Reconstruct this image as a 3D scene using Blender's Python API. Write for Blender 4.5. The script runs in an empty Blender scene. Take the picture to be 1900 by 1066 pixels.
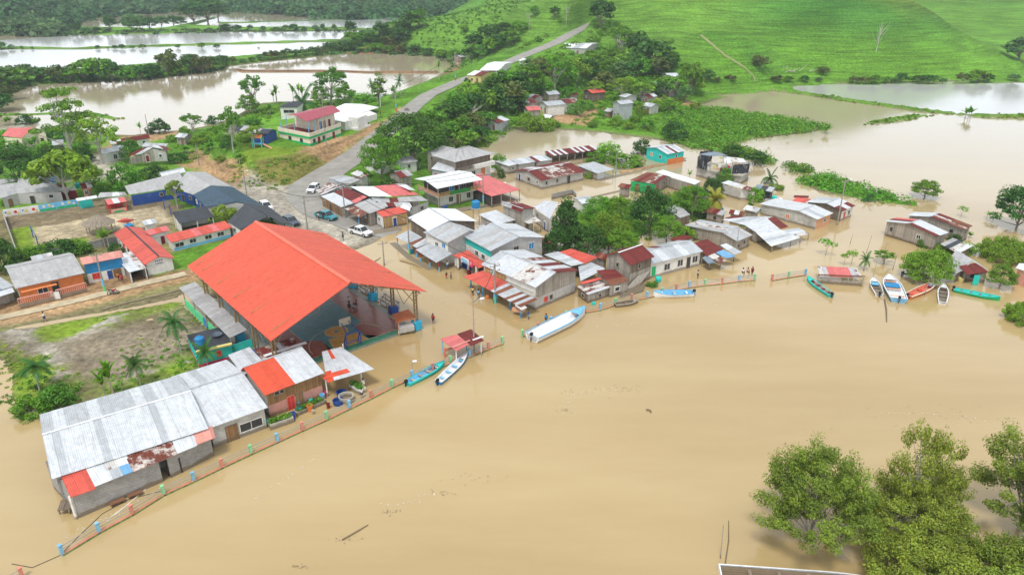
import bpy, math, random
import numpy as np
from math import radians, sin, cos, pi
from mathutils import Vector, Matrix
HAZE = .00018
random.seed(7); RNG = np.random.default_rng(7)
scene = bpy.context.scene
COL = scene.collection
# ---------------------------------------------------------------- camera
F = 1360.0; PIT = math.atan(613 / F); HC = 50.0
CP, SP = cos(PIT), sin(PIT)
cam_d = bpy.data.cameras.new('camera'); cam = bpy.data.objects.new('camera', cam_d); COL.objects.link(cam)
cam.location = (0, 0, HC); cam.rotation_euler = (pi / 2 - PIT, 0, 0)
cam_d.sensor_width = 36; cam_d.lens = F / 1900 * 36; cam_d.clip_start = 0.5; cam_d.clip_end = 8000
scene.camera = cam
# ---------------------------------------------------------------- sky and sun (bright overcast)
SUN_EL, SUN_AZ = radians(62), radians(200)
w = bpy.data.worlds.new('World'); scene.world = w; w.use_nodes = True
nt = w.node_tree; nt.nodes.clear()
def N(nt, t, **k):
    n = nt.nodes.new(t)
    for a, b in k.items():
        if a in n.inputs: n.inputs[a].default_value = b
        else: setattr(n, a, b)
    return n
sky = N(nt, 'ShaderNodeTexSky', sky_type='NISHITA', sun_disc=False, sun_elevation=SUN_EL, sun_rotation=SUN_AZ)
b1 = N(nt, 'ShaderNodeBackground', Strength=0.10); nt.links.new(sky.outputs[0], b1.inputs[0])
tc = N(nt, 'ShaderNodeTexCoord'); mp = N(nt, 'ShaderNodeMapping'); mp.inputs['Scale'].default_value = (1, 1, 2.5)
nz = N(nt, 'ShaderNodeTexNoise', Scale=2.2, Detail=5.0, Roughness=0.55)
cr = N(nt, 'ShaderNodeValToRGB'); cr.color_ramp.elements[0].position = .3; cr.color_ramp.elements[1].position = .75
cr.color_ramp.elements[0].color = (.82, .88, .95, 1); cr.color_ramp.elements[1].color = (.95, .975, 1.0, 1)
b2 = N(nt, 'ShaderNodeBackground', Strength=1.3)
mx = N(nt, 'ShaderNodeMixShader', Fac=.86); ow = N(nt, 'ShaderNodeOutputWorld')
L = nt.links.new
L(tc.outputs['Generated'], mp.inputs[0]); L(mp.outputs[0], nz.inputs[0]); L(nz.outputs[0], cr.inputs[0]); L(cr.outputs[0], b2.inputs[0])
sz = N(nt, 'ShaderNodeSeparateXYZ'); L(tc.outputs['Generated'], sz.inputs[0]); mr = N(nt, 'ShaderNodeMapRange', interpolation_type='SMOOTHSTEP'); mr.inputs[1].default_value = 0.; mr.inputs[2].default_value = .55; mr.inputs[3].default_value = 1.85; mr.inputs[4].default_value = .98; L(sz.outputs[2], mr.inputs[0]); L(mr.outputs[0], b2.inputs['Strength'])
L(b1.outputs[0], mx.inputs[1]); L(b2.outputs[0], mx.inputs[2]); L(mx.outputs[0], ow.inputs[0])
sd = bpy.data.lights.new('sun', 'SUN'); sd.energy = 2.3; sd.angle = radians(12); sd.color = (1, .96, .9)
so = bpy.data.objects.new('sun', sd); COL.objects.link(so); so.location = (0, 100, 200)
so.rotation_euler = (pi / 2 - SUN_EL, 0, radians(180) - SUN_AZ)
scene.view_settings.view_transform = 'Standard'; scene.view_settings.look = 'None'
scene.view_settings.exposure = 0.2; scene.view_settings.gamma = 1.0
scene.cycles.max_bounces = 5; scene.cycles.diffuse_bounces = 2; scene.cycles.glossy_bounces = 2
scene.cycles.transparent_max_bounces = 4; scene.cycles.caustics_reflective = False; scene.cycles.caustics_refractive = False
# ---------------------------------------------------------------- photograph pixel <-> ground
def P(u, v, z=0.):
    a = (u - 950) / F; b = (533 - v) / F
    d = (a, CP + b * SP, -SP + b * CP); t = (z - HC) / d[2]
    return np.array([d[0] * t, d[1] * t, z])
def PP(pts, z=0.): return np.array([P(u, v, z)[:2] for u, v in pts])
def scl(v, z=0.):                       # pixels per metre across the view at that row
    y = P(950, v, z)[1]; return F / (y * CP + (HC - z) * SP)
# ---------------------------------------------------------------- terrain
def axis(lo, a, b, hi, st, g, mxs):
    r = list(np.arange(a, b + .01, st)); s = st; x = r[-1]
    while x < hi: s = min(s * g, mxs); x += s; r.append(x)
    s = st; x = r[0]; q = []
    while x > lo: s = min(s * g, mxs); x -= s; q.append(x)
    return np.array(q[::-1] + r)
GX = axis(-1100, -118, 122, 1100, .85, 1.035, 14); GY = axis(20, 48, 205, 1700, .85, 1.022, 16)
X, Y = np.meshgrid(GX, GY)
def sdist(poly, X, Y):                  # signed distance, positive inside
    n = len(poly); ins = np.zeros(X.shape, bool); d2 = np.full(X.shape, 1e18)
    for i in range(n):
        x1, y1 = poly[i]; x2, y2 = poly[(i + 1) % n]
        dx, dy = x2 - x1, y2 - y1; l2 = dx * dx + dy * dy + 1e-12
        t = np.clip(((X - x1) * dx + (Y - y1) * dy) / l2, 0, 1)
        d2 = np.minimum(d2, (X - x1 - t * dx) ** 2 + (Y - y1 - t * dy) ** 2)
        c = (y1 > Y) != (y2 > Y)
        ins ^= c & (X < (x2 - x1) * (Y - y1) / (dy if abs(dy) > 1e-9 else 1e-9) + x1)
    return np.where(ins, 1, -1) * np.sqrt(d2)
def ss(a, b, x):
    t = np.clip((x - a) / (b - a), 0, 1); return t * t * (3 - 2 * t)
def polyd(pts, X, Y):                   # distance to a polyline and value interpolated along it
    best = np.full(X.shape, 1e18); val = np.zeros(X.shape)
    for (x1, y1, h1), (x2, y2, h2) in zip(pts[:-1], pts[1:]):
        dx, dy = x2 - x1, y2 - y1
        t = np.clip(((X - x1) * dx + (Y - y1) * dy) / (dx * dx + dy * dy), 0, 1)
        d = (X - x1 - t * dx) ** 2 + (Y - y1 - t * dy) ** 2
        m = d < best; best = np.where(m, d, best); val = np.where(m, h1 + t * (h2 - h1), val)
    return np.sqrt(best), val
def vnoise(X, Y, s, seed):
    r = np.random.default_rng(seed); g = r.random((256, 256))
    x = X / s + 1000; y = Y / s + 1000; xi = np.floor(x).astype(int); yi = np.floor(y).astype(int)
    fx = x - xi; fy = y - yi; fx = fx * fx * (3 - 2 * fx); fy = fy * fy * (3 - 2 * fy)
    a = g[yi % 256, xi % 256]; b = g[yi % 256, (xi + 1) % 256]; c = g[(yi + 1) % 256, xi % 256]; d = g[(yi + 1) % 256, (xi + 1) % 256]
    return (a * (1 - fx) + b * fx) * (1 - fy) + (c * (1 - fx) + d * fx) * fy
def fbm(X, Y, s, seed): return vnoise(X, Y, s, seed) * .55 + vnoise(X, Y, s * .45, seed + 1) * .3 + vnoise(X, Y, s * .2, seed + 2) * .15 - .5
# land: (level, ramp width, outline in photo pixels at the waterline)
MAIN = [(-500, 660), (-50, 622), (80, 597), (230, 572), (345, 550), (420, 560), (520, 560), (640, 470), (690, 452), (712, 437), (742, 430), (738, 402), (800, 404), (850, 392), (905, 385),
        (950, 368), (905, 345), (850, 335), (840, 300), (880, 280), (905, 262), (945, 240), (1000, 239), (1060, 243), (1120, 248), (1190, 256), (1245, 264), (1290, 277), (1345, 285), (1430, 302),
        (1425, 290), (1350, 272), (1400, 258), (1500, 247), (1545, 237), (1490, 224), (1420, 212), (1335, 203), (1300, 196), (1330, 186), (1370, 176), (1420, 169), (1500, 158), (1700, 157), (1900, 155), (2400, 148),
        (2400, -20), (1500, -30), (900, -10), (775, 26), (735, 37), (722, 50), (680, 56), (640, 66), (622, 78), (606, 90), (640, 101), (700, 100), (760, 104), (815, 112), (838, 122), (822, 136), (790, 150), (765, 165), (720, 178), (620, 184),
        (540, 187), (490, 190), (462, 200), (440, 214), (400, 230), (350, 240), (300, 244), (250, 250), (190, 249), (150, 243), (110, 236), (60, 240), (0, 242), (-500, 250)]
LAND = [(.45, 5, MAIN),
  (1.2, 6, [(-600, 150), (-200, 135), (0, 126), (100, 126), (160, 128), (300, 117), (420, 107), (500, 100), (600, 91), (640, 88), (640, 99), (600, 104), (500, 114), (425, 123), (425, 130), (360, 136), (300, 145), (150, 153), (60, 160), (22, 176), (8, 205), (-60, 230), (-600, 260)]),
  (.35, 3, [(-100, 210), (0, 211), (120, 207), (190, 208), (232, 218), (215, 227), (170, 219), (100, 214), (0, 217), (-100, 220)]),
  (.7, 3, [(-600, 108), (0, 87), (150, 88), (300, 83), (640, 73), (640, 77), (300, 87), (150, 92), (0, 93), (-600, 114)]),
  (.8, 6, [(-600, 44), (0, 41), (120, 48), (190, 50), (300, 52), (350, 42), (400, 29), (412, 32), (370, 46), (430, 50), (560, 49), (690, 52), (690, 58), (420, 60), (300, 63), (100, 67), (0, 66), (-600, 70)]),
  (.6, 4, [(395, 42), (700, 33), (705, 35), (400, 45)]),
  (1.0, 8, [(-900, 46), (110, 49), (130, 44), (170, 36), (290, 26), (330, 21), (400, 19), (450, 23), (560, 30), (720, 34), (775, 30), (1200, 20), (1600, -66), (-1500, -66)]),
  (.8, 3, [(420, 125), (470, 131), (600, 131), (820, 133), (826, 138), (600, 135), (440, 135)]),
  (1.0, 3, [(1425, 161), (1500, 173), (1600, 188), (1720, 204), (1800, 212), (1900, 214), (2300, 222), (2300, 227), (1900, 220), (1820, 219), (1790, 215), (1700, 208), (1600, 194), (1500, 179), (1425, 168)]),
  (1.3, 3, [(1590, 234), (1620, 224), (1700, 213), (1735, 214), (1680, 224), (1630, 230)]),
  (.15, 2, [(1452, 300), (1500, 310), (1512, 322), (1470, 324)]), (.15, 2, [(1480, 330), (1540, 325), (1600, 345), (1660, 365), (1705, 378), (1690, 386), (1600, 372), (1520, 362), (1490, 348)]),
  (.35, 3, [(1130, 318), (1270, 290), (1290, 300), (1150, 328)]),
  (.30, 4, [(1030, 400), (1110, 372), (1180, 365), (1240, 350), (1330, 385), (1320, 410), (1260, 418), (1220, 440), (1150, 462), (1060, 455)]),
  (.2, 2, [(1720, 505), (1760, 500), (1768, 520), (1730, 527)]),
]
YARD = [(-60, 612), (80, 600), (240, 570), (345, 552), (372, 580), (470, 655), (420, 680), (240, 735), (90, 775), (10, 770), (5, 700), (-60, 640)]
HZ = np.full(X.shape, -1.1)
for lv, rp, poly in LAND:
    s = sdist(PP(poly), X, Y)
    HZ = np.maximum(HZ, -1.1 + (lv + 1.1) * ss(-rp * .35, rp, s)) if lv != .45 else np.maximum(HZ, np.where(s > 0, .02 + (lv) * ss(0, 14, s), -1.1 * ss(0, 3, -s)))
    if poly is MAIN: SM = s
SY = sdist(PP(YARD), X, Y)
yz = .05 + .26 * fbm(X, Y, 7, 3) + .10 * fbm(X, Y, 1.5, 8) + .10 * ss(0, 12, sdist(PP([(90, 640), (330, 560), (440, 640), (200, 720), (130, 700)]), X, Y))
HZ = np.where(SY > -2, np.maximum(HZ, -1.1 + (yz + 1.1) * ss(-2, 1.5, SY)), HZ)
HZ += np.where((HZ > 0) & (SY < 0), .10 * fbm(X, Y, 9, 5), 0)
def w3(l): return [(*P(u, v, h)[:2], h) for u, v, h in l]
ROAD = w3([(560, 352, .5), (600, 328, .7), (640, 302, 1.4), (672, 280, 2.4), (700, 256, 3.6), (735, 228, 5), (768, 197, 6.2), (795, 176, 7.4), (850, 152, 9), (905, 133, 10), (965, 106, 12), (1030, 80, 14), (1062, 62, 15.5), (1108, 40, 18), (1150, 20, 21), (1215, -2, 24), (1300, -25, 27)])
RIDGES = [  # polyline (photo pixel, height), near half width
  (w3([(740, 215, 5.5), (790, 176, 7.5), (860, 148, 9.5), (960, 106, 12), (1040, 75, 14), (1110, 40, 18), (1215, -2, 24), (1300, -25, 28)]), 34, 6),
  (w3([(700, 62, 2), (740, 48, 8), (800, 34, 15), (900, 14, 22), (1000, 4, 26), (1090, -8, 31)]), 95, 0),
  ([(40, 640, 46), (90, 540, 54), (135, 465, 56), (160, 430, 46)], 128, 0),
  ([(300, 800, 48), (430, 720, 46), (600, 640, 44)], 190, 0),
  ([(-700, 900, 40), (-500, 720, 22), (-460, 600, 10)], 120, 0),
  ([(-300, 1250, 40), (300, 1250, 50), (900, 1250, 60)], 300, 0),
  (w3([(1240, 150, 4), (1300, 100, 12), (1330, 60, 20)]), 60, 0),
]
hill = np.zeros(X.shape)
for pl, wd, flat in RIDGES:
    d, v = polyd(pl, X, Y); t = np.clip((d - flat) / wd, 0, 1)
    hh = v * (.5 + .5 * np.cos(pi * t)); hill = np.maximum(hill, hh) + .25 * np.minimum(hill, hh) * (t > 0) * (t < 1) * .5
PLAT = [(436, 262), (470, 243), (520, 228), (600, 205), (700, 192), (752, 193), (735, 212), (690, 238), (640, 264), (606, 288), (560, 298), (500, 300), (452, 292)]
sp = sdist(PP(PLAT, 4.2), X, Y)
hill = np.maximum(hill, 4.2 * ss(-9, 0, sp))
HZ = np.where(SM > 0, HZ + hill * ss(2, 26, SM), HZ + np.where(Y > 620, hill, 0))
dr, hr = polyd(ROAD, X, Y)
k = 1 - ss(3.6, 9, dr); HZ = HZ * (1 - k) + hr * k
HZ += np.where(hill > 3, (3.2 * fbm(X, Y, 34, 11) + 1.0 * fbm(X, Y, 11, 12)) * ss(6, 30, dr), 0)
def hz(x, y):
    x = np.clip(x, GX[0], GX[-1]); y = np.clip(y, GY[0], GY[-1])
    i = np.clip(np.searchsorted(GX, x) - 1, 0, len(GX) - 2); j = np.clip(np.searchsorted(GY, y) - 1, 0, len(GY) - 2)
    a = (x - GX[i]) / (GX[i + 1] - GX[i]); b = (y - GY[j]) / (GY[j + 1] - GY[j])
    return (HZ[j, i] * (1 - a) + HZ[j, i + 1] * a) * (1 - b) + (HZ[j + 1, i] * (1 - a) + HZ[j + 1, i + 1] * a) * b
def G(u, v, water=True):                # where the sight line of a photo pixel meets the ground (or the water)
    a = (u - 950) / F; b = (533 - v) / F; d = np.array((a, CP + b * SP, -SP + b * CP))
    t = np.geomspace(40, 1900, 900); x = d[0] * t; y = d[1] * t; z = HC + d[2] * t
    g = hz(x, y); g = np.maximum(g, 0) if water else g
    m = np.nonzero(z <= g)[0]
    if len(m) == 0: return np.array([x[-1], y[-1], g[-1]])
    i = m[0]; 
    if i == 0: return np.array([x[0], y[0], g[0]])
    e0 = z[i - 1] - g[i - 1]; e1 = g[i] - z[i]; f = e0 / (e0 + e1 + 1e-9)
    return np.array([x[i - 1] + (x[i] - x[i - 1]) * f, y[i - 1] + (y[i] - y[i - 1]) * f, g[i - 1] + (g[i] - g[i - 1]) * f])
# ---------------------------------------------------------------- materials
MATS = {}
def mat(name, col, rough=.8, metal=0., var=.12, vs=1.5, bump=0., bs=8., kind=None, spec=.3, **k):
    """procedural surface; kinds: sheet (corrugated, uses UV metres), plank, block, brick, plain"""
    if name in MATS: return MATS[name]
    m = bpy.data.materials.new(name); m.use_nodes = True; nt = m.node_tree; L = nt.links.new
    bs_ = nt.nodes['Principled BSDF']; bs_.inputs['Roughness'].default_value = rough; bs_.inputs['Metallic'].default_value = metal
    bs_.inputs['Specular IOR Level'].default_value = spec
    tc = N(nt, 'ShaderNodeTexCoord'); co = tc.outputs['UV'] if kind in ('sheet', 'plank', 'block', 'brick', 'lattice') else tc.outputs['Object']
    nz = N(nt, 'ShaderNodeTexNoise', Scale=vs, Detail=6.0, Roughness=.65); L(tc.outputs['Object'], nz.inputs[0])
    c0 = tuple(max(0, c * (1 - var * 1.6)) for c in col) + (1,); c1 = tuple(min(1, c * (1 + var)) for c in col) + (1,)
    rp = N(nt, 'ShaderNodeValToRGB'); rp.color_ramp.elements[0].position = .3; rp.color_ramp.elements[1].position = .7
    rp.color_ramp.elements[0].color = c0; rp.color_ramp.elements[1].color = c1; L(nz.outputs[0], rp.inputs[0]); out = rp.outputs[0]
    def mixc(a, b, fac, t='MIX'):
        x = N(nt, 'ShaderNodeMix', data_type='RGBA', blend_type=t)
        for s, v in ((x.inputs[6], a), (x.inputs[7], b), (x.inputs[0], fac)):
            if hasattr(v, 'is_output'): L(v, s)
            else: s.default_value = v if not isinstance(v, tuple) or len(v) == 4 else v + (1,)
        return x.outputs[2]
    def math_(op, a, b=None, c=None):
        x = N(nt, 'ShaderNodeMath', operation=op)
        for s, v in zip(x.inputs, (a, b, c)):
            if v is None: continue
            if hasattr(v, 'is_output'): L(v, s)
            else: s.default_value = v
        return x.outputs[0]
    h = None
    if kind in ('sheet', 'plank'):
        sx = N(nt, 'ShaderNodeSeparateXYZ'); L(co, sx.inputs[0]); u = sx.outputs[0]; v = sx.outputs[1]
        wd = k.get('wd', .85 if kind == 'sheet' else .22); du = math_('DIVIDE', u, wd); fl = math_('FLOOR', du)
        wn = N(nt, 'ShaderNodeTexWhiteNoise', noise_dimensions='2D'); cb = N(nt, 'ShaderNodeCombineXYZ'); L(fl, cb.inputs[0])
        if kind == 'sheet': L(math_('FLOOR', math_('DIVIDE', v, k.get('ln', 2.6))), cb.inputs[1])
        L(cb.outputs[0], wn.inputs[0])
        tint = math_('MULTIPLY_ADD', wn.outputs[0], k.get('tv', .14 if kind == 'sheet' else .45), 1 - k.get('tv', .14 if kind == 'sheet' else .45) * .6)
        cc = N(nt, 'ShaderNodeCombineColor'); [L(tint, cc.inputs[i]) for i in range(3)]
        out = mixc(out, cc.outputs[0], 1.0, 'MULTIPLY')
        fr = math_('FRACT', du); ed = math_('LESS_THAN', fr, .06 if kind == 'sheet' else .12)
        dk = tuple(c * .55 for c in col)
        out = mixc(out, dk, math_('MULTIPLY', ed, k.get('seam', .45)))
        st = N(nt, 'ShaderNodeTexNoise', Scale=1.0, Detail=4.0, Roughness=.7); ms = N(nt, 'ShaderNodeMapping')
        ms.inputs['Scale'].default_value = (3.0, .35, 1) if kind == 'sheet' else (9, .8, 1); L(co, ms.inputs[0]); L(ms.outputs[0], st.inputs[0])
        rr = N(nt, 'ShaderNodeMapRange'); rr.inputs[1].default_value = k.get('st0', .58); rr.inputs[2].default_value = k.get('st1', .74); L(st.outputs[0], rr.inputs[0])
        out = mixc(out, k.get('stain', (.26, .22, .19)), math_('MULTIPLY', rr.outputs[0], k.get('sa', .35)))
        if k.get('rust', 0):
            rn = N(nt, 'ShaderNodeTexNoise', Scale=.55, Detail=7.0, Roughness=.7); L(co, rn.inputs[0])
            rq = N(nt, 'ShaderNodeMapRange'); rq.inputs[1].default_value = .66 - .3 * k['rust']; rq.inputs[2].default_value = .74 - .3 * k['rust']; L(rn.outputs[0], rq.inputs[0])
            out = mixc(out, (.15, .035, .018), rq.outputs[0])
        wv = N(nt, 'ShaderNodeMath', operation='SINE'); L(math_('MULTIPLY', u, 2 * pi / (.19 if kind == 'sheet' else wd)), wv.inputs[0]); h = wv.outputs[0]
        bd = .02
    if kind in ('block', 'brick'):
        br = N(nt, 'ShaderNodeTexBrick', Scale=1.0); br.inputs['Brick Width'].default_value = k.get('bw', .42); br.inputs['Row Height'].default_value = k.get('bh', .21)
        br.inputs['Mortar Size'].default_value = k.get('mo', .018); L(co, br.inputs[0]); L(out, br.inputs[1])
        out2 = mixc(out, (.8, .8, .8), 1.0, 'MULTIPLY'); L(out2, br.inputs[2]); br.inputs[3].default_value = tuple(c * k.get('mk', .6) for c in col) + (1,)
        out = br.outputs[0]; dn = N(nt, 'ShaderNodeTexNoise', Scale=.5, Detail=5.0); L(tc.outputs['Object'], dn.inputs[0])
        rr = N(nt, 'ShaderNodeMapRange'); rr.inputs[1].default_value = .5; rr.inputs[2].default_value = .75; L(dn.outputs[0], rr.inputs[0])
        out = mixc(out, tuple(c * .35 for c in (.5, .45, .38)), math_('MULTIPLY', rr.outputs[0], .6)); h = br.outputs[1]; bd = -.01
    if kind == 'plain' and k.get('dirt', .5):
        dn = N(nt, 'ShaderNodeTexNoise', Scale=.8, Detail=6.0, Roughness=.7); L(tc.outputs['Object'], dn.inputs[0])
        rr = N(nt, 'ShaderNodeMapRange'); rr.inputs[1].default_value = .52; rr.inputs[2].default_value = .72; L(dn.outputs[0], rr.inputs[0])
        out = mixc(out, tuple(c * .45 for c in (.7, .62, .5)), math_('MULTIPLY', rr.outputs[0], k.get('dirt', .5)))
    if kind in ('block', 'brick', 'plain', 'plank') and k.get('tide', kind != 'plain' or 'plaster' in name or name == 'concrete'):
        ge = N(nt, 'ShaderNodeNewGeometry'); sp_ = N(nt, 'ShaderNodeSeparateXYZ'); L(ge.outputs['Position'], sp_.inputs[0]); tn = N(nt, 'ShaderNodeTexNoise', Scale=.9, Detail=4.0); L(ge.outputs['Position'], tn.inputs[0])
        zz = math_('SUBTRACT', sp_.outputs[2], math_('MULTIPLY', tn.outputs[0], .7)); rr = N(nt, 'ShaderNodeMapRange'); rr.inputs[1].default_value = .02; rr.inputs[2].default_value = .22; rr.inputs[3].default_value = .75; rr.inputs[4].default_value = 0.; L(zz, rr.inputs[0]); out = mixc(out, (.17, .125, .07), rr.outputs[0])
    if bump:
        b_ = N(nt, 'ShaderNodeTexNoise', Scale=bs, Detail=5.0); L(tc.outputs['Object'], b_.inputs[0]); h = b_.outputs[0]; bd = bump
    if h is not None:
        bp = N(nt, 'ShaderNodeBump', Strength=.8, Distance=bd); L(h, bp.inputs['Height']); L(bp.outputs[0], bs_.inputs['Normal'])
    L(out, bs_.inputs['Base Color']); m.diffuse_color = tuple(col[:3]) + (1,)
    MATS[name] = m; return m
def tagit(o, label=None, cat=None, group=None, kind=None):
    if label: o['label'] = label
    if cat: o['category'] = cat
    if group: o['group'] = group
    if kind: o['kind'] = kind
    return o
class MB:
    def __init__(s): s.v = []; s.f = []; s.m = []; s.uv = []
    def quad(s, pts, mi=0, uv=None):
        i = len(s.v); s.v += [tuple(map(float, p)) for p in pts]; s.f.append(tuple(range(i, i + len(pts)))); s.m.append(mi)
        if uv is None:
            p0, p1, p2 = (np.array(p, float) for p in (pts[0], pts[1], pts[-1])); e = p1 - p0; el = np.linalg.norm(e) + 1e-9; e = e / el
            nn = np.cross(e, p2 - p0); nn /= np.linalg.norm(nn) + 1e-9; g = np.cross(nn, e)
            uv = [((np.array(p) - p0) @ e, (np.array(p) - p0) @ g) for p in pts]
        s.uv += [(float(a), float(b)) for a, b in uv]
    def hexa(s, b, t, mi=0):            # bottom and top rings (4 points each)
        s.quad(b[::-1], mi); s.quad(t, mi)
        for i in range(len(b)): j = (i + 1) % len(b); s.quad([b[i], b[j], t[j], t[i]], mi)
    def box(s, c, d, mi=0, rz=0., u=None):
        ux = np.array((cos(rz), sin(rz), 0)) if u is None else np.array((u[0], u[1], 0)); uy = np.array((-ux[1], ux[0], 0)); c = np.array(c, float)
        q = [c + sx * ux * d[0] / 2 + sy * uy * d[1] / 2 for sx, sy in ((-1, -1), (1, -1), (1, 1), (-1, 1))]
        s.hexa([p - (0, 0, d[2] / 2) for p in q], [p + (0, 0, d[2] / 2) for p in q], mi)
    def tube(s, a, b, r, r2=None, n=6, mi=0, caps=True):
        a = np.array(a, float); b = np.array(b, float); r2 = r if r2 is None else r2; d = b - a; d = d / (np.linalg.norm(d) + 1e-9)
        x = np.cross(d, (0, 0, 1) if abs(d[2]) < .9 else (1, 0, 0)); x /= np.linalg.norm(x); y = np.cross(d, x)
        A = [a + r * (cos(2 * pi * i / n) * x + sin(2 * pi * i / n) * y) for i in range(n)]; B = [b + r2 * (cos(2 * pi * i / n) * x + sin(2 * pi * i / n) * y) for i in range(n)]
        for i in range(n): j = (i + 1) % n; s.quad([A[j], A[i], B[i], B[j]], mi)
        if caps: s.quad(A, mi); s.quad(B[::-1], mi)
    def lathe(s, prof, c=(0, 0, 0), n=14, mi=0):
        for (r1, z1), (r2, z2) in zip(prof[:-1], prof[1:]):
            for i in range(n):
                a0 = 2 * pi * i / n; a1 = 2 * pi * (i + 1) / n
                s.quad([(c[0] + r * cos(a), c[1] + r * sin(a), c[2] + z) for r, z, a in ((r1, z1, a0), (r1, z1, a1), (r2, z2, a1), (r2, z2, a0))], mi)
    def build(s, name, mats, parent=None, smooth=False):
        if not isinstance(mats, (list, tuple)): mats = [mats]
        org = np.array(parent['_o']) if parent is not None and '_o' in parent else np.zeros(3)
        if parent is not None and '_pl' in parent: org = np.zeros(3)
        me = bpy.data.meshes.new(name); vs = [tuple(np.array(v) - org) for v in s.v]
        me.from_pydata(vs, [], s.f)
        for m in mats: me.materials.append(m)
        me.polygons.foreach_set('material_index', s.m)
        if smooth: me.polygons.foreach_set('use_smooth', [True] * len(s.f))
        uv = me.uv_layers.new(name='UVMap'); uv.data.foreach_set('uv', [c for t in s.uv for c in t])
        o = bpy.data.objects.new(name, me); COL.objects.link(o)
        if parent is not None: o.parent = parent; o['_o'] = tuple(org)
        return o
ORG = {}
def empty(name, loc, label=None, cat=None, group=None, rz=0., local=False):
    o = bpy.data.objects.new(name, None); COL.objects.link(o); o.location = tuple(map(float, loc)); o.rotation_euler = (0, 0, rz); o.empty_display_size = .3
    o['_o'] = (0., 0., 0.) if local else tuple(map(float, loc))
    return tagit(o, label, cat, group)
def copy_tree(o, parent=None):
    c = o.copy(); COL.objects.link(c)
    if parent is not None: c.parent = parent
    for ch in list(o.children): copy_tree(ch, c)
    return c
def npmesh(name, V, Fq, mats, parent=None, smooth=False, colattr=None, mi=None):
    me = bpy.data.meshes.new(name); n = len(V); k = Fq.shape[1]
    me.vertices.add(n); me.vertices.foreach_set('co', np.ascontiguousarray(V, dtype=np.float32).ravel())
    me.loops.add(Fq.size); me.loops.foreach_set('vertex_index', np.ascontiguousarray(Fq, dtype=np.int32).ravel())
    me.polygons.add(len(Fq)); me.polygons.foreach_set('loop_start', np.arange(0, Fq.size, k, dtype=np.int32))
    for m in (mats if isinstance(mats, (list, tuple)) else [mats]): me.materials.append(m)
    if mi is not None: me.polygons.foreach_set('material_index', np.ascontiguousarray(mi, dtype=np.int32))
    if smooth: me.polygons.foreach_set('use_smooth', np.ones(len(Fq), bool))
    me.update(calc_edges=True)
    if colattr is not None:
        a = me.color_attributes.new('col', 'FLOAT_COLOR', 'POINT'); a.data.foreach_set('color', np.ascontiguousarray(colattr, dtype=np.float32).ravel())
    me.validate(); o = bpy.data.objects.new(name, me); COL.objects.link(o)
    if parent is not None: o.parent = parent
    return o
# ---------------------------------------------------------------- ground sheet
GRASS = (.12, .27, .025); GRASS2 = (.20, .30, .03); DRY = (.26, .24, .10); SAND = (.52, .43, .28); MUD = (.24, .19, .115); GRAV = (.40, .36, .295); BROWN = (.27, .15, .075); ORNG = (.42, .27, .14); CONC = (.46, .42, .34); DGR = (.05, .15, .02); WETM = (.20, .16, .10)
PAINT = [  # (height of that ground, colour, soft edge in metres, outline in photo pixels)
  (.4, DRY, 4, [(-500, 660), (-500, 400), (0, 390), (160, 395), (320, 380), (420, 430), (520, 560), (345, 560), (230, 575), (80, 600)]),
  (.4, ORNG, 1.5, [(-300, 640), (-300, 575), (0, 560), (150, 528), (345, 490), (560, 470), (560, 500), (345, 522), (240, 545), (80, 590)]),
  (.4, MUD, 2, [(0, 400), (10, 390), (150, 372), (300, 362), (340, 385), (310, 420), (100, 470), (30, 480)]),
  (.4, SAND, 1, [(56, 425), (294, 383), (322, 412), (66, 454)]),
  (.4, GRASS2, 1.5, [(25, 425), (55, 420), (66, 456), (160, 440), (175, 470), (60, 480), (30, 470)]),
  (.4, GRASS, 1.5, [(318, 470), (432, 440), (400, 480), (345, 500), (285, 512)]),
  (.5, GRAV, 3, [(372, 330), (420, 325), (500, 340), (590, 330), (600, 350), (580, 370), (640, 405), (730, 425), (742, 436), (700, 450), (660, 480), (560, 440), (520, 420), (490, 385), (430, 355)]),
  (.5, CONC, 3, [(560, 395), (640, 425), (720, 425), (760, 405), (860, 385), (930, 372), (960, 385), (800, 410), (720, 445), (640, 460), (550, 420)]),
  (.5, ORNG, 3, [(310, 290), (370, 275), (400, 300), (470, 330), (440, 350), (390, 330)]),
  (.5, ORNG, 3, [(230, 245), (330, 238), (345, 250), (280, 262), (200, 300), (180, 320), (160, 300)]),
  (.5, CONC, 4, [(150, 290), (200, 285), (230, 330), (160, 345)]),
  (4.2, ORNG, 2, [(540, 285), (600, 265), (650, 250), (720, 225), (745, 210), (755, 218), (700, 242), (640, 268), (590, 295)]),
  (4.2, GRASS2, 2, [(440, 300), (450, 270), (560, 280), (520, 300)]),
  (1.8, (.20, .19, .05), 3, [(470, 318), (520, 310), (600, 300), (610, 315), (560, 332), (490, 332)]),
  (.7, BROWN, 3, [(420, 131), (500, 113), (600, 103), (640, 97), (720, 92), (800, 104), (850, 110), (855, 128), (820, 137), (760, 135), (600, 134), (430, 134)]),
  (.4, ORNG, 3, [(1000, 212), (1080, 212), (1100, 190), (1120, 200), (1090, 232), (1010, 228)]),
  (.3, ORNG, 1.5, [(1125, 320), (1265, 288), (1290, 300), (1150, 332)]), (.3, ORNG, 2, [(1090, 355), (1220, 340), (1260, 360), (1190, 372), (1100, 375)]),
  (.0, MUD, 3, [(1440, 310), (1500, 340), (1600, 375), (1700, 392), (1600, 395), (1480, 360)]),
  (.3, ORNG, 3, [(1160, 185), (1330, 190), (1360, 180), (1300, 200), (1240, 196)]),
]
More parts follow.
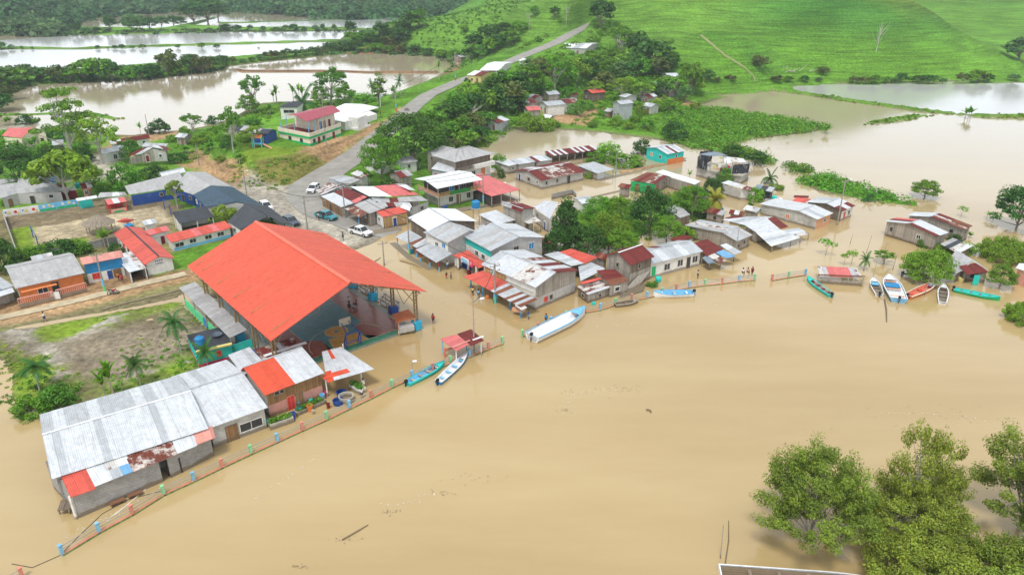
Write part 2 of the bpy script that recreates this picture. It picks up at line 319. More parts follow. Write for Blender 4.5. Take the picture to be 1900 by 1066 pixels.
CA = np.zeros(X.shape + (3,)); gn = fbm(X, Y, 30, 21)[..., None]; gn2 = fbm(X, Y, 6, 31)[..., None]
CA[:] = np.array(GRASS) * (1 + .5 * gn + .35 * gn2)
hl = ss(6, 30, hill)[..., None]; gh = fbm(X * .5, Y, 14, 61)[..., None]; gs = fbm(X, Y, 60, 62)[..., None]; CA = CA * (1 - hl) + (np.array((.072, .215, .030)) * (1 + .8 * gn + .7 * gh) + np.array((.09, .02, .0)) * np.clip(gs * 3, 0, 1)) * hl
d2, _ = polyd(RIDGES[1][0], X, Y); k2 = (1 - ss(60, 110, d2))[..., None]; CA = CA * (1 - k2) + np.array((.12, .25, .03)) * (1 + .6 * gn + .4 * gn2) * k2
far = ss(600, 700, Y)[..., None] * (1 - hl); CA = CA * (1 - far) + np.array(DGR) * far
for h, c, e, poly in PAINT:
    s = sdist(PP(poly, h), X, Y) + e * 1.6 * fbm(X, Y, 5, 40); k = ss(-e / 2, e / 2, s)[..., None]; CA = CA * (1 - k) + np.array(c) * (1 + .45 * gn2) * k
if 0: dd, hh = polyd(w3([(1305, 70, 17), (1340, 98, 12), (1375, 125, 7), (1402, 150, 2)]), X, Y)
ym = fbm(X, Y, 6, 50); yc = np.where((ym + .25 * yz > -.04)[..., None], np.array(GRASS2), np.array((.44, .41, .34))) * (1 + .35 * gn2)
pk = ss(-2, 2, sdist(PP([(100, 640), (180, 618), (330, 575), (410, 640), (330, 660), (220, 715), (130, 700)]), X, Y) + 3 * fbm(X, Y, 5, 77))[..., None]
yc = yc * (1 - pk) + (np.array((.30, .25, .175)) * (1 + .4 * gn2)) * pk
k = ss(-1, 1, SY)[..., None]; CA = CA * (1 - k) + yc * k
shore = (ss(-.02, .12, HZ) * 1.0)[..., None]; CA = np.array(WETM) * (1 - shore) + CA * shore
CA = np.clip(CA, .005, 1)
m = bpy.data.materials.new('ground_cover'); m.use_nodes = True; nt = m.node_tree; L = nt.links.new; bs = nt.nodes['Principled BSDF']; MATS['ground_cover'] = m
at = N(nt, 'ShaderNodeAttribute', attribute_name='col'); geo = N(nt, 'ShaderNodeNewGeometry')
n1 = N(nt, 'ShaderNodeTexNoise', Scale=1.1, Detail=8.0, Roughness=.75); L(geo.outputs['Position'], n1.inputs[0])
r1 = N(nt, 'ShaderNodeMapRange'); r1.inputs[1].default_value = .3; r1.inputs[2].default_value = .7; r1.inputs[3].default_value = .4; r1.inputs[4].default_value = 1.55; L(n1.outputs[0], r1.inputs[0])
cc = N(nt, 'ShaderNodeVectorMath', operation='SCALE'); L(at.outputs['Color'], cc.inputs[0]); L(r1.outputs[0], cc.inputs['Scale']); m4 = N(nt, 'ShaderNodeMapping'); m4.inputs['Scale'].default_value = (.05, .05, 1.5); L(geo.outputs['Position'], m4.inputs[0]); n4 = N(nt, 'ShaderNodeTexNoise', Scale=1.0, Detail=8.0, Roughness=.7); L(m4.outputs[0], n4.inputs[0]); r4 = N(nt, 'ShaderNodeMapRange'); r4.inputs[1].default_value = .35; r4.inputs[2].default_value = .65; r4.inputs[3].default_value = .55; r4.inputs[4].default_value = 1.3; L(n4.outputs[0], r4.inputs[0]); c5 = N(nt, 'ShaderNodeVectorMath', operation='SCALE'); L(cc.outputs[0], c5.inputs[0]); L(r4.outputs[0], c5.inputs['Scale']); L(c5.outputs[0], bs.inputs['Base Color'])
mz = N(nt, 'ShaderNodeMapping'); mz.inputs['Scale'].default_value = (.5, .5, 5.0); L(geo.outputs['Position'], mz.inputs[0]); n2 = N(nt, 'ShaderNodeTexNoise', Scale=.7, Detail=9.0, Roughness=.8); L(mz.outputs[0], n2.inputs[0]); bp = N(nt, 'ShaderNodeBump', Strength=.9, Distance=.4); L(n2.outputs[0], bp.inputs['Height']); L(bp.outputs[0], bs.inputs['Normal'])
bs.inputs['Roughness'].default_value = .95; bs.inputs['Specular IOR Level'].default_value = .1
ny, nx = X.shape; idx = np.arange(nx * ny).reshape(ny, nx)
Fq = np.stack([idx[:-1, :-1], idx[:-1, 1:], idx[1:, 1:], idx[1:, :-1]], -1).reshape(-1, 4)
g = npmesh('ground', np.stack([X, Y, HZ], -1).reshape(-1, 3), Fq, m, smooth=True, colattr=np.concatenate([CA, np.ones(X.shape + (1,))], -1).reshape(-1, 4))
tagit(g, kind='structure')
# ---------------------------------------------------------------- water
# pale humid air over the whole valley
hb = bpy.data.meshes.new('haze'); xs = (-1300, 1300); ys = (-60, 1900); zs = (-3, 130)
hb.from_pydata([(x, y, z) for z in zs for y in ys for x in xs], [], [(0, 2, 3, 1), (4, 5, 7, 6), (0, 1, 5, 4), (1, 3, 7, 5), (3, 2, 6, 7), (2, 0, 4, 6)])
ho = bpy.data.objects.new('haze', hb); COL.objects.link(ho); ho['kind'] = 'stuff'
hm = bpy.data.materials.new('haze'); hm.use_nodes = True; hn = hm.node_tree; hn.nodes.clear(); ou = hn.nodes.new('ShaderNodeOutputMaterial'); pv = hn.nodes.new('ShaderNodeVolumePrincipled')
pv.inputs['Color'].default_value = (.78, .88, .97, 1); pv.inputs['Density'].default_value = HAZE; pv.inputs['Anisotropy'].default_value = .1; hn.links.new(pv.outputs[0], ou.inputs['Volume']); hb.materials.append(hm)
m = bpy.data.materials.new('muddy_water'); m.use_nodes = True; nt = m.node_tree; L = nt.links.new; bs = nt.nodes['Principled BSDF']; MATS['water'] = m
geo = N(nt, 'ShaderNodeNewGeometry')
n1 = N(nt, 'ShaderNodeTexNoise', Scale=.018, Detail=6.0, Roughness=.6); mp = N(nt, 'ShaderNodeMapping'); mp.inputs['Scale'].default_value = (.55, 2.4, 1); mp.inputs['Rotation'].default_value = (0, 0, radians(-36)); L(geo.outputs['Position'], mp.inputs[0]); L(mp.outputs[0], n1.inputs[0])
rp = N(nt, 'ShaderNodeValToRGB'); rp.color_ramp.elements[0].position = .38; rp.color_ramp.elements[1].position = .62
rp.color_ramp.elements[0].color = (.395, .280, .125, 1); rp.color_ramp.elements[1].color = (.470, .350, .172, 1); L(n1.outputs[0], rp.inputs[0])
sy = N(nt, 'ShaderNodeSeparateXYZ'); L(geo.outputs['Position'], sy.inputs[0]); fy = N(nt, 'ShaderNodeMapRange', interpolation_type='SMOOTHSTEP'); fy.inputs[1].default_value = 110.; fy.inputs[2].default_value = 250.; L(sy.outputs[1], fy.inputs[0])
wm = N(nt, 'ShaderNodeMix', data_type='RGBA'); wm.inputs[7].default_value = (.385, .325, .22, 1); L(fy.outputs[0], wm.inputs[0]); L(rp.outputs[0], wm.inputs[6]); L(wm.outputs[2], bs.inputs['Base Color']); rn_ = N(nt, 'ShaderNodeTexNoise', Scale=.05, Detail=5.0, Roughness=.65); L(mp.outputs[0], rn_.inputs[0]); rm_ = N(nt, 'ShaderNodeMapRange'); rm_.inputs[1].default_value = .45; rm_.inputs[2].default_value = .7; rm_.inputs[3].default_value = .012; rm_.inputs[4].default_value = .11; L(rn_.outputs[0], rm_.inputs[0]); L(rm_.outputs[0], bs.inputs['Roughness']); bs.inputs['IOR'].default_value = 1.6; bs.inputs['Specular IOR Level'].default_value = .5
n2 = N(nt, 'ShaderNodeTexNoise', Scale=1.3, Detail=5.0, Roughness=.6); L(mp.outputs[0], n2.inputs[0])
n3 = N(nt, 'ShaderNodeTexNoise', Scale=.12, Detail=3.0); L(mp.outputs[0], n3.inputs[0]); ml = N(nt, 'ShaderNodeMath', operation='MULTIPLY'); L(n2.outputs[0], ml.inputs[0]); L(n3.outputs[0], ml.inputs[1])
bp = N(nt, 'ShaderNodeBump', Strength=.38, Distance=.05); L(ml.outputs[0], bp.inputs['Height']); L(bp.outputs[0], bs.inputs['Normal'])
mb = MB(); mb.quad([(-1500, -150, 0), (1500, -150, 0), (1500, 2600, 0), (-1500, 2600, 0)]); wt = mb.build('flood_water', MATS['water']); tagit(wt, kind='structure')
# sky and hills beyond the ground sheet
# ---------------------------------------------------------------- roads
def drape(name, pts, width, m, dz=.05, step=1.2, across=4, kind='structure'):
    pts = [np.array(p[:2]) for p in pts]; C = []
    for a, b in zip(pts[:-1], pts[1:]):
        n = max(1, int(np.linalg.norm(b - a) / step)); C += [a + (b - a) * i / n for i in range(n)]
    C.append(pts[-1]); C = np.array(C); T = np.gradient(C, axis=0); T /= np.linalg.norm(T, axis=1)[:, None] + 1e-9; Nn = np.stack([-T[:, 1], T[:, 0]], 1)
    W = width if np.isscalar(width) else np.interp(np.linspace(0, 1, len(C)), np.linspace(0, 1, len(width)), width)
    V = []; 
    for k in range(across + 1):
        o = (k / across - .5); q = C + Nn * (np.array(W) * o)[..., None] if not np.isscalar(W) else C + Nn * W * o
        V.append(np.stack([q[:, 0], q[:, 1], hz(q[:, 0], q[:, 1]) + dz], 1))
    V = np.array(V); na, nc = V.shape[:2]; ix = np.arange(na * nc).reshape(na, nc)
    o = npmesh(name, V.reshape(-1, 3), np.stack([ix[:-1, 1:], ix[1:, 1:], ix[1:, :-1], ix[:-1, :-1]][::-1], -1).reshape(-1, 4)[:, ::-1], m, smooth=True); tagit(o, kind=kind); return o
ASPH = mat('worn_asphalt', (.30, .285, .255), .9, var=.14, vs=.35, bump=.01)
drape('road', ROAD, [9, 7.5, 6, 5.6, 5.6, 6, 6, 5.6, 5, 5, 5, 5, 4.6, 4.4, 4.2, 4.2], ASPH, .12)
drape('road', [P(*p)[:2] for p in ((585, 340), (590, 362), (625, 392), (680, 418), (738, 431))], [10, 15, 15, 11, 8], ASPH, .10, 1.2, 8)
# ---------------------------------------------------------------- sheet roofs, walls and houses
RM = {}
def rmat(ch):
    if ch in RM: return RM[ch]
    T = {'W': ('zinc_bright', (.63, .66, .69), .4, .1, dict(sa=.45, tv=.10, seam=.42, st0=.5)), 'G': ('zinc_grey', (.48, .51, .535), .45, .15, dict(sa=.5, tv=.14, seam=.4, st0=.5)),
         'O': ('zinc_weathered', (.42, .42, .42), .6, .1, dict(sa=.6, tv=.3, st0=.5)), 'F': ('fibre_cement', (.42, .42, .42), .85, 0, dict(sa=.5, st0=.5, tv=.16, seam=.25)),
         'R': ('rusted_red_sheet', (.155, .022, .017), .75, 0, dict(sa=.3, tv=.3, stain=(.07, .02, .015))), 'B': ('rusted_brown_sheet', (.20, .075, .04), .85, 0, dict(sa=.6, tv=.5, stain=(.30, .2, .13))),
         'M': ('zinc_with_rust', (.62, .60, .57), .55, .1, dict(rust=.5, sa=.5)), 'N': ('rust_with_zinc', (.55, .50, .46), .6, .05, dict(rust=.78, tv=.4)),
         'P': ('faded_pink_sheet', (.62, .155, .15), .6, 0, dict(sa=.25, tv=.2, stain=(.75, .4, .36))), 'Q': ('red_painted_sheet', (.60, .095, .065), .55, 0, dict(sa=.35, tv=.25, stain=(.42, .16, .09))),
         'T': ('orange_red_sheet', (.66, .085, .038), .5, 0, dict(sa=.4, tv=.13, seam=.3, stain=(.74, .19, .12), ln=5., st0=.5, st1=.85)), 'K': ('black_sheet', (.045, .05, .06), .6, 0, dict(sa=.3, tv=.3, stain=(.12, .12, .13))),
         'U': ('blue_black_sheet', (.02, .06, .10), .45, 0, dict(sa=.5, tv=.4, stain=(.05, .13, .19))), 'A': ('blue_sheet', (.16, .36, .60), .5, 0, {}), 'D': ('slate_blue_sheet', (.2, .26, .31), .5, .1, {}),
         'V': ('maroon_sheet', (.36, .05, .075), .5, 0, dict(tv=.06, seam=.15)), 'S': ('salmon_stained_sheet', (.60, .27, .22), .8, 0, dict(sa=.6, tv=.3, stain=(.35, .22, .2))), 'C': ('pale_tarp', (.66, .68, .68), .7, 0, {}),
         'Z': ('zinc_white_paint', (.78, .80, .82), .45, 0, dict(sa=.2, tv=.05, seam=.25))}[ch]
    RM[ch] = mat(T[0], T[1], T[2], T[3], kind='sheet', **T[4]); return RM[ch]
WM = dict(block=lambda: mat('grey_block', (.40, .39, .37), .9, kind='block', bump=0), wblock=lambda: mat('pale_block', (.60, .59, .55), .9, kind='block'), brick=lambda: mat('patterned_brick_tile', (.50, .24, .19), .8, kind='brick', bw=.22, bh=.14, mo=.03, mk=1.3),
          ston=lambda: mat('stone_cladding', (.36, .26, .18), .9, kind='brick', bw=.3, bh=.2, mo=.03),
          wood=lambda: mat('weathered_plank', (.36, .32, .27), .9, kind='plank', sa=.5), dwood=lambda: mat('dark_plank', (.20, .155, .115), .9, kind='plank'), bamb=lambda: mat('brown_bamboo_plank', (.30, .17, .075), .85, kind='plank', wd=.14), ywood=lambda: mat('yellow_plank', (.48, .31, .13), .8, kind='plank', wd=.18),
          white=lambda: mat('white_plaster', (.74, .73, .69), .85, kind='plain', dirt=.35), gwh=lambda: mat('grey_plaster', (.46, .45, .43), .9, kind='plain'), blue=lambda: mat('blue_paint', (.02, .22, .47), .6, kind='plain', dirt=.1), dblue=lambda: mat('deep_blue_paint', (.02, .07, .28), .6, kind='plain', dirt=.2),
          teal=lambda: mat('turquoise_paint', (.025, .56, .50), .6, kind='plain', dirt=.1), green=lambda: mat('green_paint', (.02, .42, .13), .6, kind='plain', dirt=.15), lgreen=lambda: mat('mint_paint', (.10, .62, .28), .6, kind='plain', dirt=.15), cream=lambda: mat('cream_paint', (.76, .68, .53), .8, kind='plain', dirt=.2), yellow=lambda: mat('yellow_paint', (.68, .58, .22), .8, kind='plain', dirt=.15),
          orange=lambda: mat('orange_paint', (.66, .20, .055), .7, kind='plain', dirt=.15), pink=lambda: mat('pink_paint', (.72, .34, .27), .8, kind='plain', dirt=.15), hotpink=lambda: mat('magenta_paint', (.68, .04, .16), .6, kind='plain', dirt=.1), peach=lambda: mat('peach_paint', (.68, .36, .21), .8, kind='plain', dirt=.25), salmon=lambda: mat('salmon_paint', (.66, .18, .11), .7, kind='plain', dirt=.3),
          dark=lambda: mat('shade_and_dark_cloth', (.06, .05, .045), .9, kind='plain', dirt=.2), sheetw=lambda: rmat('G'), conc=lambda: mat('concrete', (.43, .40, .34), .9, kind='plain'), red=lambda: mat('red_paint', (.58, .04, .035), .6, kind='plain', dirt=.1), sky=lambda: mat('sky_blue_paint', (.16, .47, .74), .6, kind='plain', dirt=.15),  # 'dark' puts the shade of unlit interiors into the colour; also black clothes
          mint=lambda: mat('leaf_green_paint', (.16, .62, .22), .6, kind='plain', dirt=.15), tarp=lambda: mat('black_tarpaulin', (.035, .04, .05), .45, kind=None, bump=.15, bs=2.5), gtarp=lambda: mat('grey_green_tarpaulin', (.10, .17, .18), .5, bump=.1, bs=2), wire=lambda: mat('steel_pipe', (.38, .37, .35), .5, .4),
          cable=lambda: mat('black_cable', (.02, .02, .02), .7), glass=lambda: mat('dark_window_glass', (.035, .04, .045), .2, spec=.5), maroon=lambda: mat('maroon_paint', (.20, .02, .025), .6), pole=lambda: mat('concrete_pole', (.30, .28, .25), .9), tyre=lambda: mat('black_rubber', (.02, .02, .02), .8), grass=lambda: mat('green_matting', (.03, .2, .04), .95, bump=.05, bs=20),
          thatch=lambda: mat('dry_thatch', (.30, .25, .19), .95, kind='plank', wd=.12, tv=.5), bark=lambda: mat('bark', (.25, .21, .17), .95, bump=.03), pbark=lambda: mat('pale_bark', (.46, .43, .37), .95, bump=.03), mud=lambda: mat('wet_mud', (.2, .15, .09), .7), vwhite=lambda: mat('white_gloss', (.80, .81, .82), .3, spec=.5), vteal=lambda: mat('teal_gloss', (.03, .25, .30), .3, spec=.5), vgrey=lambda: mat('grey_gloss', (.10, .13, .17), .3, .3), chrome=lambda: mat('bright_metal', (.6, .6, .6), .3, .8),
          skin=lambda: mat('brown_skin', (.20, .10, .06), .6), hair=lambda: mat('black_hair', (.015, .012, .01), .7))
def W(n): return WM[n]() if n in WM else rmat(n)
def slope(mb, mats, p00, p10, p11, p01, pat, th=.07, rib=True):
    """one roof slope laid in strips from the eave p00-p10 up to p01-p11; pat rows run from eave to ridge"""
    p00, p10, p11, p01 = (np.array(p, float) for p in (p00, p10, p11, p01)); rows = pat.split('/'); nr = len(rows)
    Lh = np.linalg.norm(p10 - p00); Sv = (np.linalg.norm(p01 - p00) + np.linalg.norm(p11 - p10)) / 2
    nn = np.cross(p10 - p00, p01 - p00); nn = nn / (np.linalg.norm(nn) + 1e-9); nn = nn if nn[2] > 0 else -nn
    flip = np.cross(p10 - p00, p01 - p00)[2] < 0
    def pt(a, b): return (p00 * (1 - a) + p10 * a) * (1 - b) + (p01 * (1 - a) + p11 * a) * b
    def q(pts, mi, uv):
        if flip: pts = pts[::-1]; uv = uv[::-1]
        mb.quad(pts, mi, uv)
    for r, row in enumerate(rows):
        n = len(row)
        for i, ch in enumerate(row):
            if ch == '.': continue
            m = rmat(ch)
            if m not in mats: mats.append(m)
            mi = mats.index(m); a0, a1, b0, b1 = i / n, (i + 1) / n, r / nr, (r + 1) / nr; lift = nn * ((i * 7 + r * 5) % 4 * .006 if len(set(pat)) > 1 else 0)
            uv = [(a0 * Lh, b0 * Sv), (a1 * Lh, b0 * Sv), (a1 * Lh, b1 * Sv), (a0 * Lh, b1 * Sv)]; t = [pt(a0, b0), pt(a1, b0), pt(a1, b1), pt(a0, b1)]; t = [x + lift for x in t]; b = [x - nn * th for x in t]
            q(t, mi, uv); q(b[::-1], mi, uv[::-1])
            for j in range(4):
                k = (j + 1) % 4
                if (j == 0 and r > 0) or (j == 2 and r < nr - 1): continue
                q([b[j], b[k], t[k], t[j]], mi, [(0, 0), (.3, 0), (.3, .05), (0, .05)])
FR = {'w': ('window', 'white', 'glass'), 'd': ('door', 'dwood', 'bamb'), 'db': ('door', 'white', 'dblue'), 'dg': ('door', 'white', 'green'), 'dm': ('door', 'white', 'maroon'), 'o': ('doorway', 'dwood', 'glass'), 'wb': ('window', 'wood', 'glass'), 'wr': ('window', 'salmon', 'red'), 'wo': ('window', 'white', 'orange'), 'wbl': ('window', 'white', 'blue'), 'wg': ('window', 'white', 'green')}
def autowin(root, c0, c1, zlo, ztop, seed):
    d = np.array(c1, float) - np.array(c0, float); d[2] = 0; l = np.linalg.norm(d); e = d / (l + 1e-9); out = np.array((e[1], -e[0], 0)); m0 = np.array((c0[0] + c1[0], c0[1] + c1[1])) / 2
    if out[:2] @ (-m0) < 0: out = -out
    if out[:2] @ (-m0) < .15 * np.linalg.norm(m0): return
    n = int(l / 2.9); rr_ = random.Random(int(abs(m0[0] * 13 + m0[1] * 7 + l * 5))); H_ = ztop - zlo
    if H_ < 1.3: return
    for i in range(n):
        if rr_.random() < .25: continue
        dr_ = rr_.random() < .3 and H_ > 2.0; w_, h_ = (.85, min(1.9, H_ - .3)) if dr_ else (rr_.uniform(.6, 1.0), min(.8, H_ * .4)); z = zlo + h_ / 2 if dr_ else ztop - .45 - h_ / 2 - .1
        p = np.array((c0[0], c0[1], 0)) + d * (i + .5 + rr_.uniform(-.12, .12)) / n; p[2] = z; nm, fm, pmn = FR[rr_.choice(('d', 'dm', 'o', 'db') if dr_ else ('wb', 'wb', 'w', 'wr', 'wb'))]; fb = MB()
        for dx, dz, lx, lz in ((0, h_ / 2, w_ + .1, .09), (0, -h_ / 2, w_ + .1, .09), (-w_ / 2, 0, .09, h_), (w_ / 2, 0, .09, h_)): fb.box(p + e * dx + (0, 0, dz) + out * .06, (lx, .14, lz), 0, u=e)
        fo = fb.build(nm, W(fm), root); pb = MB(); pb.box(p + out * .012, (w_, .05, h_), 0, u=e); pb.build('pane' if nm == 'window' else 'door_leaf' if nm == 'door' else 'opening_shade_panel', W(pmn), fo)  # open doorways are filled with a dark panel in place of inner shade
def house(label, A, B, C, he, kind='gl', rp='W', wl='block', rh=.9, z0=None, zb=0., ap=.5, hb=None, ov=.35, win=(), posts=0, name='house', cat='house', group=None, band=None, cap=None, inner=True, floor=None):
    if zb == 'g': zb = float(G((A[0] + B[0]) / 2, (A[1] + B[1]) / 2 + he * 6)[2])
    he += zb; hb = he if hb is None else hb + zb
    a, b = P(*A, he), P(*B, he); u = (b - a); u[2] = 0; Ln = np.linalg.norm(u); u /= Ln; n = np.array((-u[1], u[0], 0))
    if np.isscalar(C): D = C
    else: D = float((P(*C, hb) - b) @ n)
    if D < 0: n = -n; D = -D
    def w3_(s, d, z): return np.array((a[0] + u[0] * s + n[0] * d, a[1] + u[1] * s + n[1] * d, z))
    cen = w3_(Ln / 2, D / 2, 0)
    if z0 is None: z0 = min(float(hz(*w3_(s, d, 0)[:2])) for s in (0, Ln) for d in (0, D)) - .1; z0 = max(z0, -.9)
    root = empty(name, (cen[0], cen[1], z0), label, cat, group)
    rps = rp if isinstance(rp, (list, tuple)) else (rp, rp); mb = MB(); mats = []
    rz_ = he + rh
    if kind == 'gl':
        f = ap * D; zr = lambda s, d: he + (rz_ - he) * d / f if d <= f else rz_ + (hb - rz_) * (d - f) / (D - f)
        slope(mb, mats, w3_(0, 0, he), w3_(Ln, 0, he), w3_(Ln, f, rz_), w3_(0, f, rz_), rps[0]); slope(mb, mats, w3_(0, D, hb), w3_(Ln, D, hb), w3_(Ln, f, rz_), w3_(0, f, rz_), rps[1]); rg = (w3_(0, f, rz_), w3_(Ln, f, rz_))
    elif kind == 'gc':
        f = ap * Ln; zr = lambda s, d: he + (rz_ - he) * s / f if s <= f else rz_ + (he - rz_) * (s - f) / (Ln - f)
        slope(mb, mats, w3_(0, 0, he), w3_(0, D, he), w3_(f, D, rz_), w3_(f, 0, rz_), rps[0]); slope(mb, mats, w3_(Ln, 0, he), w3_(Ln, D, he), w3_(f, D, rz_), w3_(f, 0, rz_), rps[1]); rg = (w3_(f, 0, rz_), w3_(f, D, rz_))
    elif kind == 'sh':
        zr = lambda s, d: he + (hb - he) * d / D
        slope(mb, mats, w3_(0, 0, he), w3_(Ln, 0, he), w3_(Ln, D, hb), w3_(0, D, hb), rps[0]); rg = None
    elif kind == 'hip':
        k = min(Ln, D) * .5; r0, r1 = (w3_(k, D / 2, rz_), w3_(Ln - k, D / 2, rz_)) if Ln >= D else (w3_(Ln / 2, k, rz_), w3_(Ln / 2, D - k, rz_))
        zr = lambda s, d: he + .001
        c4 = [w3_(0, 0, he), w3_(Ln, 0, he), w3_(Ln, D, he), w3_(0, D, he)]; rr = [(r0, r1), (r1, r1), (r1, r0), (r0, r0)] if Ln >= D else [(r0, r0), (r0, r1), (r1, r1), (r1, r0)]
        for i in range(4): slope(mb, mats, c4[i], c4[(i + 1) % 4], rr[i][1], rr[i][0], rps[i % len(rps)])
        rg = (r0, r1)
    roof = mb.build('roof', mats, root)
    if rg is not None and cap is not False:
        cm = MB(); d = rg[1] - rg[0]; l = np.linalg.norm(d); sd_ = np.cross(d / (l + 1e-9), (0, 0, 1)); e = np.array((0, 0, .05))
        cm.quad([rg[0] - sd_ * .16, rg[1] - sd_ * .16, rg[1] + e, rg[0] + e]); cm.quad([rg[0] + e, rg[1] + e, rg[1] + sd_ * .16, rg[0] + sd_ * .16])
        for i in range(len(cm.v)): cm.v[i] = (cm.v[i][0], cm.v[i][1], cm.v[i][2] + .035)
        cm.build('ridge_cap', W(cap or 'G'), roof)
    ws = wl if isinstance(wl, dict) else dict.fromkeys('frbl', wl); o = ov
    cn = {'f': ((o, o), (Ln - o, o)), 'r': ((Ln - o, o), (Ln - o, D - o)), 'b': ((Ln - o, D - o), (o, D - o)), 'l': ((o, D - o), (o, o))}
    wb = MB(); wm = []
    for sd_, (c0, c1) in cn.items():
        mt = ws.get(sd_)
        if mt is None: continue
        parts = mt if isinstance(mt, tuple) else (mt,)      # (lower, split height, upper)
        z_lo = z0
        Lw = math.hypot(c1[0] - c0[0], c1[1] - c0[1])
        top = [(c1, Lw)]
        if (kind == 'gl' and sd_ in 'rl') or (kind == 'gc' and sd_ in 'fb'):
            am = (c0[0], f) if kind == 'gl' else (f, c0[1]); top.append((am, math.hypot(am[0] - c0[0], am[1] - c0[1])))
        top.append((c0, 0.))
        if len(parts) == 3:
            zs = parts[1] + zb; m = W(parts[0]); 
            if m not in wm: wm.append(m)
            wb.quad([w3_(*c0, z_lo), w3_(*c1, z_lo), w3_(*c1, zs), w3_(*c0, zs)], wm.index(m), [(0, z_lo), (Lw, z_lo), (Lw, zs), (0, zs)]); z_lo = zs
        m = W(parts[-1]); 
        if m not in wm: wm.append(m)
        pl = [w3_(*c0, z_lo), w3_(*c1, z_lo)] + [w3_(*c, zr(*c) - .075) for c, _ in top]
        wb.quad(pl, wm.index(m), [(0, z_lo), (Lw, z_lo)] + [(l, zr(*c)) for c, l in top])
    if wm: wb.build('wall', wm, root)
    for wdw in win:
        sd_, t, zc, ww, wh, kd = wdw; c0, c1 = cn[sd_]; c0 = np.array(w3_(*c0, 0)); c1 = np.array(w3_(*c1, 0)); e = (c1 - c0) / np.linalg.norm(c1 - c0); out = np.cross(e, (0, 0, 1))
        c = c0 + (c1 - c0) * t; c[2] = zc + zb; nm, fm, pm = FR[kd]
        fb = MB(); th_ = .07
        for dx, dz, lx, lz in ((0, wh / 2, ww + th_, th_), (0, -wh / 2, ww + th_, th_), (-ww / 2, 0, th_, wh), (ww / 2, 0, th_, wh)) + (((0, 0, .05, wh),) if kd[0] == 'w' and ww > .7 else ()):
            fb.box(c + e * dx + np.array((0, 0, dz)) + out * .03, (lx, .09, lz), 0, u=e)
        fo = fb.build(nm, W(fm), root); pb = MB(); pb.box(c + out * .01, (ww, .05, wh), 0, u=e); pb.build('pane' if kd[0] == 'w' else 'door_leaf' if kd[0] == 'd' else 'opening_shade_panel', W(pm), fo)  # an open doorway's inner darkness is a dark panel, not a real hole
    if not win and wm and len(wm) and name not in ('shed', 'carport', 'kiosk'):
        for sd_, zz in (('f', 1.5), ('r', 1.5), ('l', 1.5)):
            if ws.get(sd_) is None or ws.get(sd_) == 'dark': continue
            c0, c1 = cn[sd_]; c0 = w3_(*c0, 0); c1 = w3_(*c1, 0); autowin(root, c0, c1, max(z0, 0), he, 1)
    if posts:
        for sd_ in 'fb':
            for i in range(posts):
                s = .2 + (Ln - .4) * i / max(1, posts - 1); d = .2 if sd_ == 'f' else D - .2; p = MB(); p.box(w3_(s, d, (z0 + zr(s, d) - .08) / 2), (.14, .14, zr(s, d) - .08 - z0), u=u); p.build('post', W('wood' if band is None else band), root)
    if floor: p = MB(); p.box(w3_(Ln / 2, D / 2, floor - .1), (Ln - 2 * o, D - 2 * o, .2), u=u); p.build('floor_slab', W('conc'), root)
    root['_w'] = [float(x) for x in (*a, *u, *n, Ln, D, z0, he)]
    return root
def panel(root, q, pat, name='awning', th=.05):
    mb = MB(); mats = []; slope(mb, mats, *[P(*p) for p in q], pat, th); return mb.build(name, mats, root)
def posts(root, L_, m='wood', w_=.14, name='post', low=None, zl=.9):
    for u, v, zt in L_:
        p = P(u, v, 0); zg = min(-.1, float(hz(p[0], p[1]))) if zt < 9 else 0; b = MB(); b.box((p[0], p[1], (zg + zt) / 2), (w_, w_, zt - zg)); mm = [W(m)]
        if low: b.box((p[0], p[1], (zg + zl) / 2), (w_ + .03, w_ + .03, zl - zg), 1); mm.append(W(low))
        b.build(name, mm, root)
def boxpx(name, u, v, d, m, label=None, cat=None, parent=None, rz=0., z=0., group=None):
    p = P(u, v, z); b = MB(); b.box((p[0], p[1], z + d[2] / 2), d, rz=rz); 
    if parent is not None: return b.build(name, W(m), parent)
    return tagit(b.build(name, W(m)), label, cat, group)
def freehouse(label, quads, walls, name='house', cat='house', group=None, z0=None):
    c = np.mean([P(*p) for q, _ in quads for p in q], axis=0); r = empty(name, (c[0], c[1], 0), label, cat, group)
    mb = MB(); mats = []
    for q, pat in quads: slope(mb, mats, *[P(*p) for p in q], pat)
    mb.build('roof', mats, r); wb = MB(); wm = []
    for (a, b, zt, m) in walls:
        zt = zt if isinstance(zt, tuple) else (zt, zt); A_, B_ = P(*a, zt[0]), P(*b, zt[1]); m = W(m)
        if m not in wm: wm.append(m)
        l = np.linalg.norm((B_ - A_)[:2]); zz = z0 if z0 is not None else -.7
        wb.quad([(A_[0], A_[1], zz), (B_[0], B_[1], zz), B_ - (0, 0, .1), A_ - (0, 0, .1)], wm.index(m), [(0, zz), (l, zz), (l, zt[1]), (0, zt[0])])
    if wm: wb.build('wall', wm, r)
    for (a, b, zt, m) in walls:
        zt = zt if isinstance(zt, tuple) else (zt, zt); A_, B_ = P(*a, zt[0]), P(*b, zt[1])
        if m not in ('dark', 'maroon', 'teal'): autowin(r, A_, B_, max(0, z0 if z0 is not None else 0), min(zt), 1)
    return r
freehouse_ = freehouse
